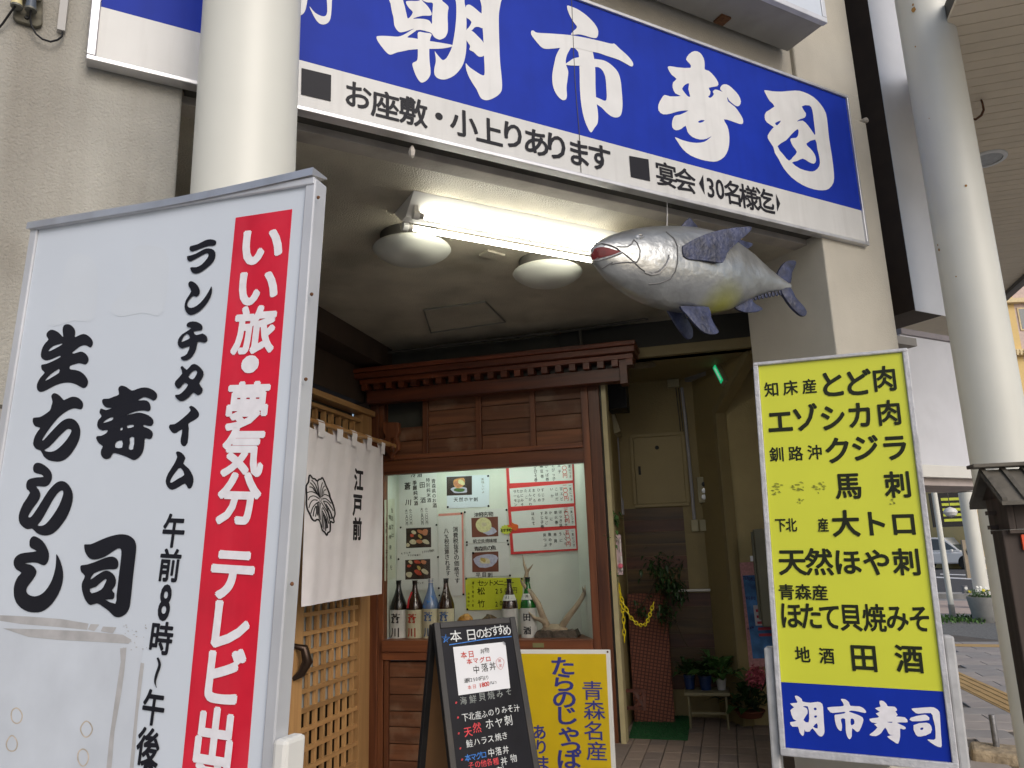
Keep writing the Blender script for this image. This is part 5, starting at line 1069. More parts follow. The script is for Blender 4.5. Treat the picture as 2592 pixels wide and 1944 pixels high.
txt(t, w, [('冷酒', 285, 172, 340, 168, 40, 46), ('青森県のお酒', 455, 225, 465, 430, 34, 38), ('特別純米酒', 408, 218, 418, 385, 34, 38), ('田', 360, 258, 360, 258, 46, 50), ('酒', 370, 388, 370, 388, 46, 50), ('季麗純米酒', 298, 240, 308, 410, 36, 40), ('蒼', 240, 270, 240, 270, 54, 60), ('川', 243, 402, 243, 402, 50, 50), ('小一〇〇〇円', 395, 460, 400, 575, 22, 26), ('大一五〇〇円', 358, 462, 364, 578, 22, 26), ('小一〇〇〇円', 262, 470, 268, 582, 22, 26), ('大一五〇〇円', 228, 474, 234, 586, 22, 26)], pen)
pins(t, [(180, 615), (480, 593)], w)
t, w = paper('sheet with two sushi photos pinned below the sake list', [(152, 616), (490, 600), (500, 1140), (150, 1142)], paperw, 2)
sushi = [(ell(290, 655, 22, 15, .5), rice), (ell(345, 650, 30, 16, .4), salm), (ell(385, 655, 24, 26, .2), salm), (ell(275, 682, 16, 14), tunar), (ell(342, 690, 22, 12, .9), gold_), (ell(282, 735, 30, 20, .1), rice), (ell(335, 733, 28, 18, .2), salm), (ell(390, 735, 30, 18, .5), rice), (ell(240, 762, 16, 18), rice)]
photo(t, w, [(225, 622), (435, 613), (437, 780), (226, 788)], photob, sushi)
photo(t, w, [(218, 888), (428, 878), (431, 1045), (219, 1053)], photob, [(ell(262, 905, 20, 14, .5), rice), (ell(320, 905, 30, 15, .3), tunar), (ell(372, 905, 26, 16, .3), salm), (ell(250, 937, 18, 12), tunar), (ell(335, 955, 22, 12, 1.), gold_), (ell(252, 1010, 26, 24, .4), rice), (ell(325, 992, 38, 17, .6), tunar), (ell(385, 985, 36, 17, .5), rice)])
txt(t, w, [('Aランチ', 190, 832, 255, 826, 18, 20), ('2500円税別', 365, 820, 455, 808, 16, 22), ('サラダ味噌汁', 245, 850, 340, 846, 15, 16), ('ランチ', 325, 1082, 365, 1080, 18, 20)], pen)
pins(t, [(162, 880), (493, 863), (500, 1124)], w)
t, w = paper('cool white sheet with a photo of an orange sea squirt dish', [(563, 183), (925, 172), (922, 440), (570, 455)], paperb, 1)
photo(t, w, [(566, 190), (778, 181), (779, 340), (567, 348)], photob, [(ell(672, 300, 72, 26, 0), lav), (ell(672, 240, 58, 40, -.3), orng), (ell(660, 250, 34, 26, .3), salm), (ell(690, 235, 30, 20, .6), cheese), (ell(672, 300, 50, 16, 0), greenp)])
txt(t, w, [('天然ホヤ刺', 645, 382, 812, 378, 36, 36)], pen); txt(t, w, [('美味しいよ', 868, 210, 872, 315, 24, 24)], peng); pins(t, [(914, 182), (917, 434), (575, 443)], w)
t, w = paper('pink edged notice about sales tax with two handwritten columns', [(495, 500), (706, 486), (717, 1186), (502, 1192)], paperw, 2)
I = Ink(FBk, w); I.poly([(497, 500), (706, 487), (706, 508), (497, 520)], 960, 1150, 3.318); I.poly([(690, 508), (706, 508), (717, 1180), (700, 1182)], 960, 1150, 3.318); I.done(t, pinkm, 'border')
txt(t, w, [('消費税抜きの価格です', 640, 632, 655, 1060, 44, 46), ('八%税加算されます', 562, 645, 578, 1000, 42, 44)], pen); pins(t, [(690, 495), (706, 1176), (505, 1185)], w)
t, w = paper('sheet with a photo of a round grilled scallop dish, above the flatfish sheet', [(718, 470), (1070, 452), (1082, 738), (730, 750)], paperw, 3)
photo(t, w, [(773, 535), (997, 522), (1000, 688), (778, 698)], photobr, [(ell(920, 640, 70, 40, .1, 4, 0), lav), (ell(878, 595, 66, 62, 0, 12, .05), cheese), (ell(880, 590, 22, 18), rice)])
txt(t, w, [('津軽名物', 815, 508, 938, 500, 42, 42), ('帆立貝焼味噌', 805, 732, 972, 724, 34, 34)], pen); pins(t, [(718, 486), (1068, 467), (736, 738), (1077, 725)], w)
t, w = paper('sheet with a photo of white flatfish in a pale bowl, above the lime sheet', [(728, 752), (1085, 740), (1100, 1018), (722, 1034)], paperw, 2)
photo(t, w, [(779, 824), (1000, 815), (1003, 985), (781, 990)], photobr, [([(790, 880), (860, 845), (950, 840), (998, 870), (950, 940), (840, 950)], lav), (ell(890, 895, 44, 26, .1), rice), (ell(870, 885, 26, 16, .6), gold_)])
txt(t, w, [('青森県の魚', 815, 795, 960, 785, 42, 42), ('平目刺', 832, 1012, 932, 1012, 40, 40)], pen); pins(t, [(736, 762), (788, 828), (1083, 756), (1098, 1018)], w)
t, w = paper('lime yellow set menu sheet with two prices in black pen', [(722, 1040), (1208, 1036), (1200, 1300), (732, 1310)], papery, 4)
txt(t, w, [('セットメニュー', 850, 1082, 1110, 1078, 52, 52), ('松', 855, 1150, 855, 1150, 66, 66), ('2500円', 985, 1150, 1140, 1140, 40, 54), ('竹', 860, 1258, 860, 1258, 62, 66), ('2000円', 985, 1256, 1140, 1244, 40, 54), ('握り寿司八貫', 788, 1080, 785, 1270, 20, 24), ('お吸物付', 750, 1170, 750, 1270, 18, 20)], pen); pins(t, [(730, 1044), (1196, 1046), (740, 1302)], w)
rows = [('top red framed price sheet for one hundred yen sushi, cut off by the window top', [(1062, 60), (1632, 40), (1636, 232), (1072, 268)], '一〇〇円', [('玉子', 1508), ('とびっ子', 1460), ('かっぱ巻', 1405), ('納豆巻', 1362), ('かんぴょう巻', 1310)]),
        ('red framed price sheet for two hundred yen sushi', [(1070, 268), (1636, 228), (1648, 424), (1082, 464)], '二〇〇円', [('甘エビ', 1528), ('こはだ', 1487), ('いか', 1447), ('すじ子', 1372), ('ひらめ', 1340), ('まぐろ', 1298), ('えんがわ', 1265), ('たこ', 1230), ('かにみそ', 1195), ('たら子', 1165), ('サーモン', 1138)]),
        ('red framed price sheet for three hundred yen sushi', [(1082, 462), (1646, 424), (1658, 612), (1096, 648)], '三〇〇円', [('赤エビ大', 1562), ('ほっき貝', 1520), ('鉄火巻', 1482), ('かに', 1438), ('あなご', 1400), ('すじ子巻', 1364), ('ほたて', 1288)]),
        ('lowest red framed price sheet for five hundred yen sushi, above the antlers', [(1094, 646), (1657, 610), (1668, 806), (1106, 842)], '五〇〇円', [('いくら', 1560), ('うに', 1520), ('赤貝', 1475), ('数の子', 1432), ('貝つぶ', 1388)])]
for k, (lab, qd, pr_, cols) in enumerate(rows):
    t, w = paper(lab, qd, redm, 3 + k % 2, 'menu', 'price_sheet', 'red framed price sheets in the cabinet window')
    (x0, y0), (x1, y1), (x2, y2), (x3, y3) = qd
    I = Ink(FBk, w); I.poly([(x0 + 24, y0 + 20), (x1 - 12, y1 + 14), (x2 - 12, y2 - 14), (x3 + 24, y3 - 24)], 960, 1150, 3.318); I.done(t, paperw, 'white_field')
    yt = (y0 + y1) / 2; xr = (x1 + x2) / 2
    txt(t, w + .0006, [(s_, cx_, yt + 52 - (cx_ - 1350) * .06, cx_ + 6, yt + 46 + min(118, 30 * len(s_)) - (cx_ - 1350) * .06, 27, 29) for s_, cx_ in cols] + [('一貫につき', xr - 40, y1 + 34, xr - 28, y2 - 44, 20, 24)], pen)
    txt(t, w + .0006, [(pr_, xr - 84, y1 + 42, xr - 72, y2 - 52, 40, 38)], penr)
t = thing('price_sticker', 'yellow starburst sticker with an orange pointing hand between the price sheets', 'sticker', FBk.at(*z3(1090, 620)))
I = Ink(FBk, .012); I.out([[(1065 + (54 if i % 2 else 42) * math.cos(i * math.pi / 12), 632 + (44 if i % 2 else 34) * math.sin(i * math.pi / 12)) for i in range(24)]], 960, 1150, 3.318, 1); I.done(t, mat('burst', (.5, .55, .05), .6), 'burst')
I = Ink(FBk, .0128); I.line('おすすめ', *z3(1032, 640), *z3(1098, 636), 8, 9, .03); I.done(t, pen, 'print')
I = Ink(FBk, .0132); I.out([[(1075, 600), (1090, 592), (1118, 600), (1105, 580), (1112, 570), (1135, 584), (1160, 590), (1168, 605), (1162, 628), (1140, 642), (1118, 632), (1108, 615), (1085, 612)]], 960, 1150, 3.318); I.done(t, mat('hand_orange', (.6, .1, .01), .6), 'hand')
FS = Fr(FBk.w(uKL, 0, 0), None, u=(FBk.w(uKL, 0, 0) - FB.w(uWL, 0, -.04)), v=(0, 0, 1))
if FS.n.dot(FB.u) < 0: FS.n = -FS.n
P = [FS.at(*z3(*p), .003) for p in ((42, 384), (128, 372), (136, 1040), (44, 1066))]
t = thing('paper_notice', 'narrow aged handwritten notice on the left inner side of the window', 'notice', P[0]); obj('sheet', MB().add(P + [p + FS.n * .001 for p in P], [(0, 1, 2, 3), (4, 5, 6, 7)]), paperg, t)
I = Ink(FS, .005); [I.line(s_, *z3(x, a), *z3(x2, b), 20 / 3.318, 40 / 3.318, 0, .05) for s_, x, a, x2, b in (('当店では', 106, 470, 112, 680), ('青森県産米を', 88, 530, 98, 950), ('使用しております', 62, 590, 62, 990))]; I.done(t, pen, 'handwriting')
# ---------------------------------------------------------------- gold sign leaning on the cabinet
def z5(x, y): return 1200 + x / 4.148, 1544 + y / 4.148
FG = FB.off(dw=1.2); FG = Fr(FG.at(1440, 1900), None, u=FB.u, v=(FB.n * -.05 + Vector((0, 0, 1))))
gs = thing('gold_sign', 'golden yellow sign with blue brush lettering standing before the cabinet', 'sign', FG.at(1440, 1944))
uG1, vG1 = FG.uv(1543, 1645); uGi = FG.uv(1534, 1660)[0]; vGi = FG.uv(1440, 1655)[1]; uG0 = uG1 - .8
vG0 = (-.13 - FG.P.z) / FG.v.z + .01
obj('board', MB().box(FG, uG0, uG1, vG0, vG1, -.03, -.001), ma['metalwhite'], gs, bev=.003)
obj('gold_face', MB().box(FG, uG0 + .03, uGi, vG0 + .03, vGi, -.002, .001), ma['gold'], gs)
obj('screw', MB().lathe(FG.at(*z5(1402, 440), .0), [(.006, 0), (.005, .002), (.001, .003)], 10, FG.n), ma['rust'], gs)
I = Ink(FG, .002, True); A = (1200, 1544, 4.148)
I.chars([('た', 930, 592), ('ら', 940, 765), ('の', 948, 938), ('じ', 965, 1110)], *A, 268, 205, .024)
I.chars([('ゃ', 1000, 1290), ('っ', 1012, 1420)], *A, 270, 200, .022); I.chars([('ぱ', 995, 1570)], *A, 262, 215, .024)
I.chars([('青', 1243, 850), ('森', 1262, 1055), ('名', 1262, 1272), ('産', 1290, 1485)], *A, 225, 205, .008)
I.chars([('あ', 685, 1285), ('り', 705, 1440), ('ま', 725, 1610), ('す', 735, 1770)], *A, 150, 160, .024)
I.done(gs, ma['navy'], 'character')

# ---------------------------------------------------------------- A-frame blackboard
def zk(x, y): return 1060 + x / 4.107, 1540 + y / 4.107
ray_ = ray(1195, 1567); Pk = CAM + ray_ / math.hypot(ray_.x, ray_.y) * 3.55
yk = 56.
hz_ = Vector((math.sin(R(62)), math.cos(R(62)), 0)); ray_ = ray(1195, 1567); Pk = CAM + ray_ / math.hypot(ray_.x, ray_.y) * 3.3; FK = Fr(Pk, None, u=hz_, v=Vector((0, 0, 1)) + Vector((-hz_.y, hz_.x, 0)) * .3)
nk = Vector((hz_.y, -hz_.x, 0))
bb_ = thing('blackboard_stand', 'black A-frame blackboard with chalk menu and a taped white paper', 'blackboard', (Pk.x, Pk.y, 0))
uK0, vK1 = FK.uv(*zk(158, 150)); uK1, vK1b = FK.uv(*zk(1003, 80)); vK1 = (vK1 + vK1b) / 2
uq0, uq1 = FK.uv(*zk(160, 150))[0], FK.uv(*zk(957, 80))[0]
vK0 = (-.12 - FK.P.z) / FK.v.z
fw_ = .026; bm_ = ma['black']
wornb = wood('worn_black', (.010, .009, .009), (.02, .018, .017), wear=.25, wc=(.10, .07, .04), rough=.5)
obj('frame_side', MB().box(FK, uK0, uK0 + fw_, vK0, vK1, -.028, 0), wornb, bb_, bev=.003)
obj('frame_side', MB().box(FK, uK1 - fw_, uK1, vK0, vK1, -.028, 0), wornb, bb_, bev=.003)
obj('frame_top', MB().box(FK, uK0 + fw_ + .001, uK1 - fw_ - .001, vK1 - .026, vK1, -.026, -.001), wornb, bb_, bev=.003)
obj('board', MB().box(FK, uK0 + fw_, uK1 - fw_, vK0 + .1, vK1 - .026, -.018, -.004), ma['board'], bb_)
obj('frame_bottom', MB().box(FK, uK0 + fw_ + .001, uK1 - fw_ - .001, vK0 + .06, vK0 + .1, -.026, -.001), wornb, bb_, bev=.003)
FK2 = Fr(FK.w(0, vK1, -.04) + Vector((0, 0, 0)), None, u=hz_, v=Vector((0, 0, 1)) + nk * .26)
v20 = (-.12 - FK2.P.z) / FK2.v.z
obj('rear_leg', MB().box(FK2, uK0, uK0 + fw_, v20, -.002, -.014, .014), wornb, bb_, bev=.003)
obj('rear_leg', MB().box(FK2, uK1 - fw_, uK1, v20, -.002, -.014, .014), wornb, bb_, bev=.003)
obj('rear_board', MB().box(FK2, uK0 + fw_, uK1 - fw_, v20 + .1, -.02, -.006, .004), mat('hardboard', (.26, .13, .05), .7, var=.08), bb_)
A = (1060, 1540, 4.107)
def chalk(name): return mat(name, {'chalk_white': (.6, .62, .62), 'chalk_blue': (.05, .2, .6), 'chalk_red': (.6, .06, .07), 'chalk_faint': (.25, .27, .26)}[name], .9, var=.3, vs=90)
I = Ink(FK, -.0034)
I.chars([('本', 385, 290), ('日', 545, 275)], *A, 118, 122, .010); I.chars([('の', 640, 262), ('お', 716, 250), ('す', 792, 232), ('す', 848, 222), ('め', 915, 230)], *A, 92, 112, .010, 3)
I.done(bb_, chalk('chalk_white'), 'chalk_heading')
I = Ink(FK, -.0034); I.stroke([(318, 378), (450, 358), (700, 318), (965, 292)], 9, *A); I.stroke([(262, 355), (282, 270), (300, 350), (238, 295), (322, 300), (258, 352)], 8, *A, sm=1)
I.chars([('本', 510, 1555), ('マ', 568, 1545), ('グ', 625, 1532), ('ロ', 675, 1522)], *A, 62, 78, .012); I.done(bb_, chalk('chalk_blue'), 'chalk_blue_marks')
I = Ink(FK, -.0034)
for s_, x0, y0, x1, y1, w_, h_ in (('下北産ふのりみそ汁', 480, 1135, 1015, 1035, 66, 84), ('ホヤ刺', 738, 1200, 930, 1170, 90, 118), ('鮭ハラス焼き', 525, 1405, 895, 1322, 70, 84), ('中落丼', 750, 1500, 900, 1470, 66, 90), ('丼物', 885, 1590, 985, 1562, 70, 90), ('刺', 850, 1690, 860, 1690, 80, 90)): I.line(s_, *zk(x0, y0), *zk(x1, y1), w_ / 4.107, h_ / 4.107, .008, .05)
I.done(bb_, chalk('chalk_white') if False else bpy.data.materials['chalk_white'], 'chalk_writing')
I = Ink(FK, -.0034); I.line('海鮮貝焼みそ', *zk(465, 962), *zk(935, 868), 72 / 4.107, 88 / 4.107, .006, .05); I.done(bb_, chalk('chalk_faint'), 'chalk_writing')
I = Ink(FK, -.0034); I.line('天然', *zk(515, 1285), *zk(603, 1240), 22, 27, .010, .05); I.line('その他各種', *zk(545, 1635), *zk(800, 1590), 15, 19, .010, .05)
for x, y in ((388, 980), (407, 1135), (415, 1300), (432, 1455), (450, 1572)): I.poly([(x - 10, y + 8), (x - 2, y - 13), (x + 12, y - 8), (x + 4, y + 12)], *A)
I.done(bb_, chalk('chalk_red'), 'chalk_red_marks')
pt = thing('taped_paper', 'white handwritten paper taped on the blackboard with red and black writing', 'notice', FK.at(*zk(650, 620)))
P = [FK.at(*zk(*p), -.003) for p in ((413, 905), (950, 828), (903, 388), (862, 351), (356, 403))]
obj('sheet', MB().add(P + [p + FK.n * .0008 for p in P], [tuple(range(5)), tuple(range(5, 10))] + [(i, (i + 1) % 5, 5 + (i + 1) % 5, 5 + i) for i in range(5)]), mat('sheet_white', (.72, .73, .76), .8, var=.02), pt)
obj('curled_corner', MB().add([FK.at(*zk(903, 388), -.0015), FK.at(*zk(862, 351), -.0015), FK.at(*zk(880, 345), .006), FK.at(*zk(898, 356), .012)], [(0, 1, 2), (0, 2, 3)]), bpy.data.materials['sheet_white'], pt)
I = Ink(FK, -.0014); I.line('本日', *zk(467, 488), *zk(543, 475), 16, 18, .014, .02); I.line('本マグロ', *zk(525, 552), *zk(722, 526), 14, 15, .016, .02); I.line('1800', *zk(640, 800), *zk(720, 782), 14, 15, .02, .02)
I.stroke([(845, 512), (885, 545), (878, 600), (855, 635), (815, 600), (805, 545)], 3, *A, closed=True); I.line('限定', *zk(840, 545), *zk(850, 595), 8, 8); I.line('本日', *zk(528, 822), *zk(578, 812), 10, 11); I.done(pt, bpy.data.materials['pen_red'], 'red_writing')
I = Ink(FK, -.0014); I.line('丼物', *zk(662, 448), *zk(708, 435), 12, 14, 0, .03); I.line('中落丼', *zk(600, 635), *zk(768, 600), 17, 22, 0, .03); I.line('通常2500円より', *zk(490, 752), *zk(712, 718), 9, 12, 0, .03); I.line('円より', *zk(752, 775), *zk(800, 770), 6, 8)
I.done(pt, bpy.data.materials['pen_black'], 'black_writing')

# ---------------------------------------------------------------- lobby furnishings
def zl(x, y): return 1480 + x / 3.771, 820 + y / 3.771
def zm(x, y): return 1480 + x / 2.09, 1150 + y / 2.09
FLB0 = FLB
ochre2 = mat('hatch_paint', (.31, .245, .12), .6, var=.05, spots=.1); cream2 = mat('cream_plastic', (.36, .32, .20), .5); dk = ma['darkchan']
hb = lambda p, q: (*FLB.uv(*p), *FLB.uv(*q))
hatch = thing('wall_hatch', 'large flush ochre service hatch on the back wall of the lobby', 'hatch', FLB.at(*zl(700, 1300)))
a, b, c_, d_ = FLB.uv(*zl(440, 1075)), FLB.uv(*zl(940, 1035)), FLB.uv(*zm(535, 262)), FLB.uv(*zm(268, 278))
obj('door_leaf', MB().prism(FLB, [(a[0] + .02, d_[1] + .02), (b[0] - .02, d_[1] + .02), (b[0] - .02, a[1] - .02), (a[0] + .02, a[1] - .02)], .006, .022), ochre2, hatch, bev=.003)
for x0_, x1_, y0_, y1_ in ((a[0], b[0], a[1] - .018, a[1] + .01), (a[0], b[0], d_[1] - .01, d_[1] + .018), (a[0] - .01, a[0] + .018, d_[1] + .0185, a[1] - .0185), (b[0] - .018, b[0] + .01, d_[1] + .0185, a[1] - .0185)):
    obj('frame', MB().box(FLB, x0_, x1_, y0_, y1_, .001, .03), ochre2, hatch, bev=.002)
obj('latch', MB().box(FLB, FLB.uv(*zl(515, 1400))[0], FLB.uv(*zl(538, 1400))[0], FLB.uv(*zl(525, 1443))[1], FLB.uv(*zl(525, 1362))[1], .022, .028), ma['black'], hatch)
obj('keyhole', MB().lathe(FLB.at(*zl(690, 1180), .022), [(.018, 0), (.016, .004), (.003, .005)], 14, FLB.n), ma['black'], hatch)
def box_thing(name, lab, cat, P0, P1, fr, w0, w1, m, bev=.004, part='case'):
    (ua, va), (ub2, vb2) = fr.uv(*P0), fr.uv(*P1); t = thing(name, lab, cat, fr.w((ua + ub2) / 2, (va + vb2) / 2, w0)); obj(part, MB().box(fr, min(ua, ub2), max(ua, ub2), min(va, vb2), max(va, vb2), w0, w1), m, t, bev=bev); return t
t = box_thing('button_panel', 'cream button panel with one dark and two grey round buttons', 'control panel', zm(592, 123), zm(680, 255), FLB, .001, .05, cream2)
for y, m_ in ((158, ma['black']), (192, ma['alu']), (226, ma['alu'])): obj('button', MB().lathe(FLB.at(*zm(632, y), .05), [(.022, 0), (.02, .008), (.004, .01)], 14, FLB.n), m_, t, smooth=True)
t = box_thing('junction_cover', 'cream junction cover high on the back wall', 'cover', zl(790, 545), zl(905, 608), FLB, .001, .06, cream2)
t = box_thing('switch_plate', 'cream switch plate with a small mark, left of the blank one', 'switch', zm(562, 346), zm(604, 408), FLB, .001, .03, cream2)
t = box_thing('switch_plate', 'blank cream switch plate right of the marked one', 'switch', zm(607, 346), zm(648, 406), FLB, .001, .028, cream2)
t = box_thing('wall_speaker', 'black box hanging high on the lobby wall beside the cabinet', 'speaker', zl(262, 525), zl(460, 905), FLB, .3, .55, ma['black'], .006)
(ua, va) = FLB.uv(*zl(300, 545)); 
t = thing('air_duct', 'cream boxed duct running down beside the black box in the lobby', 'duct', FLB.at(*zl(220, 700), .2)); 
obj('duct', MB().tube([FLB.at(*zl(215, 540), .25), FLB.at(*zl(215, 820), .25), FLB.at(*zl(290, 1010), .2), FLB.at(*zl(300, 1040), .05)], .06, 4), cream2, t)
def pipe(name, lab, pts, r, m, cat='pipe', fr=FLB, w=.02): o = obj(name, MB().tube([fr.at(*p, w) for p in pts], r, 8), m, smooth=True); return tag(o, lab, cat)
pipe('wall_conduit', 'pale grey conduit dropping past the hatch to the switches', [zl(925, 610), zl(960, 900), zl(1015, 1500), zm(565, 160), zm(580, 345)], .014, mat('conduit_grey', (.34, .33, .36), .5))
pipe('wall_conduit', 'pale grey conduit at the left of the lobby back wall', [zl(308, 1060), zl(340, 1650), zm(198, 250), zm(202, 320)], .014, bpy.data.materials['conduit_grey'])
for xx in (870, 895): pipe('cable', 'thin cable clipped above the hatch, %s one of two' % ('left' if xx == 870 else 'right'), [zl(xx, 610), zl(xx + 45, 1025)], .004, dk, 'cable')
pipe('cord', 'thin grey cord hanging down the right edge of the lobby back wall', [zm(705, 0), zm(716, 180), zm(730, 350), zm(735, 600), zm(762, 745)], .006, bpy.data.materials['conduit_grey'], 'cable')
t = thing('cord_socket', 'small pale plug socket at the end of the hanging cord', 'socket', FLB.at(*zm(762, 760), .02)); obj('plug', MB().box(FLB, *(lambda a_, b_: (a_[0], b_[0], b_[1], a_[1]))(FLB.uv(*zm(754, 748)), FLB.uv(*zm(770, 775))), .01, .03), cream2, t)
t = thing('tension_rod', 'white horizontal rod with a bracket crossing the wood panels', 'rod', FLB.at(*zm(600, 720), .04)); obj('rod', MB().tube([FLB.at(*zm(460, 722), .04), FLB.at(*zm(665, 718), .04)], .01, 8), ma['metalwhite'], t, smooth=True); obj('bracket', MB().box(FLB, *(lambda a_, b_: (a_[0], b_[0], b_[1], a_[1]))(FLB.uv(*zm(680, 668)), FLB.uv(*zm(742, 695))), .001, .05), cream2, t)
# recessed downlight and exit sign
c_ = atz(*zl(545, 385), LZ); t = thing('downlight', 'round recessed downlight with a dim chrome rim in the lobby ceiling', 'light', c_); obj('rim', MB().lathe((c_.x, c_.y, LZ), [(.10, -.001), (.115, -.012), (.09, -.014), (.07, -.002)], 28), mat('chrome', (.45, .42, .45), .2, metal=.9), t, smooth=True)
e0, e1 = FLR.at(*zl(1232, 412), .03), FLR.at(*zl(1308, 560), .03)
t = thing('exit_sign', 'small green emergency exit sign on a white box, lit', 'sign', e0); FX = Fr(e0, None, u=e1 - e0, v=(0, 0, 1)) 
le = (e1 - e0).length; FX = Fr(e0, None, u=(e1 - e0), v=FLR.n.cross(e1 - e0)); s_v = FX.v if FX.v.z > 0 else -FX.v
obj('box', MB().box(FX, -.03, le + .03, -.02, .05, -.03, .0), cream2, t); obj('green_face', MB().box(FX, 0, le, -.012, .03, .0005, .004), mat('exit_green', (.0, .4, .12), .5, emit=(.02, .8, .3), es=.55), t)
obj('white_band', MB().box(FX, le * .12, le * .88, .001, .018, .0045, .006), mat('exit_white', (.7, .9, .8), .5, emit=(.6, 1, .8), es=.35), t)
# printed vinyl wood panels on the back wall
def vinyl(lab, q0, q1, hues):
    (ua, va), (ub2, vb2) = FLB.uv(*q0), FLB.uv(*q1); t = thing('wood_panel', lab, 'panel', FLB.w((ua + ub2) / 2, vb2)); n = 7; hgt = (va - vb2) / n
    for i in range(n): obj('plank', MB().box(FLB, ua, ub2, vb2 + hgt * i + .001, vb2 + hgt * (i + 1) - .001, .002, .006 + .002 * (i % 2)), hues[i % len(hues)], t)
hu = [wood('plank_a', (.05, .025, .008), (.13, .07, .02), yaw=100), wood('plank_b', (.055, .03, .01), (.16, .09, .022), yaw=100), wood('plank_c', (.05, .018, .008), (.13, .045, .02), yaw=100)]
vinyl('dark printed wood plank panel under the hatch', zm(205, 290), zm(555, 735), hu)
vinyl('brown printed wood plank panel behind the plant stand', zm(430, 735), zm(810, 1245), hu[::-1])
# terracotta mesh panel
FM = FLB.off(dw=.25); ua, va = FM.uv(*zm(222, 738)); ub2, vb2 = FM.uv(*zm(470, 1300)); t = thing('mesh_panel', 'tall terracotta coloured mesh covered panel standing in the lobby', 'panel', FM.w((ua + ub2) / 2, LF))
brick = bpy.data.materials.new('terracotta_mesh'); brick.use_nodes = True; nt_ = brick.node_tree; b_ = nt_.nodes['Principled BSDF']; bt = nt_.nodes.new('ShaderNodeTexBrick'); tc_ = nt_.nodes.new('ShaderNodeTexCoord'); mp_ = nt_.nodes.new('ShaderNodeMapping')
mp_.inputs['Rotation'].default_value = (R(90), 0, R(-10)); nt_.links.new(tc_.outputs['Object'], mp_.inputs[0]); nt_.links.new(mp_.outputs[0], bt.inputs[0])
for k_, v_ in (('Scale', 1.), ('Brick Width', .028), ('Row Height', .026), ('Mortar Size', .004)): bt.inputs[k_].default_value = v_
bt.offset = 0; bt.inputs['Color1'].default_value = (.24, .08, .045, 1); bt.inputs['Color2'].default_value = (.20, .065, .035, 1); bt.inputs['Mortar'].default_value = (.07, .025, .018, 1); nt_.links.new(bt.outputs[0], b_.inputs['Base Color']); b_.inputs['Roughness'].default_value = .8
obj('board', MB().box(FM, ua, ub2, LF, va, -.02, 0), brick, t, bev=.004)
# green mat
mq = [atz(*zm(*p), LF + .004) for p in ((235, 1500), (272, 1372), (562, 1385), (545, 1512))]
t = thing('door_mat', 'small green artificial turf mat on the lobby floor', 'mat', mq[0]); obj('base', MB().slab([(p.x, p.y) for p in mq], LF + .001, LF + .008), mat('mat_green', (.012, .10, .025), .95, var=.3, vs=60, bump=1, bs=300), t)
tf = MB(); 
for i in range(2600):
    a_, b_ = rnd.random(), rnd.random(); p = (mq[0] * (1 - a_) + mq[3] * a_) * (1 - b_) + (mq[1] * (1 - a_) + mq[2] * a_) * b_; p.z = LF + .008
    d = Vector((rnd.uniform(-1, 1), rnd.uniform(-1, 1), 0)) * .003; tf.add([p - d, p + d, p + d * .3 + Vector((rnd.uniform(-.004, .004), rnd.uniform(-.004, .004), .013))], [(0, 1, 2)])
obj('turf', tf, bpy.data.materials['mat_green'], t, kind='stuff')
# plants
def leaf(mb, p, d, L, w, droop=.4):
    d = d.normalized(); s_ = d.cross(Vector((0, 0, 1))); s_ = s_.normalized() if s_.length > .1 else Vector((1, 0, 0)); up = s_.cross(d)
    a = p + d * L * .45 + up * w * .2; tip = p + d * L - Vector((0, 0, droop * L)); mb.add([p, a + s_ * w, tip, a - s_ * w, a - up * w * .3], [(0, 1, 4), (1, 2, 4), (2, 3, 4), (3, 0, 4)])
lm1 = mat('leaf_dark', (.02, .05, .012), .45, var=.5, vs=25); lm2 = mat('leaf_light', (.05, .12, .03), .4, var=.5, vs=25)
FP = FLB.off(dw=.15)
def pot(px0, px1, ytop, ybot, m, lab, n, L, lm_, dw=.3, seed=1):
    F = FLB.off(dw=dw); a_, b_ = F.uv(*zm(px0, ytop)), F.uv(*zm(px1, ybot)); r = (b_[0] - a_[0]) / 2; c = F.w((a_[0] + b_[0]) / 2, b_[1]); h = a_[1] - b_[1]; rr_ = random.Random(seed)
    t = thing('potted_plant', lab, 'plant', c); obj('pot', MB().lathe(c, [(r * .72, 0), (r * .95, h * .85), (r, h * .86), (r, h), (r * .88, h), (r * .85, h * .9)], 20), m, t, smooth=True)
    mb = MB()
    for i in range(n):
        d = Vector((rr_.uniform(-1, 1), rr_.uniform(-1, .7), rr_.uniform(.2, 1.3))); q = c + Vector((rr_.uniform(-r, r) * .5, rr_.uniform(-r, r) * .5, h * .95)) + d.normalized() * rr_.uniform(0, L * .8); leaf(mb, q, d, L * rr_.uniform(.5, 1), L * rr_.uniform(.1, .24))
    obj('foliage', mb, lm_, t, kind='stuff'); return t
pb = mat('pot_blue', (.008, .03, .11), .35)
pot(520, 590, 1165, 1240, pb, 'dark leafed plant in a blue pot, left one on the stand', 70, .12, lm1, seed=2)
pot(598, 680, 1168, 1246, pb, 'dark leafed plant in a blue pot, middle one on the stand', 70, .12, lm1, seed=3)
pot(690, 755, 1185, 1245, mat('pot_white', (.4, .4, .4), .6), 'broad leafed plant in a white pot at the right of the stand', 46, .2, lm2, seed=4)
F = FLB.off(dw=.3); ua, va = F.uv(*zm(527, 1243)); ub2, vb2 = F.uv(*zm(765, 1255)); t = thing('plant_stand', 'low cream plant stand with thin legs holding three pots', 'stand', F.w((ua + ub2) / 2, LF)); cream3 = mat('stand_paint', (.20, .175, .10), .6)
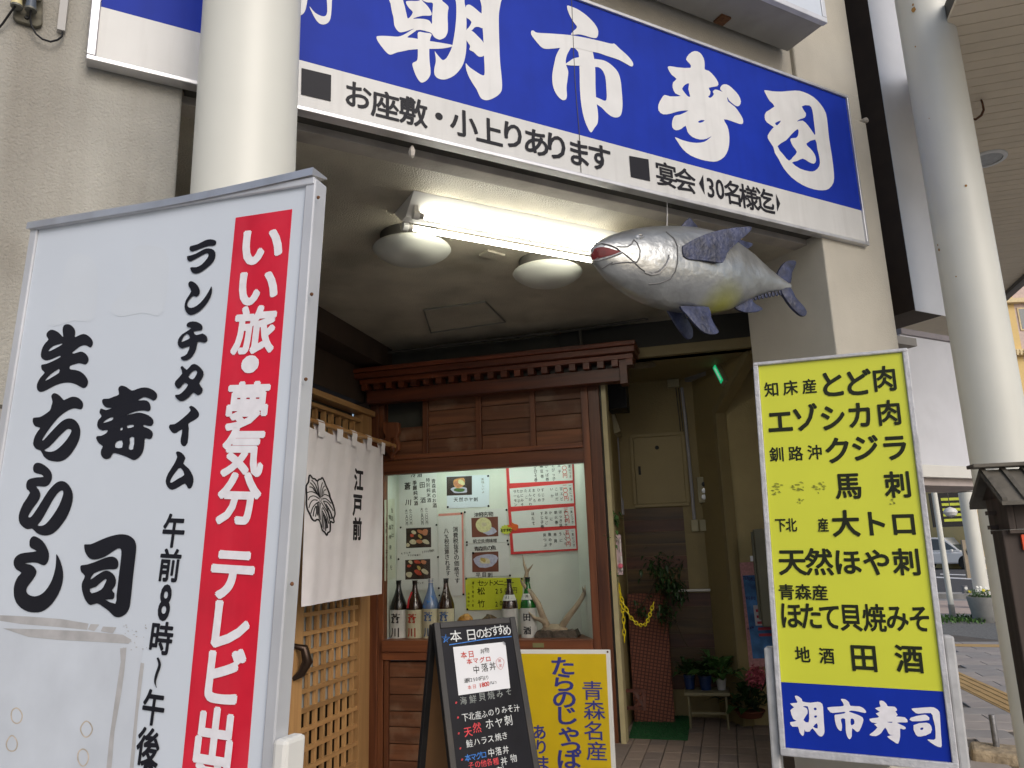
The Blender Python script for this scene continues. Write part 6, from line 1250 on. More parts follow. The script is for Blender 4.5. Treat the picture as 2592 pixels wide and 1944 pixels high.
obj('top', MB().box(F, ua, ub2, va - .025, va - .002, -.14, .14), cream3, t, bev=.004)
for u_ in (ua + .03, ub2 - .03):
    for w_ in (-.12, .12): obj('leg', MB().tube([F.w(u_, LF, w_), F.w(u_, va - .02, w_)], .009, 8), cream3, t)
obj('shelf_rail', MB().box(F, ua + .04, ub2 - .04, LF + .1, LF + .115, .1, .115), cream3, t)
# climbing plant over the mesh panel
t = thing('climbing_plant', 'wiry dark climbing plant sprawling across the lobby panels', 'plant', FLB.at(*zm(380, 760), .3)); mb = MB(); rr_ = random.Random(5)
for cx_, cy_, sx_, sy_, n_ in ((400, 600, 95, 70, 150), (440, 690, 70, 60, 130), (420, 830, 45, 60, 80), (300, 820, 60, 40, 40), (500, 740, 40, 60, 70)):
    for i in range(n_):
        p = FLB.at(*zm(rr_.gauss(cx_, sx_ * .5), rr_.gauss(cy_, sy_ * .5)), rr_.uniform(.25, .5)); leaf(mb, p, Vector((rr_.uniform(-1, 1), rr_.uniform(-1, .5), rr_.uniform(-.8, .6))), .05, .014)
obj('foliage', mb, lm1, t, kind='stuff')
for pts in ([(470, 780), (485, 900), (520, 980), (545, 1020)], [(400, 620), (350, 720), (300, 800), (260, 850)], [(380, 560), (420, 700), (440, 850), (420, 950)], [(520, 560), (470, 650), (400, 740)]):
    obj('stem', MB().tube([FLB.at(*zm(*p), .33) for p in pts], .005, 5), mat('stem', (.06, .04, .02), .8) if 'stem' not in bpy.data.materials else bpy.data.materials['stem'], t)
# chain and hanging tag with ivy at the cabinet edge
cy_ = mat('chain_yellow', (.62, .50, .01), .4)
Fh = FB.off(dw=.03)
def chain(lab, pts, n):
    t = thing('plastic_chain', lab, 'chain', Fh.at(*zm(*pts[0]))); L_ = []
    for i in range(n):
        q = i / (n - 1) * (len(pts) - 1); k = min(int(q), len(pts) - 2); f_ = q - k; L_.append(Fh.at(*zm(pts[k][0] + (pts[k + 1][0] - pts[k][0]) * f_, pts[k][1] + (pts[k + 1][1] - pts[k][1]) * f_), -.1))
    for i in range(n - 1):
        a_, b_ = L_[i], L_[i + 1]; d = (b_ - a_); c = (a_ + b_) / 2; l = d.length * .72; d.normalize(); s_ = (FB.u if i % 2 else FB.n); s_ = (s_ - d * s_.dot(d)).normalized()
        obj('link', MB().tube([c + d * l * math.cos(x) + s_ * .011 * math.sin(x) for x in [j * math.pi / 4 for j in range(9)]], .0035, 5, False), cy_, t)
chain('yellow plastic chain hanging straight down beside the cabinet', [(172, 660), (188, 760), (204, 850), (211, 990)], 14)
chain('yellow plastic chain swagged across the lobby mouth', [(168, 665), (195, 770), (240, 860), (285, 905), (325, 900), (345, 850), (365, 785)], 22)
t = thing('hanging_tag', 'pink and white hanging tag in a pale frame beside the cabinet', 'ornament', Fh.at(*zm(170, 540))); ua, va = Fh.uv(*zm(150, 425)); ub2, vb2 = Fh.uv(*zm(200, 640))
obj('frame', MB().box(Fh, ua, ub2 - .01, vb2, va, -.12, -.10), mat('tag_pink', (.55, .42, .45), .6, var=.2, vs=30), t, bev=.004)
obj('upper_card', MB().box(Fh, ua + .03, ub2 - .012, (va + vb2) / 2 + .02, va - .03, -.099, -.085), mat('tag_white', (.6, .58, .55), .6), t, bev=.003); obj('lower_card', MB().box(Fh, ua + .03, ub2 - .006, vb2 + .03, (va + vb2) / 2 - .01, -.099, -.08), bpy.data.materials['tag_white'], t, bev=.003)
obj('flower', MB().lathe(Fh.at(*zm(190, 590), -.07), [(.02, 0), (.018, .01), (.004, .014)], 6, Fh.n), mat('flower_pink', (.6, .12, .18), .6), t)
mb = MB(); rr_ = random.Random(9)
for cx_, cy2, n_ in ((150, 340, 60), (135, 440, 25), (145, 640, 30)):
    for i in range(n_): leaf(mb, Fh.at(*zm(rr_.gauss(cx_, 14), rr_.gauss(cy2, 28)), rr_.uniform(-.15, -.05)), Vector((rr_.uniform(-1, 1), rr_.uniform(-1, .5), rr_.uniform(-1, .6))), .045, .013)
t = thing('ivy_sprig', 'small green ivy sprigs around the hanging tag', 'plant', Fh.at(*zm(150, 340))); obj('foliage', mb, lm2, t, kind='stuff')
# small dark stool frame
Fq = FLB.off(dw=.45); t = thing('wooden_rack', 'low dark red wooden rack at the left of the lobby', 'rack', Fq.at(*zm(280, 1350))); rm = wood('rack_wood', (.05, .015, .01), (.12, .035, .02))
for p_, q_ in (((205, 1250), (318, 1250)), ((210, 1340), (320, 1345)), ((310, 1245), (318, 1355)), ((262, 1250), (318, 1340)), ((318, 1255), (265, 1345))): obj('bar', MB().tube([Fq.at(*zm(*p_)), Fq.at(*zm(*q_))], .016, 4), rm, t)
# poster, flowers, mailbox at the right
def zr(x, y): return 1700 + x / 2.577, 1300 + y / 2.577
FPo = FLA.off(dw=.01)
def tilt(fr, a, b):  # a frame leaning in its own plane so that up runs from a to b
    A_, B_ = fr.at(*a), fr.at(*b); return Fr(A_, None, u=fr.u, v=B_ - A_)
FPo = tilt(FLA.off(dw=.012), zr(493, 1000), zr(410, 322)); 
w_p = FPo.uv(*zr(600, 1000))[0]; h_p = FPo.uv(*zr(410, 322))[1]
t = thing('cafe_poster', 'pink bordered cafe menu poster with blue panel behind the mailbox', 'poster', FPo.P); obj('sheet', MB().box(FPo, 0, .30, 0, h_p, 0, .006), mat('poster_pink', (.50, .24, .24), .7, var=.2, vs=60), t)
obj('blue_panel', MB().box(FPo, .05, .28, .06, h_p - .1, .007, .009), mat('poster_blue', (.06, .18, .42), .7, var=.5, vs=12), t)
obj('white_card', MB().box(FPo, .10, .28, .3, h_p * .58, .010, .012), mat('poster_white', (.55, .52, .55), .7), t)
for i_ in range(5): obj('print_line', MB().box(FPo, .115, .26, h_p * .58 - .05 - .045 * i_, h_p * .58 - .03 - .045 * i_, .0125, .013), mat('poster_red', (.5, .05, .08), .7) if i_ == 0 else bpy.data.materials['poster_red'] , t)
I = Ink(FPo, .0135); I.line('カフェメニュー', *zr(475, 418), *zr(560, 432), 11, 11, .02); I.line('new', *zr(500, 752), *zr(530, 742), 9, 11, .03); I.line('¥580', *zr(490, 550), *zr(540, 552), 9, 10, .02); I.done(t, mat('poster_navy', (.03, .03, .12), .7), 'print')
t = thing('mailbox', 'grey green steel mailbox on the alcove wall beside the yellow sign', 'mailbox', FLA.at(*zr(560, 400), .2)); FMx = FLA.off(dw=.25); q0, q1 = FMx.uv(*zr(540, 100)), FMx.uv(*zr(620, 740))
mbm = mat('mailbox_steel', (.16, .155, .11), .45, metal=.3, var=.1, spots=.2)
obj('case', MB().box(FMx, q0[0] - .01, q0[0] + .36, q1[1], q0[1], -.2, 0), mbm, t, bev=.008); obj('side_door', MB().box(FMx, q0[0] - .028, q0[0] - .0105, q1[1] + .05, q0[1] - .02, -.18, -.02), mbm, t, bev=.004); obj('hinge', MB().box(FMx, q0[0] - .05, q0[0] - .029, q0[1] - .24, q0[1] - .2, -.06, -.03), ma['alu'], t)
pot_ = mat('pot_brown', (.14, .04, .02), .7)
t = pot(790, 960, 1350, 1390, pot_, 'pink flowering plant with broad dark leaves below the cafe poster', 60, .22, lm1, dw=.35, seed=11)
F = FLB.off(dw=.38); fm_ = mat('petal_pink', (.5, .11, .15), .6, var=.3, vs=40); 
for i in range(46):
    c_ = F.at(*zm(rnd.gauss(910, 22), rnd.gauss(1175, 26)), rnd.uniform(-.05, .08)); mb = MB()
    for k in range(5): a_ = k * 1.256; leaf(mb, c_, Vector((math.cos(a_), -.5, math.sin(a_))), .032, .013, .1)
    obj('flower', mb, fm_, t)
# ---------------------------------------------------------------- arcade columns
def column(x, y, r, lab, h=9, m=None, seam=True, grp='round arcade columns'):
    t = thing('arcade_column', lab, 'column', (x, y, 0), grp)
    obj('shaft', MB().tube([(x, y, -.13), (x, y, h)], r, 56), m or ma['column'], t, smooth=True)
    obj('collar', MB().lathe((x, y, 0), [(r + .001, 0), (r + .02, .001), (r + .02, .10), (r + .002, .12)], 40), m or ma['column'], t, smooth=True)
    return t
c1 = column(-.812, 2.18, .152, 'cream round column in front of the left part of the blue sign')
c2 = column(2.655, 4.185, .152, 'cream round column with rust spots to the right of the storefront')
F1 = Fr((-.812 + .05, 2.18 - .152, 0), 110)
mb = []
for (px, py, r, d) in ((2313, 24, .018, 1), (2311, 12, .008, 1), (2317, 118, .006, 1), (2377, 632, .012, 1), (2374, 620, .007, 1), (2445, 470, .009, 1), (2352, 300, .004, 1), (2420, 700, .005, 1)):
    dd = ray(px, py); ax = Vector((2.655, 4.185, 0)); k = dd.x * dd.x + dd.y * dd.y; b = -(dd.x * ax.x + dd.y * ax.y); c_ = ax.x ** 2 + ax.y ** 2 - .1535 ** 2; D = b * b - k * c_
    if D > 0:
        p = CAM + dd * ((-b - math.sqrt(D)) / k); nn = Vector((p.x - ax.x, p.y - ax.y, 0)).normalized()
        obj('rust_spot', MB().add([p + nn * .0008 + nn.cross(Vector((0, 0, 1))) * r * math.cos(a) * q * .7 + Vector((0, 0, 1)) * r * math.sin(a) * q for a, q in [(i * .698, rnd.uniform(.7, 1.2)) for i in range(9)]], [tuple(range(9))]), mat('rust_stain', (.38, .2, .05), .9, var=.4, vs=200) if 'rust_stain' not in bpy.data.materials else bpy.data.materials['rust_stain'], c2)
for (px, py, r) in ((588, 492, .007), (573, 497, .004), (604, 488, .003), (551, 500, .003), (660, 480, .003)):
    dd = ray(px, py); ax = Vector((-.812, 2.18, 0)); k = dd.x * dd.x + dd.y * dd.y; b = -(dd.x * ax.x + dd.y * ax.y); c_ = ax.x ** 2 + ax.y ** 2 - .1535 ** 2; D = b * b - k * c_
    p = CAM + dd * ((-b - math.sqrt(max(0, D))) / k); nn = Vector((p.x - ax.x, p.y - ax.y, 0)).normalized()
    obj('sticker_scrap', MB().add([p + nn * .0008 + nn.cross(Vector((0, 0, 1))) * r * math.cos(a) * q + Vector((0, 0, 1)) * r * math.sin(a) * q for a, q in [(i * .9, rnd.uniform(.6, 1.3)) for i in range(7)]], [tuple(range(7))]), mat('scrap_red', (.5, .12, .1), .8, var=.4, vs=300) if 'scrap_red' not in bpy.data.materials else bpy.data.materials['scrap_red'], c1)

# junction box, trunking and cable on the stucco wall
JB = thing('junction_box', 'old open junction box with two insulators on the stucco wall', 'box', FW_.at(60, 40)); jg = mat('box_grey', (.16, .16, .14), .5, metal=.4, var=.3, spots=.4)
jq = lambda x, y, w=.0: FW_.uv(x / 7.373, y / 7.373, w)
obj('plate', MB().prism(FW_, [jq(*p) for p in ((250, 370), (270, -60), (800, -60), (795, 480), (770, 530), (700, 560), (300, 440))], .001, .02), mat('box_plate', (.12, .11, .08), .7, var=.4, vs=40), JB, bev=.004)
obj('cover', MB().prism(FW_, [jq(*p) for p in ((280, 5), (300, -80), (800, -80), (795, 90), (740, 110))], .022, .07), mat('box_cover', (.5, .47, .36), .5, spots=.3), JB, bev=.006)
for (x, y0_, y1_, m_) in ((350, 60, 250, mat('ceramic', (.55, .48, .25), .4, var=.2)), (610, 130, 310, mat('ceramic_dark', (.08, .10, .13), .4))):
    obj('insulator', MB().tube([FW_.w(*jq(x, y0_), .045), FW_.w(*jq(x - 20, y1_), .045)], [.014, .018], 10), m_, JB, smooth=True); obj('terminal', MB().lathe(FW_.w(*jq(x - 15, y1_ + 10), .045), [(.019, -.006), (.02, .0), (.013, .006)], 10), jg, JB, smooth=True)
obj('screw', MB().lathe(FW_.w(*jq(510, 400), .02), [(.008, 0), (.006, .006)], 8, FW_.n), ma['black'], JB)
o = obj('cable', MB().tube([FW_.w(*jq(x, y), w) for x, y, w in ((600, 330, .05), (575, 450, .035), (600, 580, .03), (680, 720, .028), (800, 820, .028), (950, 860, .026), (1080, 820, .024), (1160, 740, .02), (1170, 650, .02))], .0035, 6), ma['black'], smooth=True); tag(o, 'dark cable looping from the junction box to the grey trunking', 'cable')
o = obj('cable', MB().tube([FW_.w(*jq(x, y), w) for x, y, w in ((310, 280, .05), (200, 370, .035), (60, 510, .02), (-80, 620, .01))], .0035, 6), ma['black'], smooth=True); tag(o, 'dark cable running left from the junction box out of view', 'cable')
a_, b_ = jq(1068, 600), jq(1215, 645); up_ = MB().box(FW_, a_[0], b_[0], (a_[1] + b_[1]) / 2, 3.5, .001, .022); o = obj('trunking', up_, mat('trunk_grey', (.42, .41, .40), .5, var=.05)); tag(o, 'pale grey cable trunking on the stucco wall beside the blue sign', 'trunking')
o = obj('wall_joint', MB().box(FW_, -4, uL - .4, FW_.uv(20, 1030)[1] - .006, FW_.uv(20, 1030)[1] + .006, -.002, .003), ma['darkchan']); tag(o, 'thin dark level joint in the stucco wall at the far left', 'joint')

# ---------------------------------------------------------------- arcade canopy with slats
CZZ = 4.5; e0 = atz(2592, 693, CZZ); cdir = dD; _q = atz(2398, 6, CZZ); WDC = -((_q - e0).dot(dB))
soff = mat('soffit_beige', (.74, .63, .46), .55, var=.04)
cn = thing('canopy', 'arcade canopy with beige slatted soffit at the upper right', 'canopy', (e0.x, e0.y, CZZ))
for i in range(85):
    # boards run across, every ten centimetres
    s_ = 2.0 - (e0.y) + i * .105; p = e0 + dD * s_
    Wd = WDC
    a = [p, p + dD * .099, p + dD * .099 - dB * Wd, p - dB * Wd]; 
    obj('soffit_board', MB().slab([(q.x, q.y) for q in a], CZZ + (i % 2) * .0006, CZZ + .02), soff, cn, bev=.0)
farb = MB(); p0 = e0 + dD * (2.0 - e0.y + 85 * .105); farb.slab([(q.x, q.y) for q in (p0, p0 + dD * 45, p0 + dD * 45 - dB * WDC, p0 - dB * WDC)], CZZ + .002, CZZ + .02); obj('far_soffit', farb, soff, cn)
pb_ = e0 - dD * (e0.y - 2.0); pe_ = e0 + dD * 50
obj('backing', MB().slab([(q.x, q.y) for q in (pb_, pe_, pe_ - dB * WDC, pb_ - dB * WDC)], CZZ + .021, CZZ + .12), ma['darkchan'], cn)
obj('edge_trim', MB().slab([(q.x, q.y) for q in (pb_, pe_, pe_ + dB * .03, pb_ + dB * .03)], CZZ - .05, CZZ + .25), mat('trim_dark', (.1, .09, .08), .5), cn)
obj('edge_gutter', MB().slab([(q.x, q.y) for q in (pb_ + dB * .05, pe_ + dB * .05, pe_ + dB * .16, pb_ + dB * .16)], CZZ + .0, CZZ + .2), mat('gutter_brown', (.16, .14, .12), .5), cn)
dl = atz(2496, 402, CZZ); t = thing('downlight', 'white rimmed round downlight in the beige slatted soffit', 'light', dl)
rr0 = .15; obj('rim', MB().lathe((dl.x, dl.y, CZZ), [(rr0 * .8, -.001), (rr0 * .8, -.014), (rr0 * 1.0, -.012), (rr0 * 1.02, -.001)], 36), ma['metalwhite'], t, smooth=True); obj('lens', MB().lathe((dl.x, dl.y, CZZ), [(.001, -.006), (rr0 * .79, -.006), (rr0 * .79, -.001)], 30), mat('lens_grey', (.42, .43, .42), .4, var=.15, vs=20), t, smooth=True)
hk = [atz(px, py, CZZ - d_) for px, py, d_ in ((2456, 301, .03), (2470, 302, .05), (2484, 292, .07), (2490, 278, .08), (2487, 262, .05), (2484, 253, .0))]
o = obj('ceiling_hook', MB().tube(hk, [.006, .009, .009, .008, .007, .006], 6), ma['rust'], smooth=True); tag(o, 'rusty curved hook under the slatted soffit', 'hook')

# ---------------------------------------------------------------- neighbour to the right of the pillar
FNb = Fr(atz(2340, 842, 3.2), A_YAW); FNb.P.z = 0
nsig = thing('neighbour_sign', 'pale grey blank sign panel of the next shop behind the cream column', 'sign', FNb.at(2370, 1000))
uNL = FNb.uv(2276, 838)[0]; uR_ = FNb.uv(2402, 856)[0]; vT_ = FNb.uv(2340, 842)[1]; vBt = FNb.uv(2400, 1179)[1]
ngr = mat('neighbour_grey', (.68, .69, .74), .5, var=.06, vs=3, spots=.2, dirt=(.33, .33, .35))
uR_ = (FNb.uv(2402, 856)[0] + FNb.uv(2453, 1179)[0]) / 2 + .6
obj('panel', MB().box(FNb, uNL, uR_, vBt, vT_ - .05, -.3, 0), ngr, nsig, bev=.005)
obj('top_rail', MB().box(FNb, uNL, uR_ + .01, vT_ - .049, vT_, -.3, .02), mat('rail_mauve', (.32, .29, .31), .6), nsig, bev=.004)
obj('lower_rail', MB().box(FNb, uNL, uR_ + .01, vBt - .10, vBt - .001, -.35, .02), ma['metalwhite'], nsig, bev=.004)
obj('soffit', MB().box(FNb, uNL, uR_, vBt - .16, vBt - .101, -.6, -.04), mat('soffit_mauve', (.45, .39, .37), .7), nsig)
nb_ = obj('neighbour_wall', MB().box(FNb, uNL, -.0 + .9, vT_ + .02, 9, -2.0, -.9), mat('neighbour_dark', (.03, .026, .02), .7)); tag(nb_, 'dark brown wall in the gap right of the beige pillar', 'wall')
FGb = FW_; g0 = FGb.uv(2318, 786); g1 = FGb.uv(2420, 775)
gbb = obj('dark_box_body', MB().box(FGb, g0[0] + .004, g0[0] + .3, g0[1] + .01, 6, -.6, -.006), ma['brownwall']); tag(gbb, 'dark brown side wall behind the tall grey metal strip', 'wall')
gb = obj('metal_box_sign', MB().box(FGb, g0[0], g0[0] + .32, g0[1], 6, -.005, 0), mat('brushed_grey', (.58, .59, .62), .45, metal=.2, var=.1, vs=2, spots=.1), bev=.004); tag(gb, 'tall narrow grey metal panel between the pillar and the cream column', 'panel')
nl = obj('neighbour_soffit', MB().box(FGb, g0[0] + .02, g0[0] + .9, g0[1] + .02, g0[1] + .08, -2.2, -.61), mat('soffit_grey', (.28, .27, .26), .7)); tag(nl, 'grey soffit ledge above the blank neighbour sign', 'beam')

# ---------------------------------------------------------------- street at the right
def gp(px, py, z=0.): q = atz(px, py, z); return (q.x, q.y)
def sheet(name, pts, z, m, kind=True):
    mb = MB().slab([gp(*p, z) for p in pts], z - .003, z)
    return struct(name, mb, m) if kind else obj(name, mb, m)
road = sheet('road', [(2150, 1512), (2700, 1512), (2700, 1434), (2150, 1434)], .006, ma['asphalt'])
for a, b, w in (((2380, 1452), (2592, 1459), 2.2), ((2370, 1459.5), (2592, 1470), 3)):
    sheet('road_marking', [(a[0], a[1]), (b[0], b[1]), (b[0], b[1] + w), (a[0], a[1] + w)], .012, ma['paint'])
k0 = [gp(*p) for p in ((2200, 1508), (2700, 1514), (2700, 1519), (2200, 1513))]; struct('kerb', MB().slab(k0, 0, .12), ma['kerb'])
sheet('far_pavement', [(2200, 1519), (2700, 1522), (2700, 1556), (2200, 1550)], .010, mat('pink_paving', (.50, .40, .35), .85, var=.1, vs=2))
sheet('gravel_bed', [(2250, 1551), (2700, 1557), (2700, 1640), (2400, 1606), (2250, 1590)], .010, mat('gravel_grey', (.17, .17, .165), .95, var=.3, vs=40, bump=.6, bs=60))
struct('pavement', MB().slab([gp(2250, 1591), gp(2400, 1607), gp(2700, 1641), gp(2900, 2100), gp(2100, 2100)], .002, .008), ma['joint'])
pv = bpy.data.objects['pavement']; slm = [mat('slab%d' % i, c, .85, var=.1, vs=5, bump=.25, bs=150) for i, c in enumerate([(.36, .325, .31), (.40, .36, .335), (.33, .31, .30)])]
sw, sl2 = .3, .6; b0 = Vector((*gp(2500, 1900), 0)); smsh = []
for i in range(3):
    me = bpy.data.meshes.new('paving_slab'); P = []
    for z, q in ((0, 0), (.012, 0), (.015, .004)):
        for (x, y) in ((q, q), (sl2 - .008 - q, q), (sl2 - .008 - q, sw - .008 - q), (q, sw - .008 - q)): P.append(tuple(dB * x + dD * y + Vector((0, 0, z))))
    me.from_pydata(P, [], [(0, 3, 2, 1)] + [(k + j, k + (j + 1) % 4, k + 4 + (j + 1) % 4, k + 4 + j) for k in (0, 4) for j in range(4)] + [(8, 9, 10, 11)]); me.materials.append(slm[i]); smsh.append(me)
tA, tB = Vector((*gp(2432, 1727), 0)), Vector((*gp(2547, 1782), 0)); td = (tB - tA).normalized(); tn = Vector((-td.y, td.x, 0))
for i in range(-5, 6):
    for j in range(-6, 22):
        p = b0 + dB * (i * sl2 + (sl2 / 2 if j % 2 else 0)) + dD * (j * sw); c_ = p + dB * sl2 / 2 + dD * sw / 2; rel = c_ - CAM; zc = rel.dot(FW)
        if zc < 1: continue
        X, Y = 1296 + FPX * rel.dot(RT) / zc, 972 - FPX * rel.dot(UP) / zc
        if 2370 < X < 2640 and 1600 < Y < 2000 and abs((c_ - tA).dot(tn)) > .0:
            o = bpy.data.objects.new('paving_slab', smsh[rnd.randrange(3)]); COL.objects.link(o); o.parent = pv; o.location = (p.x, p.y, .006)
tac = struct('tactile_paving', MB().slab([(q.x, q.y) for q in (tA - td * 3 - tn * .16, tB + td * 3 - tn * .16, tB + td * 3 + tn * .16, tA - td * 3 + tn * .16)], .02, .0245), mat('tactile_ochre', (.50, .33, .14), .8, var=.12))
for k in range(4):
    o_ = -.12 + .08 * k; obj('guide_bar', MB().slab([(q.x, q.y) for q in (tA - td * 3 + tn * (o_ - .015), tB + td * 3 + tn * (o_ - .015), tB + td * 3 + tn * (o_ + .015), tA - td * 3 + tn * (o_ + .015))], .0246, .030), bpy.data.materials['tactile_ochre'], tac)
sheet('tactile_strip', [(2395, 1629), (2700, 1634), (2700, 1641), (2395, 1635)], .026, bpy.data.materials['tactile_ochre'])
# posts
q = gp(2413, 1568); t = thing('arcade_pole', 'slim cream pole standing in the weeds beyond the yellow sign', 'pole', (*q, 0)); obj('shaft', MB().tube([(*q, 0), (*q, 4.5)], .052, 16), ma['column'], t, smooth=True); obj('base', MB().tube([(*q, 0), (*q, .28)], .056, 16), mat('base_grey', (.36, .35, .32), .7), t, smooth=True)
for px, py, r, lab in ((2358, 1540, .05, 'second slim cream pole just right of the yellow sign'), (2492, 1540, .16, 'far cream arcade column behind the round planter')):
    q = gp(px, py); t = thing('arcade_pole', lab, 'pole', (*q, 0)); obj('shaft', MB().tube([(*q, 0), (*q, 4.5)], r, 20), ma['column'], t, smooth=True)
    if r > .1:
        for z in (2.55, 2.85): obj('band', MB().tube([(*q, z), (*q, z + .02)], r + .004, 20), ma['darkchan'], t)
q = Vector((*gp(2470, 1520), 0)); FQ = Fr(q, 100); t = thing('notice_case', 'cream and brown narrow case strapped to the far column', 'case', q); s_ = q.y / FPX
obj('case', MB().box(FQ, -.14, .1, .55, 1.5, 0, .1), mat('case_brown', (.30, .25, .18), .6), t); obj('door', MB().box(FQ, .101, .22, .5, 2.4, 0, .1), ma['column'], t)
q = gp(2446, 1514); t = thing('bollard', 'small grey bollard at the far kerb', 'bollard', (*q, 0)); obj('body', MB().lathe((*q, 0), [(.075, 0), (.075, .3), (.06, .32)], 14), mat('bollard_grey', (.17, .17, .18), .6), t, smooth=True)
# stone with a steel post
q0 = gp(2515, 1925); st = thing('post_stone', 'weathered stone block holding a short grey post', 'stone', (*q0, 0)); FSo = Fr((*q0, 0), 118)
obj('block', MB().add([FSo.w(u, v, w) for u, v, w in ((-.13, 0, .16), (.2, 0, .2), (.22, 0, -.14), (-.15, 0, -.1), (-.12, .09, .14), (.19, .075, .17), (.2, .085, -.12), (-.12, .1, -.09))], [(0, 1, 2, 3), (4, 5, 6, 7), (0, 1, 5, 4), (1, 2, 6, 5), (2, 3, 7, 6), (3, 0, 4, 7)]), mat('stone_tan', (.36, .29, .20), .9, var=.35, vs=14, bump=.9, bs=45, spots=.3), st, bev=.02)
pq = gp(2528, 1925); obj('post', MB().lathe((*pq, .05), [(.02, 0), (.02, .235), (.017, .24)], 16), mat('post_galv', (.20, .20, .21), .5, metal=.5, var=.3, vs=40), st, smooth=True)
# planter with flowers
q = gp(2512, 1574); t = thing('round_planter', 'round concrete planter full of small white flowers by the kerb', 'planter', (*q, 0)); R_ = .36
obj('pot', MB().lathe((*q, 0), [(R_ * .82, 0), (R_, .42), (R_, .45), (R_ * .9, .45), (R_ * .88, .38), (.01, .37)], 32), ma['concrete'], t, smooth=True)
mb = MB(); rr_ = random.Random(3)
for i in range(420):
    a = rr_.uniform(0, 6.28); r = R_ * .95 * math.sqrt(rr_.random()); leaf(mb, Vector((q[0] + r * math.cos(a), q[1] + r * math.sin(a), .40 + rr_.uniform(0, .16))), Vector((rr_.uniform(-1, 1), rr_.uniform(-1, 1), rr_.uniform(0, 1))), .07, .018)
obj('foliage', mb, mat('leaf_street', (.07, .16, .03), .5, var=.5, vs=20), t, kind='stuff')
pwh, pyl = mat('petal_white', (.75, .75, .7), .6), mat('petal_yellow', (.7, .6, .05), .6)
for i in range(30):
    a = rr_.uniform(0, 6.28); r = R_ * rr_.uniform(.3, 1); obj('flower', MB().lathe((q[0] + r * math.cos(a), q[1] + r * math.sin(a), rr_.uniform(.48, .62)), [(.03, 0), (.028, .01), (.008, .012)], 7, (rr_.uniform(-.5, .3), -1, .5)), pyl if i % 7 == 0 else pwh, t)
mb = MB(); q = Vector((*gp(2450, 1572), 0))
for i in range(700):
    p = q + dB * rr_.gauss(-.15, .7) + dD * rr_.gauss(-.1, .3); leaf(mb, p, Vector((rr_.uniform(-.6, .6), rr_.uniform(-.6, .6), 1)), rr_.uniform(.05, .22), .02)
obj('weeds', mb, bpy.data.materials['leaf_street'], kind='stuff', label='low green weeds along the gravel bed at the foot of the slim pole', category='weeds')
# hanging basket
q = Vector((*gp(2484, 1530), 0)); s_ = q.y / FPX; zb = 1.45 + (1378 - 1404) * s_; t = thing('hanging_basket', 'black hanging basket with green leaves on the far column', 'basket', (q.x - .15, q.y - .2, zb))
obj('bowl', MB().lathe((q.x - .12, q.y - .25, 1.05), [(.03, 0), (.1, .03), (.15, .1), (.17, .2)], 16), ma['black'], t, smooth=True); mb = MB()
for i in range(60): leaf(mb, Vector((q.x - .12 + rr_.uniform(-.14, .14), q.y - .25 + rr_.uniform(-.1, .1), 1.25)), Vector((rr_.uniform(-1, 1), -.3, rr_.uniform(.2, 1))), .1, .03)
obj('foliage', mb, bpy.data.materials['leaf_street'], t, kind='stuff')

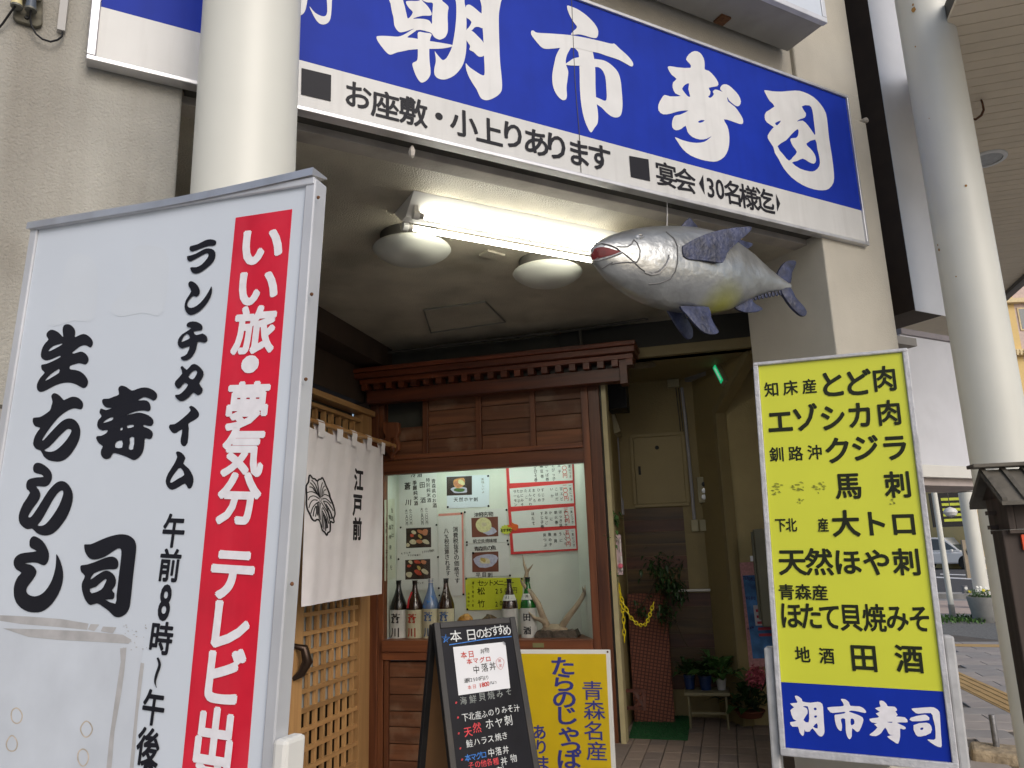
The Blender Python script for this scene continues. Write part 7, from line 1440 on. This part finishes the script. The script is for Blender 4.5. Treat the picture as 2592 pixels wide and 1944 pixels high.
# ---------------------------------------------------------------- cars
carw = mat('car_white', (.78, .79, .8), .25, var=.01, coat=.6); cglass = mat('car_glass', (.10, .13, .15), .08, spec=.9); tyre = mat('tyre', (.015, .015, .015), .8); rimm = mat('wheel_rim', (.45, .45, .46), .3, metal=.8); lampm = mat('headlamp', (.6, .62, .65), .1, metal=.3)
def car(px, py, yaw, lab, suv=False, stripe=False):
    q = Vector((*gp(px, py), 0)); L, Wc, Hc = (4.5, 1.75, 1.75 if suv else 1.45); Fc = Fr(q, yaw)
    Fc.n = Vector((-Fc.u.y, Fc.u.x, 0)) if Vector((-Fc.u.y, Fc.u.x, 0)).dot(CAM - q) > 0 else Vector((Fc.u.y, -Fc.u.x, 0))
    t = thing('parked_car', lab, 'car', q, 'white cars on the street')
    hb_ = .95 if suv else .85
    low = [(-.49, .3), (-.5, .55), (-.485, hb_ * .9), (-.3, hb_), (.33, hb_ * .98), (.46, hb_ * .84), (.5, .62), (.495, .3)]
    prof_ = [(x * L, y) for x, y in low]
    obj('body', MB().prism(Fc, prof_, -Wc, 0), carw, t, bev=.09)
    cab_ = [(-.42, hb_ - .02), (-.36, Hc - .02), (-.05, Hc), (.08, Hc - .04), (.27, hb_ - .02)] if suv else [(-.36, hb_ - .02), (-.24, Hc - .02), (-.02, Hc), (.06, Hc - .04), (.24, hb_ - .02)]
    obj('cabin', MB().prism(Fc, [(x * L, y) for x, y in cab_], -Wc + .14, -.14), carw, t, bev=.07)
    cx_ = sum(x for x, y in cab_) / 5 * L; cy_2 = sum(y for x, y in cab_) / 5
    wn = [(cx_ + (x * L - cx_) * .86, cy_2 + (y - cy_2) * .74) for x, y in cab_]
    obj('side_window', MB().prism(Fc, wn, -.15, -.128), cglass, t); obj('side_window', MB().prism(Fc, wn, -Wc + .128, -Wc + .15), cglass, t)
    obj('windscreen', MB().add([Fc.w(x * L + .02, y + .012, w) for x, y, w in ((cab_[3][0], Hc - .1, -.26), (cab_[3][0], Hc - .1, -Wc + .26), (cab_[4][0] - .02, hb_ + .06, -Wc + .18), (cab_[4][0] - .02, hb_ + .06, -.18))], [(0, 1, 2, 3)]), cglass, t)
    obj('bumper', MB().box(Fc, .485 * L, .515 * L, .28, .5, -Wc + .08, -.08), ma['black'] if suv else carw, t, bev=.03); obj('grille', MB().box(Fc, .49 * L, .508 * L, .55, .68, -Wc + .5, -.5), ma['black'], t)
    for w_ in (-.32, -Wc + .1): obj('headlight', MB().box(Fc, .485 * L, .507 * L, .6, .74, w_, w_ + .24), lampm, t, bev=.02)
    for w_ in (-.04, -Wc + .02): obj('mirror', MB().box(Fc, .17 * L, .17 * L + .1, hb_, hb_ + .13, min(w_, w_ + .16), w_ + .16), carw, t, bev=.02)
    for x in (-.31, .32):
        for w_ in (-.2, -Wc + .0):
            c_ = Fc.w(x * L, .32, w_); wh = obj('wheel', MB().lathe(c_, [(.2, .0), (.32, .0), (.34, .03), (.34, .18), (.32, .21), (.2, .21)], 24, Fc.n), tyre, t, smooth=True); obj('rim', MB().lathe(c_, [(.02, .19), (.19, .18), (.21, .205), (.02, .206)], 20, Fc.n), rimm, wh, smooth=True)
        obj('wheel_arch', MB().lathe(Fc.w(x * L, .36, -.01), [(.39, 0), (.39, .012), (.3, .013)], 24, Fc.n), ma['black'], t, smooth=True)
    if stripe: obj('stripe', MB().box(Fc, -.48 * L, .47 * L, .40, .52, .001, .008), mat('stripe_green', (.0, .28, .2), .4), t)
    return t
car(2379, 1442, 146, 'white off road vehicle half hidden behind the slim pole', suv=True)
car(2492, 1436, 200, 'white taxi with a green side stripe behind the far column', stripe=True)

# ---------------------------------------------------------------- far trees, shops, hotel
def tree(px, py, h, r, lab, seed):
    q = Vector((*gp(px, py), 0)); rr_ = random.Random(seed); t = thing('street_tree', lab, 'tree', q, 'trees across the road')
    obj('trunk', MB().tube([q, q + Vector((.05, 0, h * .35)), q + Vector((-.05, 0, h * .7))], [.12, .08, .05], 8), mat('bark', (.10, .075, .05), .9) if 'bark' not in bpy.data.materials else bpy.data.materials['bark'], t, smooth=True)
    for k in range(4): a = k * 1.6; obj('limb', MB().tube([q + Vector((0, 0, h * (.4 + .08 * k))), q + Vector((math.cos(a) * r * .6, math.sin(a) * r * .6, h * (.6 + .08 * k)))], [.05, .02], 6), bpy.data.materials['bark'], t)
    mb = MB(); cl = [(Vector((rr_.uniform(-1, 1) * r * .7, rr_.uniform(-1, 1) * r * .7, h * rr_.uniform(.42, .95))), rr_.uniform(.25, .5) * r) for _ in range(14)]
    for c_, cr in cl:
        for i in range(110): d = Vector((rr_.gauss(0, 1), rr_.gauss(0, 1), rr_.gauss(0, .7))).normalized() * cr * rr_.uniform(.5, 1.05); leaf(mb, q + c_ + d, Vector((rr_.uniform(-1, 1), rr_.uniform(-1, 1), rr_.uniform(-.4, .6))), .2, .07)
    obj('crown', mb, bpy.data.materials['leaf_street'], t, kind='stuff')
tree(2412, 1424, 5.6, 1.5, 'small green street tree behind the white vehicles', 2)
tree(2368, 1418, 3.4, .9, 'green street tree at the left edge of the far road', 5)
def building(lab, px0, px1, dist, h, m, dep=8, yaw=None, floors=4, cols=5, wm=None, name='building', win=True, corn=None):
    a = ray(px0, 1380); b = ray(px1, 1380); A_ = CAM + a * (dist / a.y); B_ = CAM + b * (dist / b.y); A_.z = B_.z = 0
    Fb = Fr(A_, None, u=(B_ - A_) if yaw is None else Vector((math.sin(R(yaw)), math.cos(R(yaw)), 0)), v=(0, 0, 1)); Lw = (B_ - A_).length
    t = thing(name, lab, 'building', A_); obj('wall', MB().box(Fb, 0, Lw, 0, h, -dep, 0), m, t)
    if win:
        fh = h / floors; cw = Lw / cols
        for i in range(floors):
            for j in range(cols):
                u, v = j * cw + cw * .28, i * fh + fh * .35
                w_ = obj('window', MB().box(Fb, u, u + cw * .5, v, v + fh * .45, .001, .06), corn or ma['metalwhite'], t); obj('pane', MB().box(Fb, u + .08, u + cw * .5 - .08, v + .08, v + fh * .45 - .08, .061, .07), wm or cglass, w_)
            if corn: obj('cornice', MB().box(Fb, -.1, Lw + .1, (i + 1) * fh - .35, (i + 1) * fh - .1, .001, .35), corn, t)
    return t, Fb, Lw
hy = mat('hotel_yellow', (.72, .52, .22), .8, var=.04); hc_ = mat('hotel_cornice', (.72, .58, .34), .8); hp = mat('hotel_pink', (.60, .47, .42), .8)
t, Fb, Lw = building('yellow hotel building with cornices and small windows beyond the canopy edge', 2470, 2860, 42, 27, hy, floors=9, cols=6, corn=hc_, name='hotel')
for j in range(6): obj('pink_bay', MB().box(Fb, Lw / 6 * j + Lw / 6 * .2, Lw / 6 * j + Lw / 6 * .86, 9.4, 26, .0, .0008), hp, t)
for i in range(40): obj('dentil', MB().box(Fb, .1 + i * Lw / 40, .1 + i * Lw / 40 + Lw / 80, 11.55, 11.85, .01, .4), hc_, t)
building('pale far shop building behind the street trees', 2290, 2440, 62, 9, mat('far_wall', (.62, .60, .56), .8), floors=3, cols=7, name='far_building')
building('brown far shopfront between the slim pole and the far column', 2425, 2500, 55, 7, mat('far_brown', (.5, .45, .38), .8), floors=3, cols=4, name='far_building')
q = ray(2403, 1290); p = CAM + q * (30 / q.y); FSn = Fr(p, 96); t = thing('far_sign', 'dark far sign with yellow lettering under the arcade', 'sign', p); obj('board', MB().box(FSn, -.65, .65, -.65, .65, -.1, 0), ma['black'], t)
mb = MB()
for i in range(5): obj('text_row', MB().box(FSn, -.25, .5, .35 - .2 * i, .45 - .2 * i, .001, .006), mat('far_yellow', (.5, .55, .05), .7) if i == 0 else bpy.data.materials['far_yellow'], t)
q = ray(2404, 1283 + 0); p = CAM + ray(2404, 1284 + 0) * (24 / ray(2404, 1284).y); t = thing('globe_lamp', 'small white oval lamp hanging below the dark far sign', 'light', p - Vector((0, 0, .0))); obj('globe', MB().lathe(p + Vector((0, 0, -.15)), [(.01, -.16), (.15, -.1), (.2, 0), (.15, .1), (.01, .16)], 20), ma['metalwhite'], t, smooth=True); obj('rod', MB().tube([p, Vector((p.x, p.y, 4.5))], .012, 6), ma['darkchan'], t)
q = ray(2362, 1222); p = CAM + q * (16 / q.y); FSn = Fr(p, 98); t = thing('far_sign', 'small grey hanging sign with a blue lower edge above the slim pole', 'sign', p); obj('board', MB().box(FSn, -.3, .18, -.08, .1, -.06, 0), mat('sign_greyblue', (.45, .47, .5), .5), t); obj('edge', MB().box(FSn, -.3, .18, -.1, -.081, -.06, .002), ma['signblue'], t)

# ---------------------------------------------------------------- wooden lantern post
lw_ = wood('lantern_wood', (.035, .024, .019), (.085, .060, .048), rough=.7); lr_ = wood('lantern_roof', (.07, .062, .05), (.15, .135, .11), yaw=60, rough=.8)
dq = ray(2560, 1340); P = CAM + dq * (3.25 / math.hypot(dq.x, dq.y)); FLn = Fr((P.x, P.y, 0), 101)
ln = thing('lantern_post', 'dark brown wooden lantern post with a small battened roof, at the right edge', 'lantern post', (P.x, P.y, 0))
gu = lambda x, y, w=0.: FLn.uv(x, y, w)
uPl = gu(2562, 1500)[0]; zP = gu(2540, 1342)[1]; zb0 = gu(2520, 1330)[1]; zb1 = gu(2520, 1268)[1]; ubx = gu(2507, 1300)[0]
obj('post', MB().box(FLn, uPl, uPl + .20, 0, zP, -.09, 0), lw_, ln, bev=.004)
uL2 = gu(2543, 1300)[0]
obj('house_side', MB().box(FLn, uL2, uL2 + .022, zP + .002, zb1 + .02, -.15, .02), lw_, ln, bev=.002)
obj('house_side', MB().box(FLn, uL2 + .30, uL2 + .322, zP + .002, zb1 + .02, -.15, .02), lw_, ln, bev=.002)
obj('house_front_post', MB().box(FLn, uL2 + .023, uL2 + .08, zP + .002, zb1 + .02, -.0, .018), lw_, ln, bev=.002)
for v in (zP + .02, (zP + zb1) / 2 + .01, zb1 + .0): obj('rail', MB().box(FLn, uL2 + .081, uL2 + .299, v - .009, v + .009, 0, .018), lw_, ln, bev=.002)
for v in (zP + .012, (zP + zb1) / 2 + .012): obj('rail_end', MB().box(FLn, uL2 - .026, uL2 - .0005, v - .007, v + .007, -.1, -.07), lw_, ln)
obj('floor_plate', MB().box(FLn, uL2, uL2 + .322, zP - .012, zP + .001, -.15, .02), lw_, ln)
rz = gu(2490, 1216)[1]; ez = gu(2456, 1288, .0)[1]; ua = uL2 - .035; ub2 = uL2 + .40; wm_ = -.065; hw_ = .15; rz = zb1 + .115; ez = zb1 - .005
for sg_ in (1, -1):
    obj('roof_slope', MB().add([FLn.w(u, v, wm_ + w * sg_) for u in (ua, ub2) for v, w in ((rz, .0), (ez, hw_), (ez - .014, hw_), (rz - .018, .0))], [(0, 1, 2, 3), (4, 5, 6, 7), (0, 1, 5, 4), (1, 2, 6, 5), (2, 3, 7, 6), (3, 0, 4, 7)]), lr_, ln)
    for k in range(7):
        u = ua + .01 + (ub2 - ua - .03) * k / 6; obj('batten', MB().add([FLn.w(uu, v, wm_ + w * sg_) for uu in (u - .008, u + .008) for v, w in ((rz + .011, .0), (ez + .011, hw_ + .002), (ez + .0005, hw_ + .002), (rz + .0005, .0))], [(0, 1, 2, 3), (4, 5, 6, 7), (0, 1, 5, 4), (1, 2, 6, 5), (2, 3, 7, 6), (3, 0, 4, 7)]), lr_, ln)
obj('ridge_cap', MB().box(FLn, ua - .03, ub2 + .02, rz + .008, rz + .022, wm_ - .035, wm_ + .035), lr_, ln, bev=.003)
obj('gable_beam', MB().prism(Fr(FLn.w(uL2 + .01, 0, 0), None, u=-FLn.n, v=(0, 0, 1)), [(-wm_ - hw_ * .8, zb1 + .01), (-wm_ + hw_ * .8, zb1 + .01), (-wm_, rz - .02)], 0, .01), lw_, ln)
q0 = gu(2585, 1353, .012); obj('red_plaque', MB().box(FLn, q0[0], q0[0] + .12, gu(2588, 1392)[1], q0[1], .002, .012), mat('plaque_red', (.75, .08, .02), .5), ln)
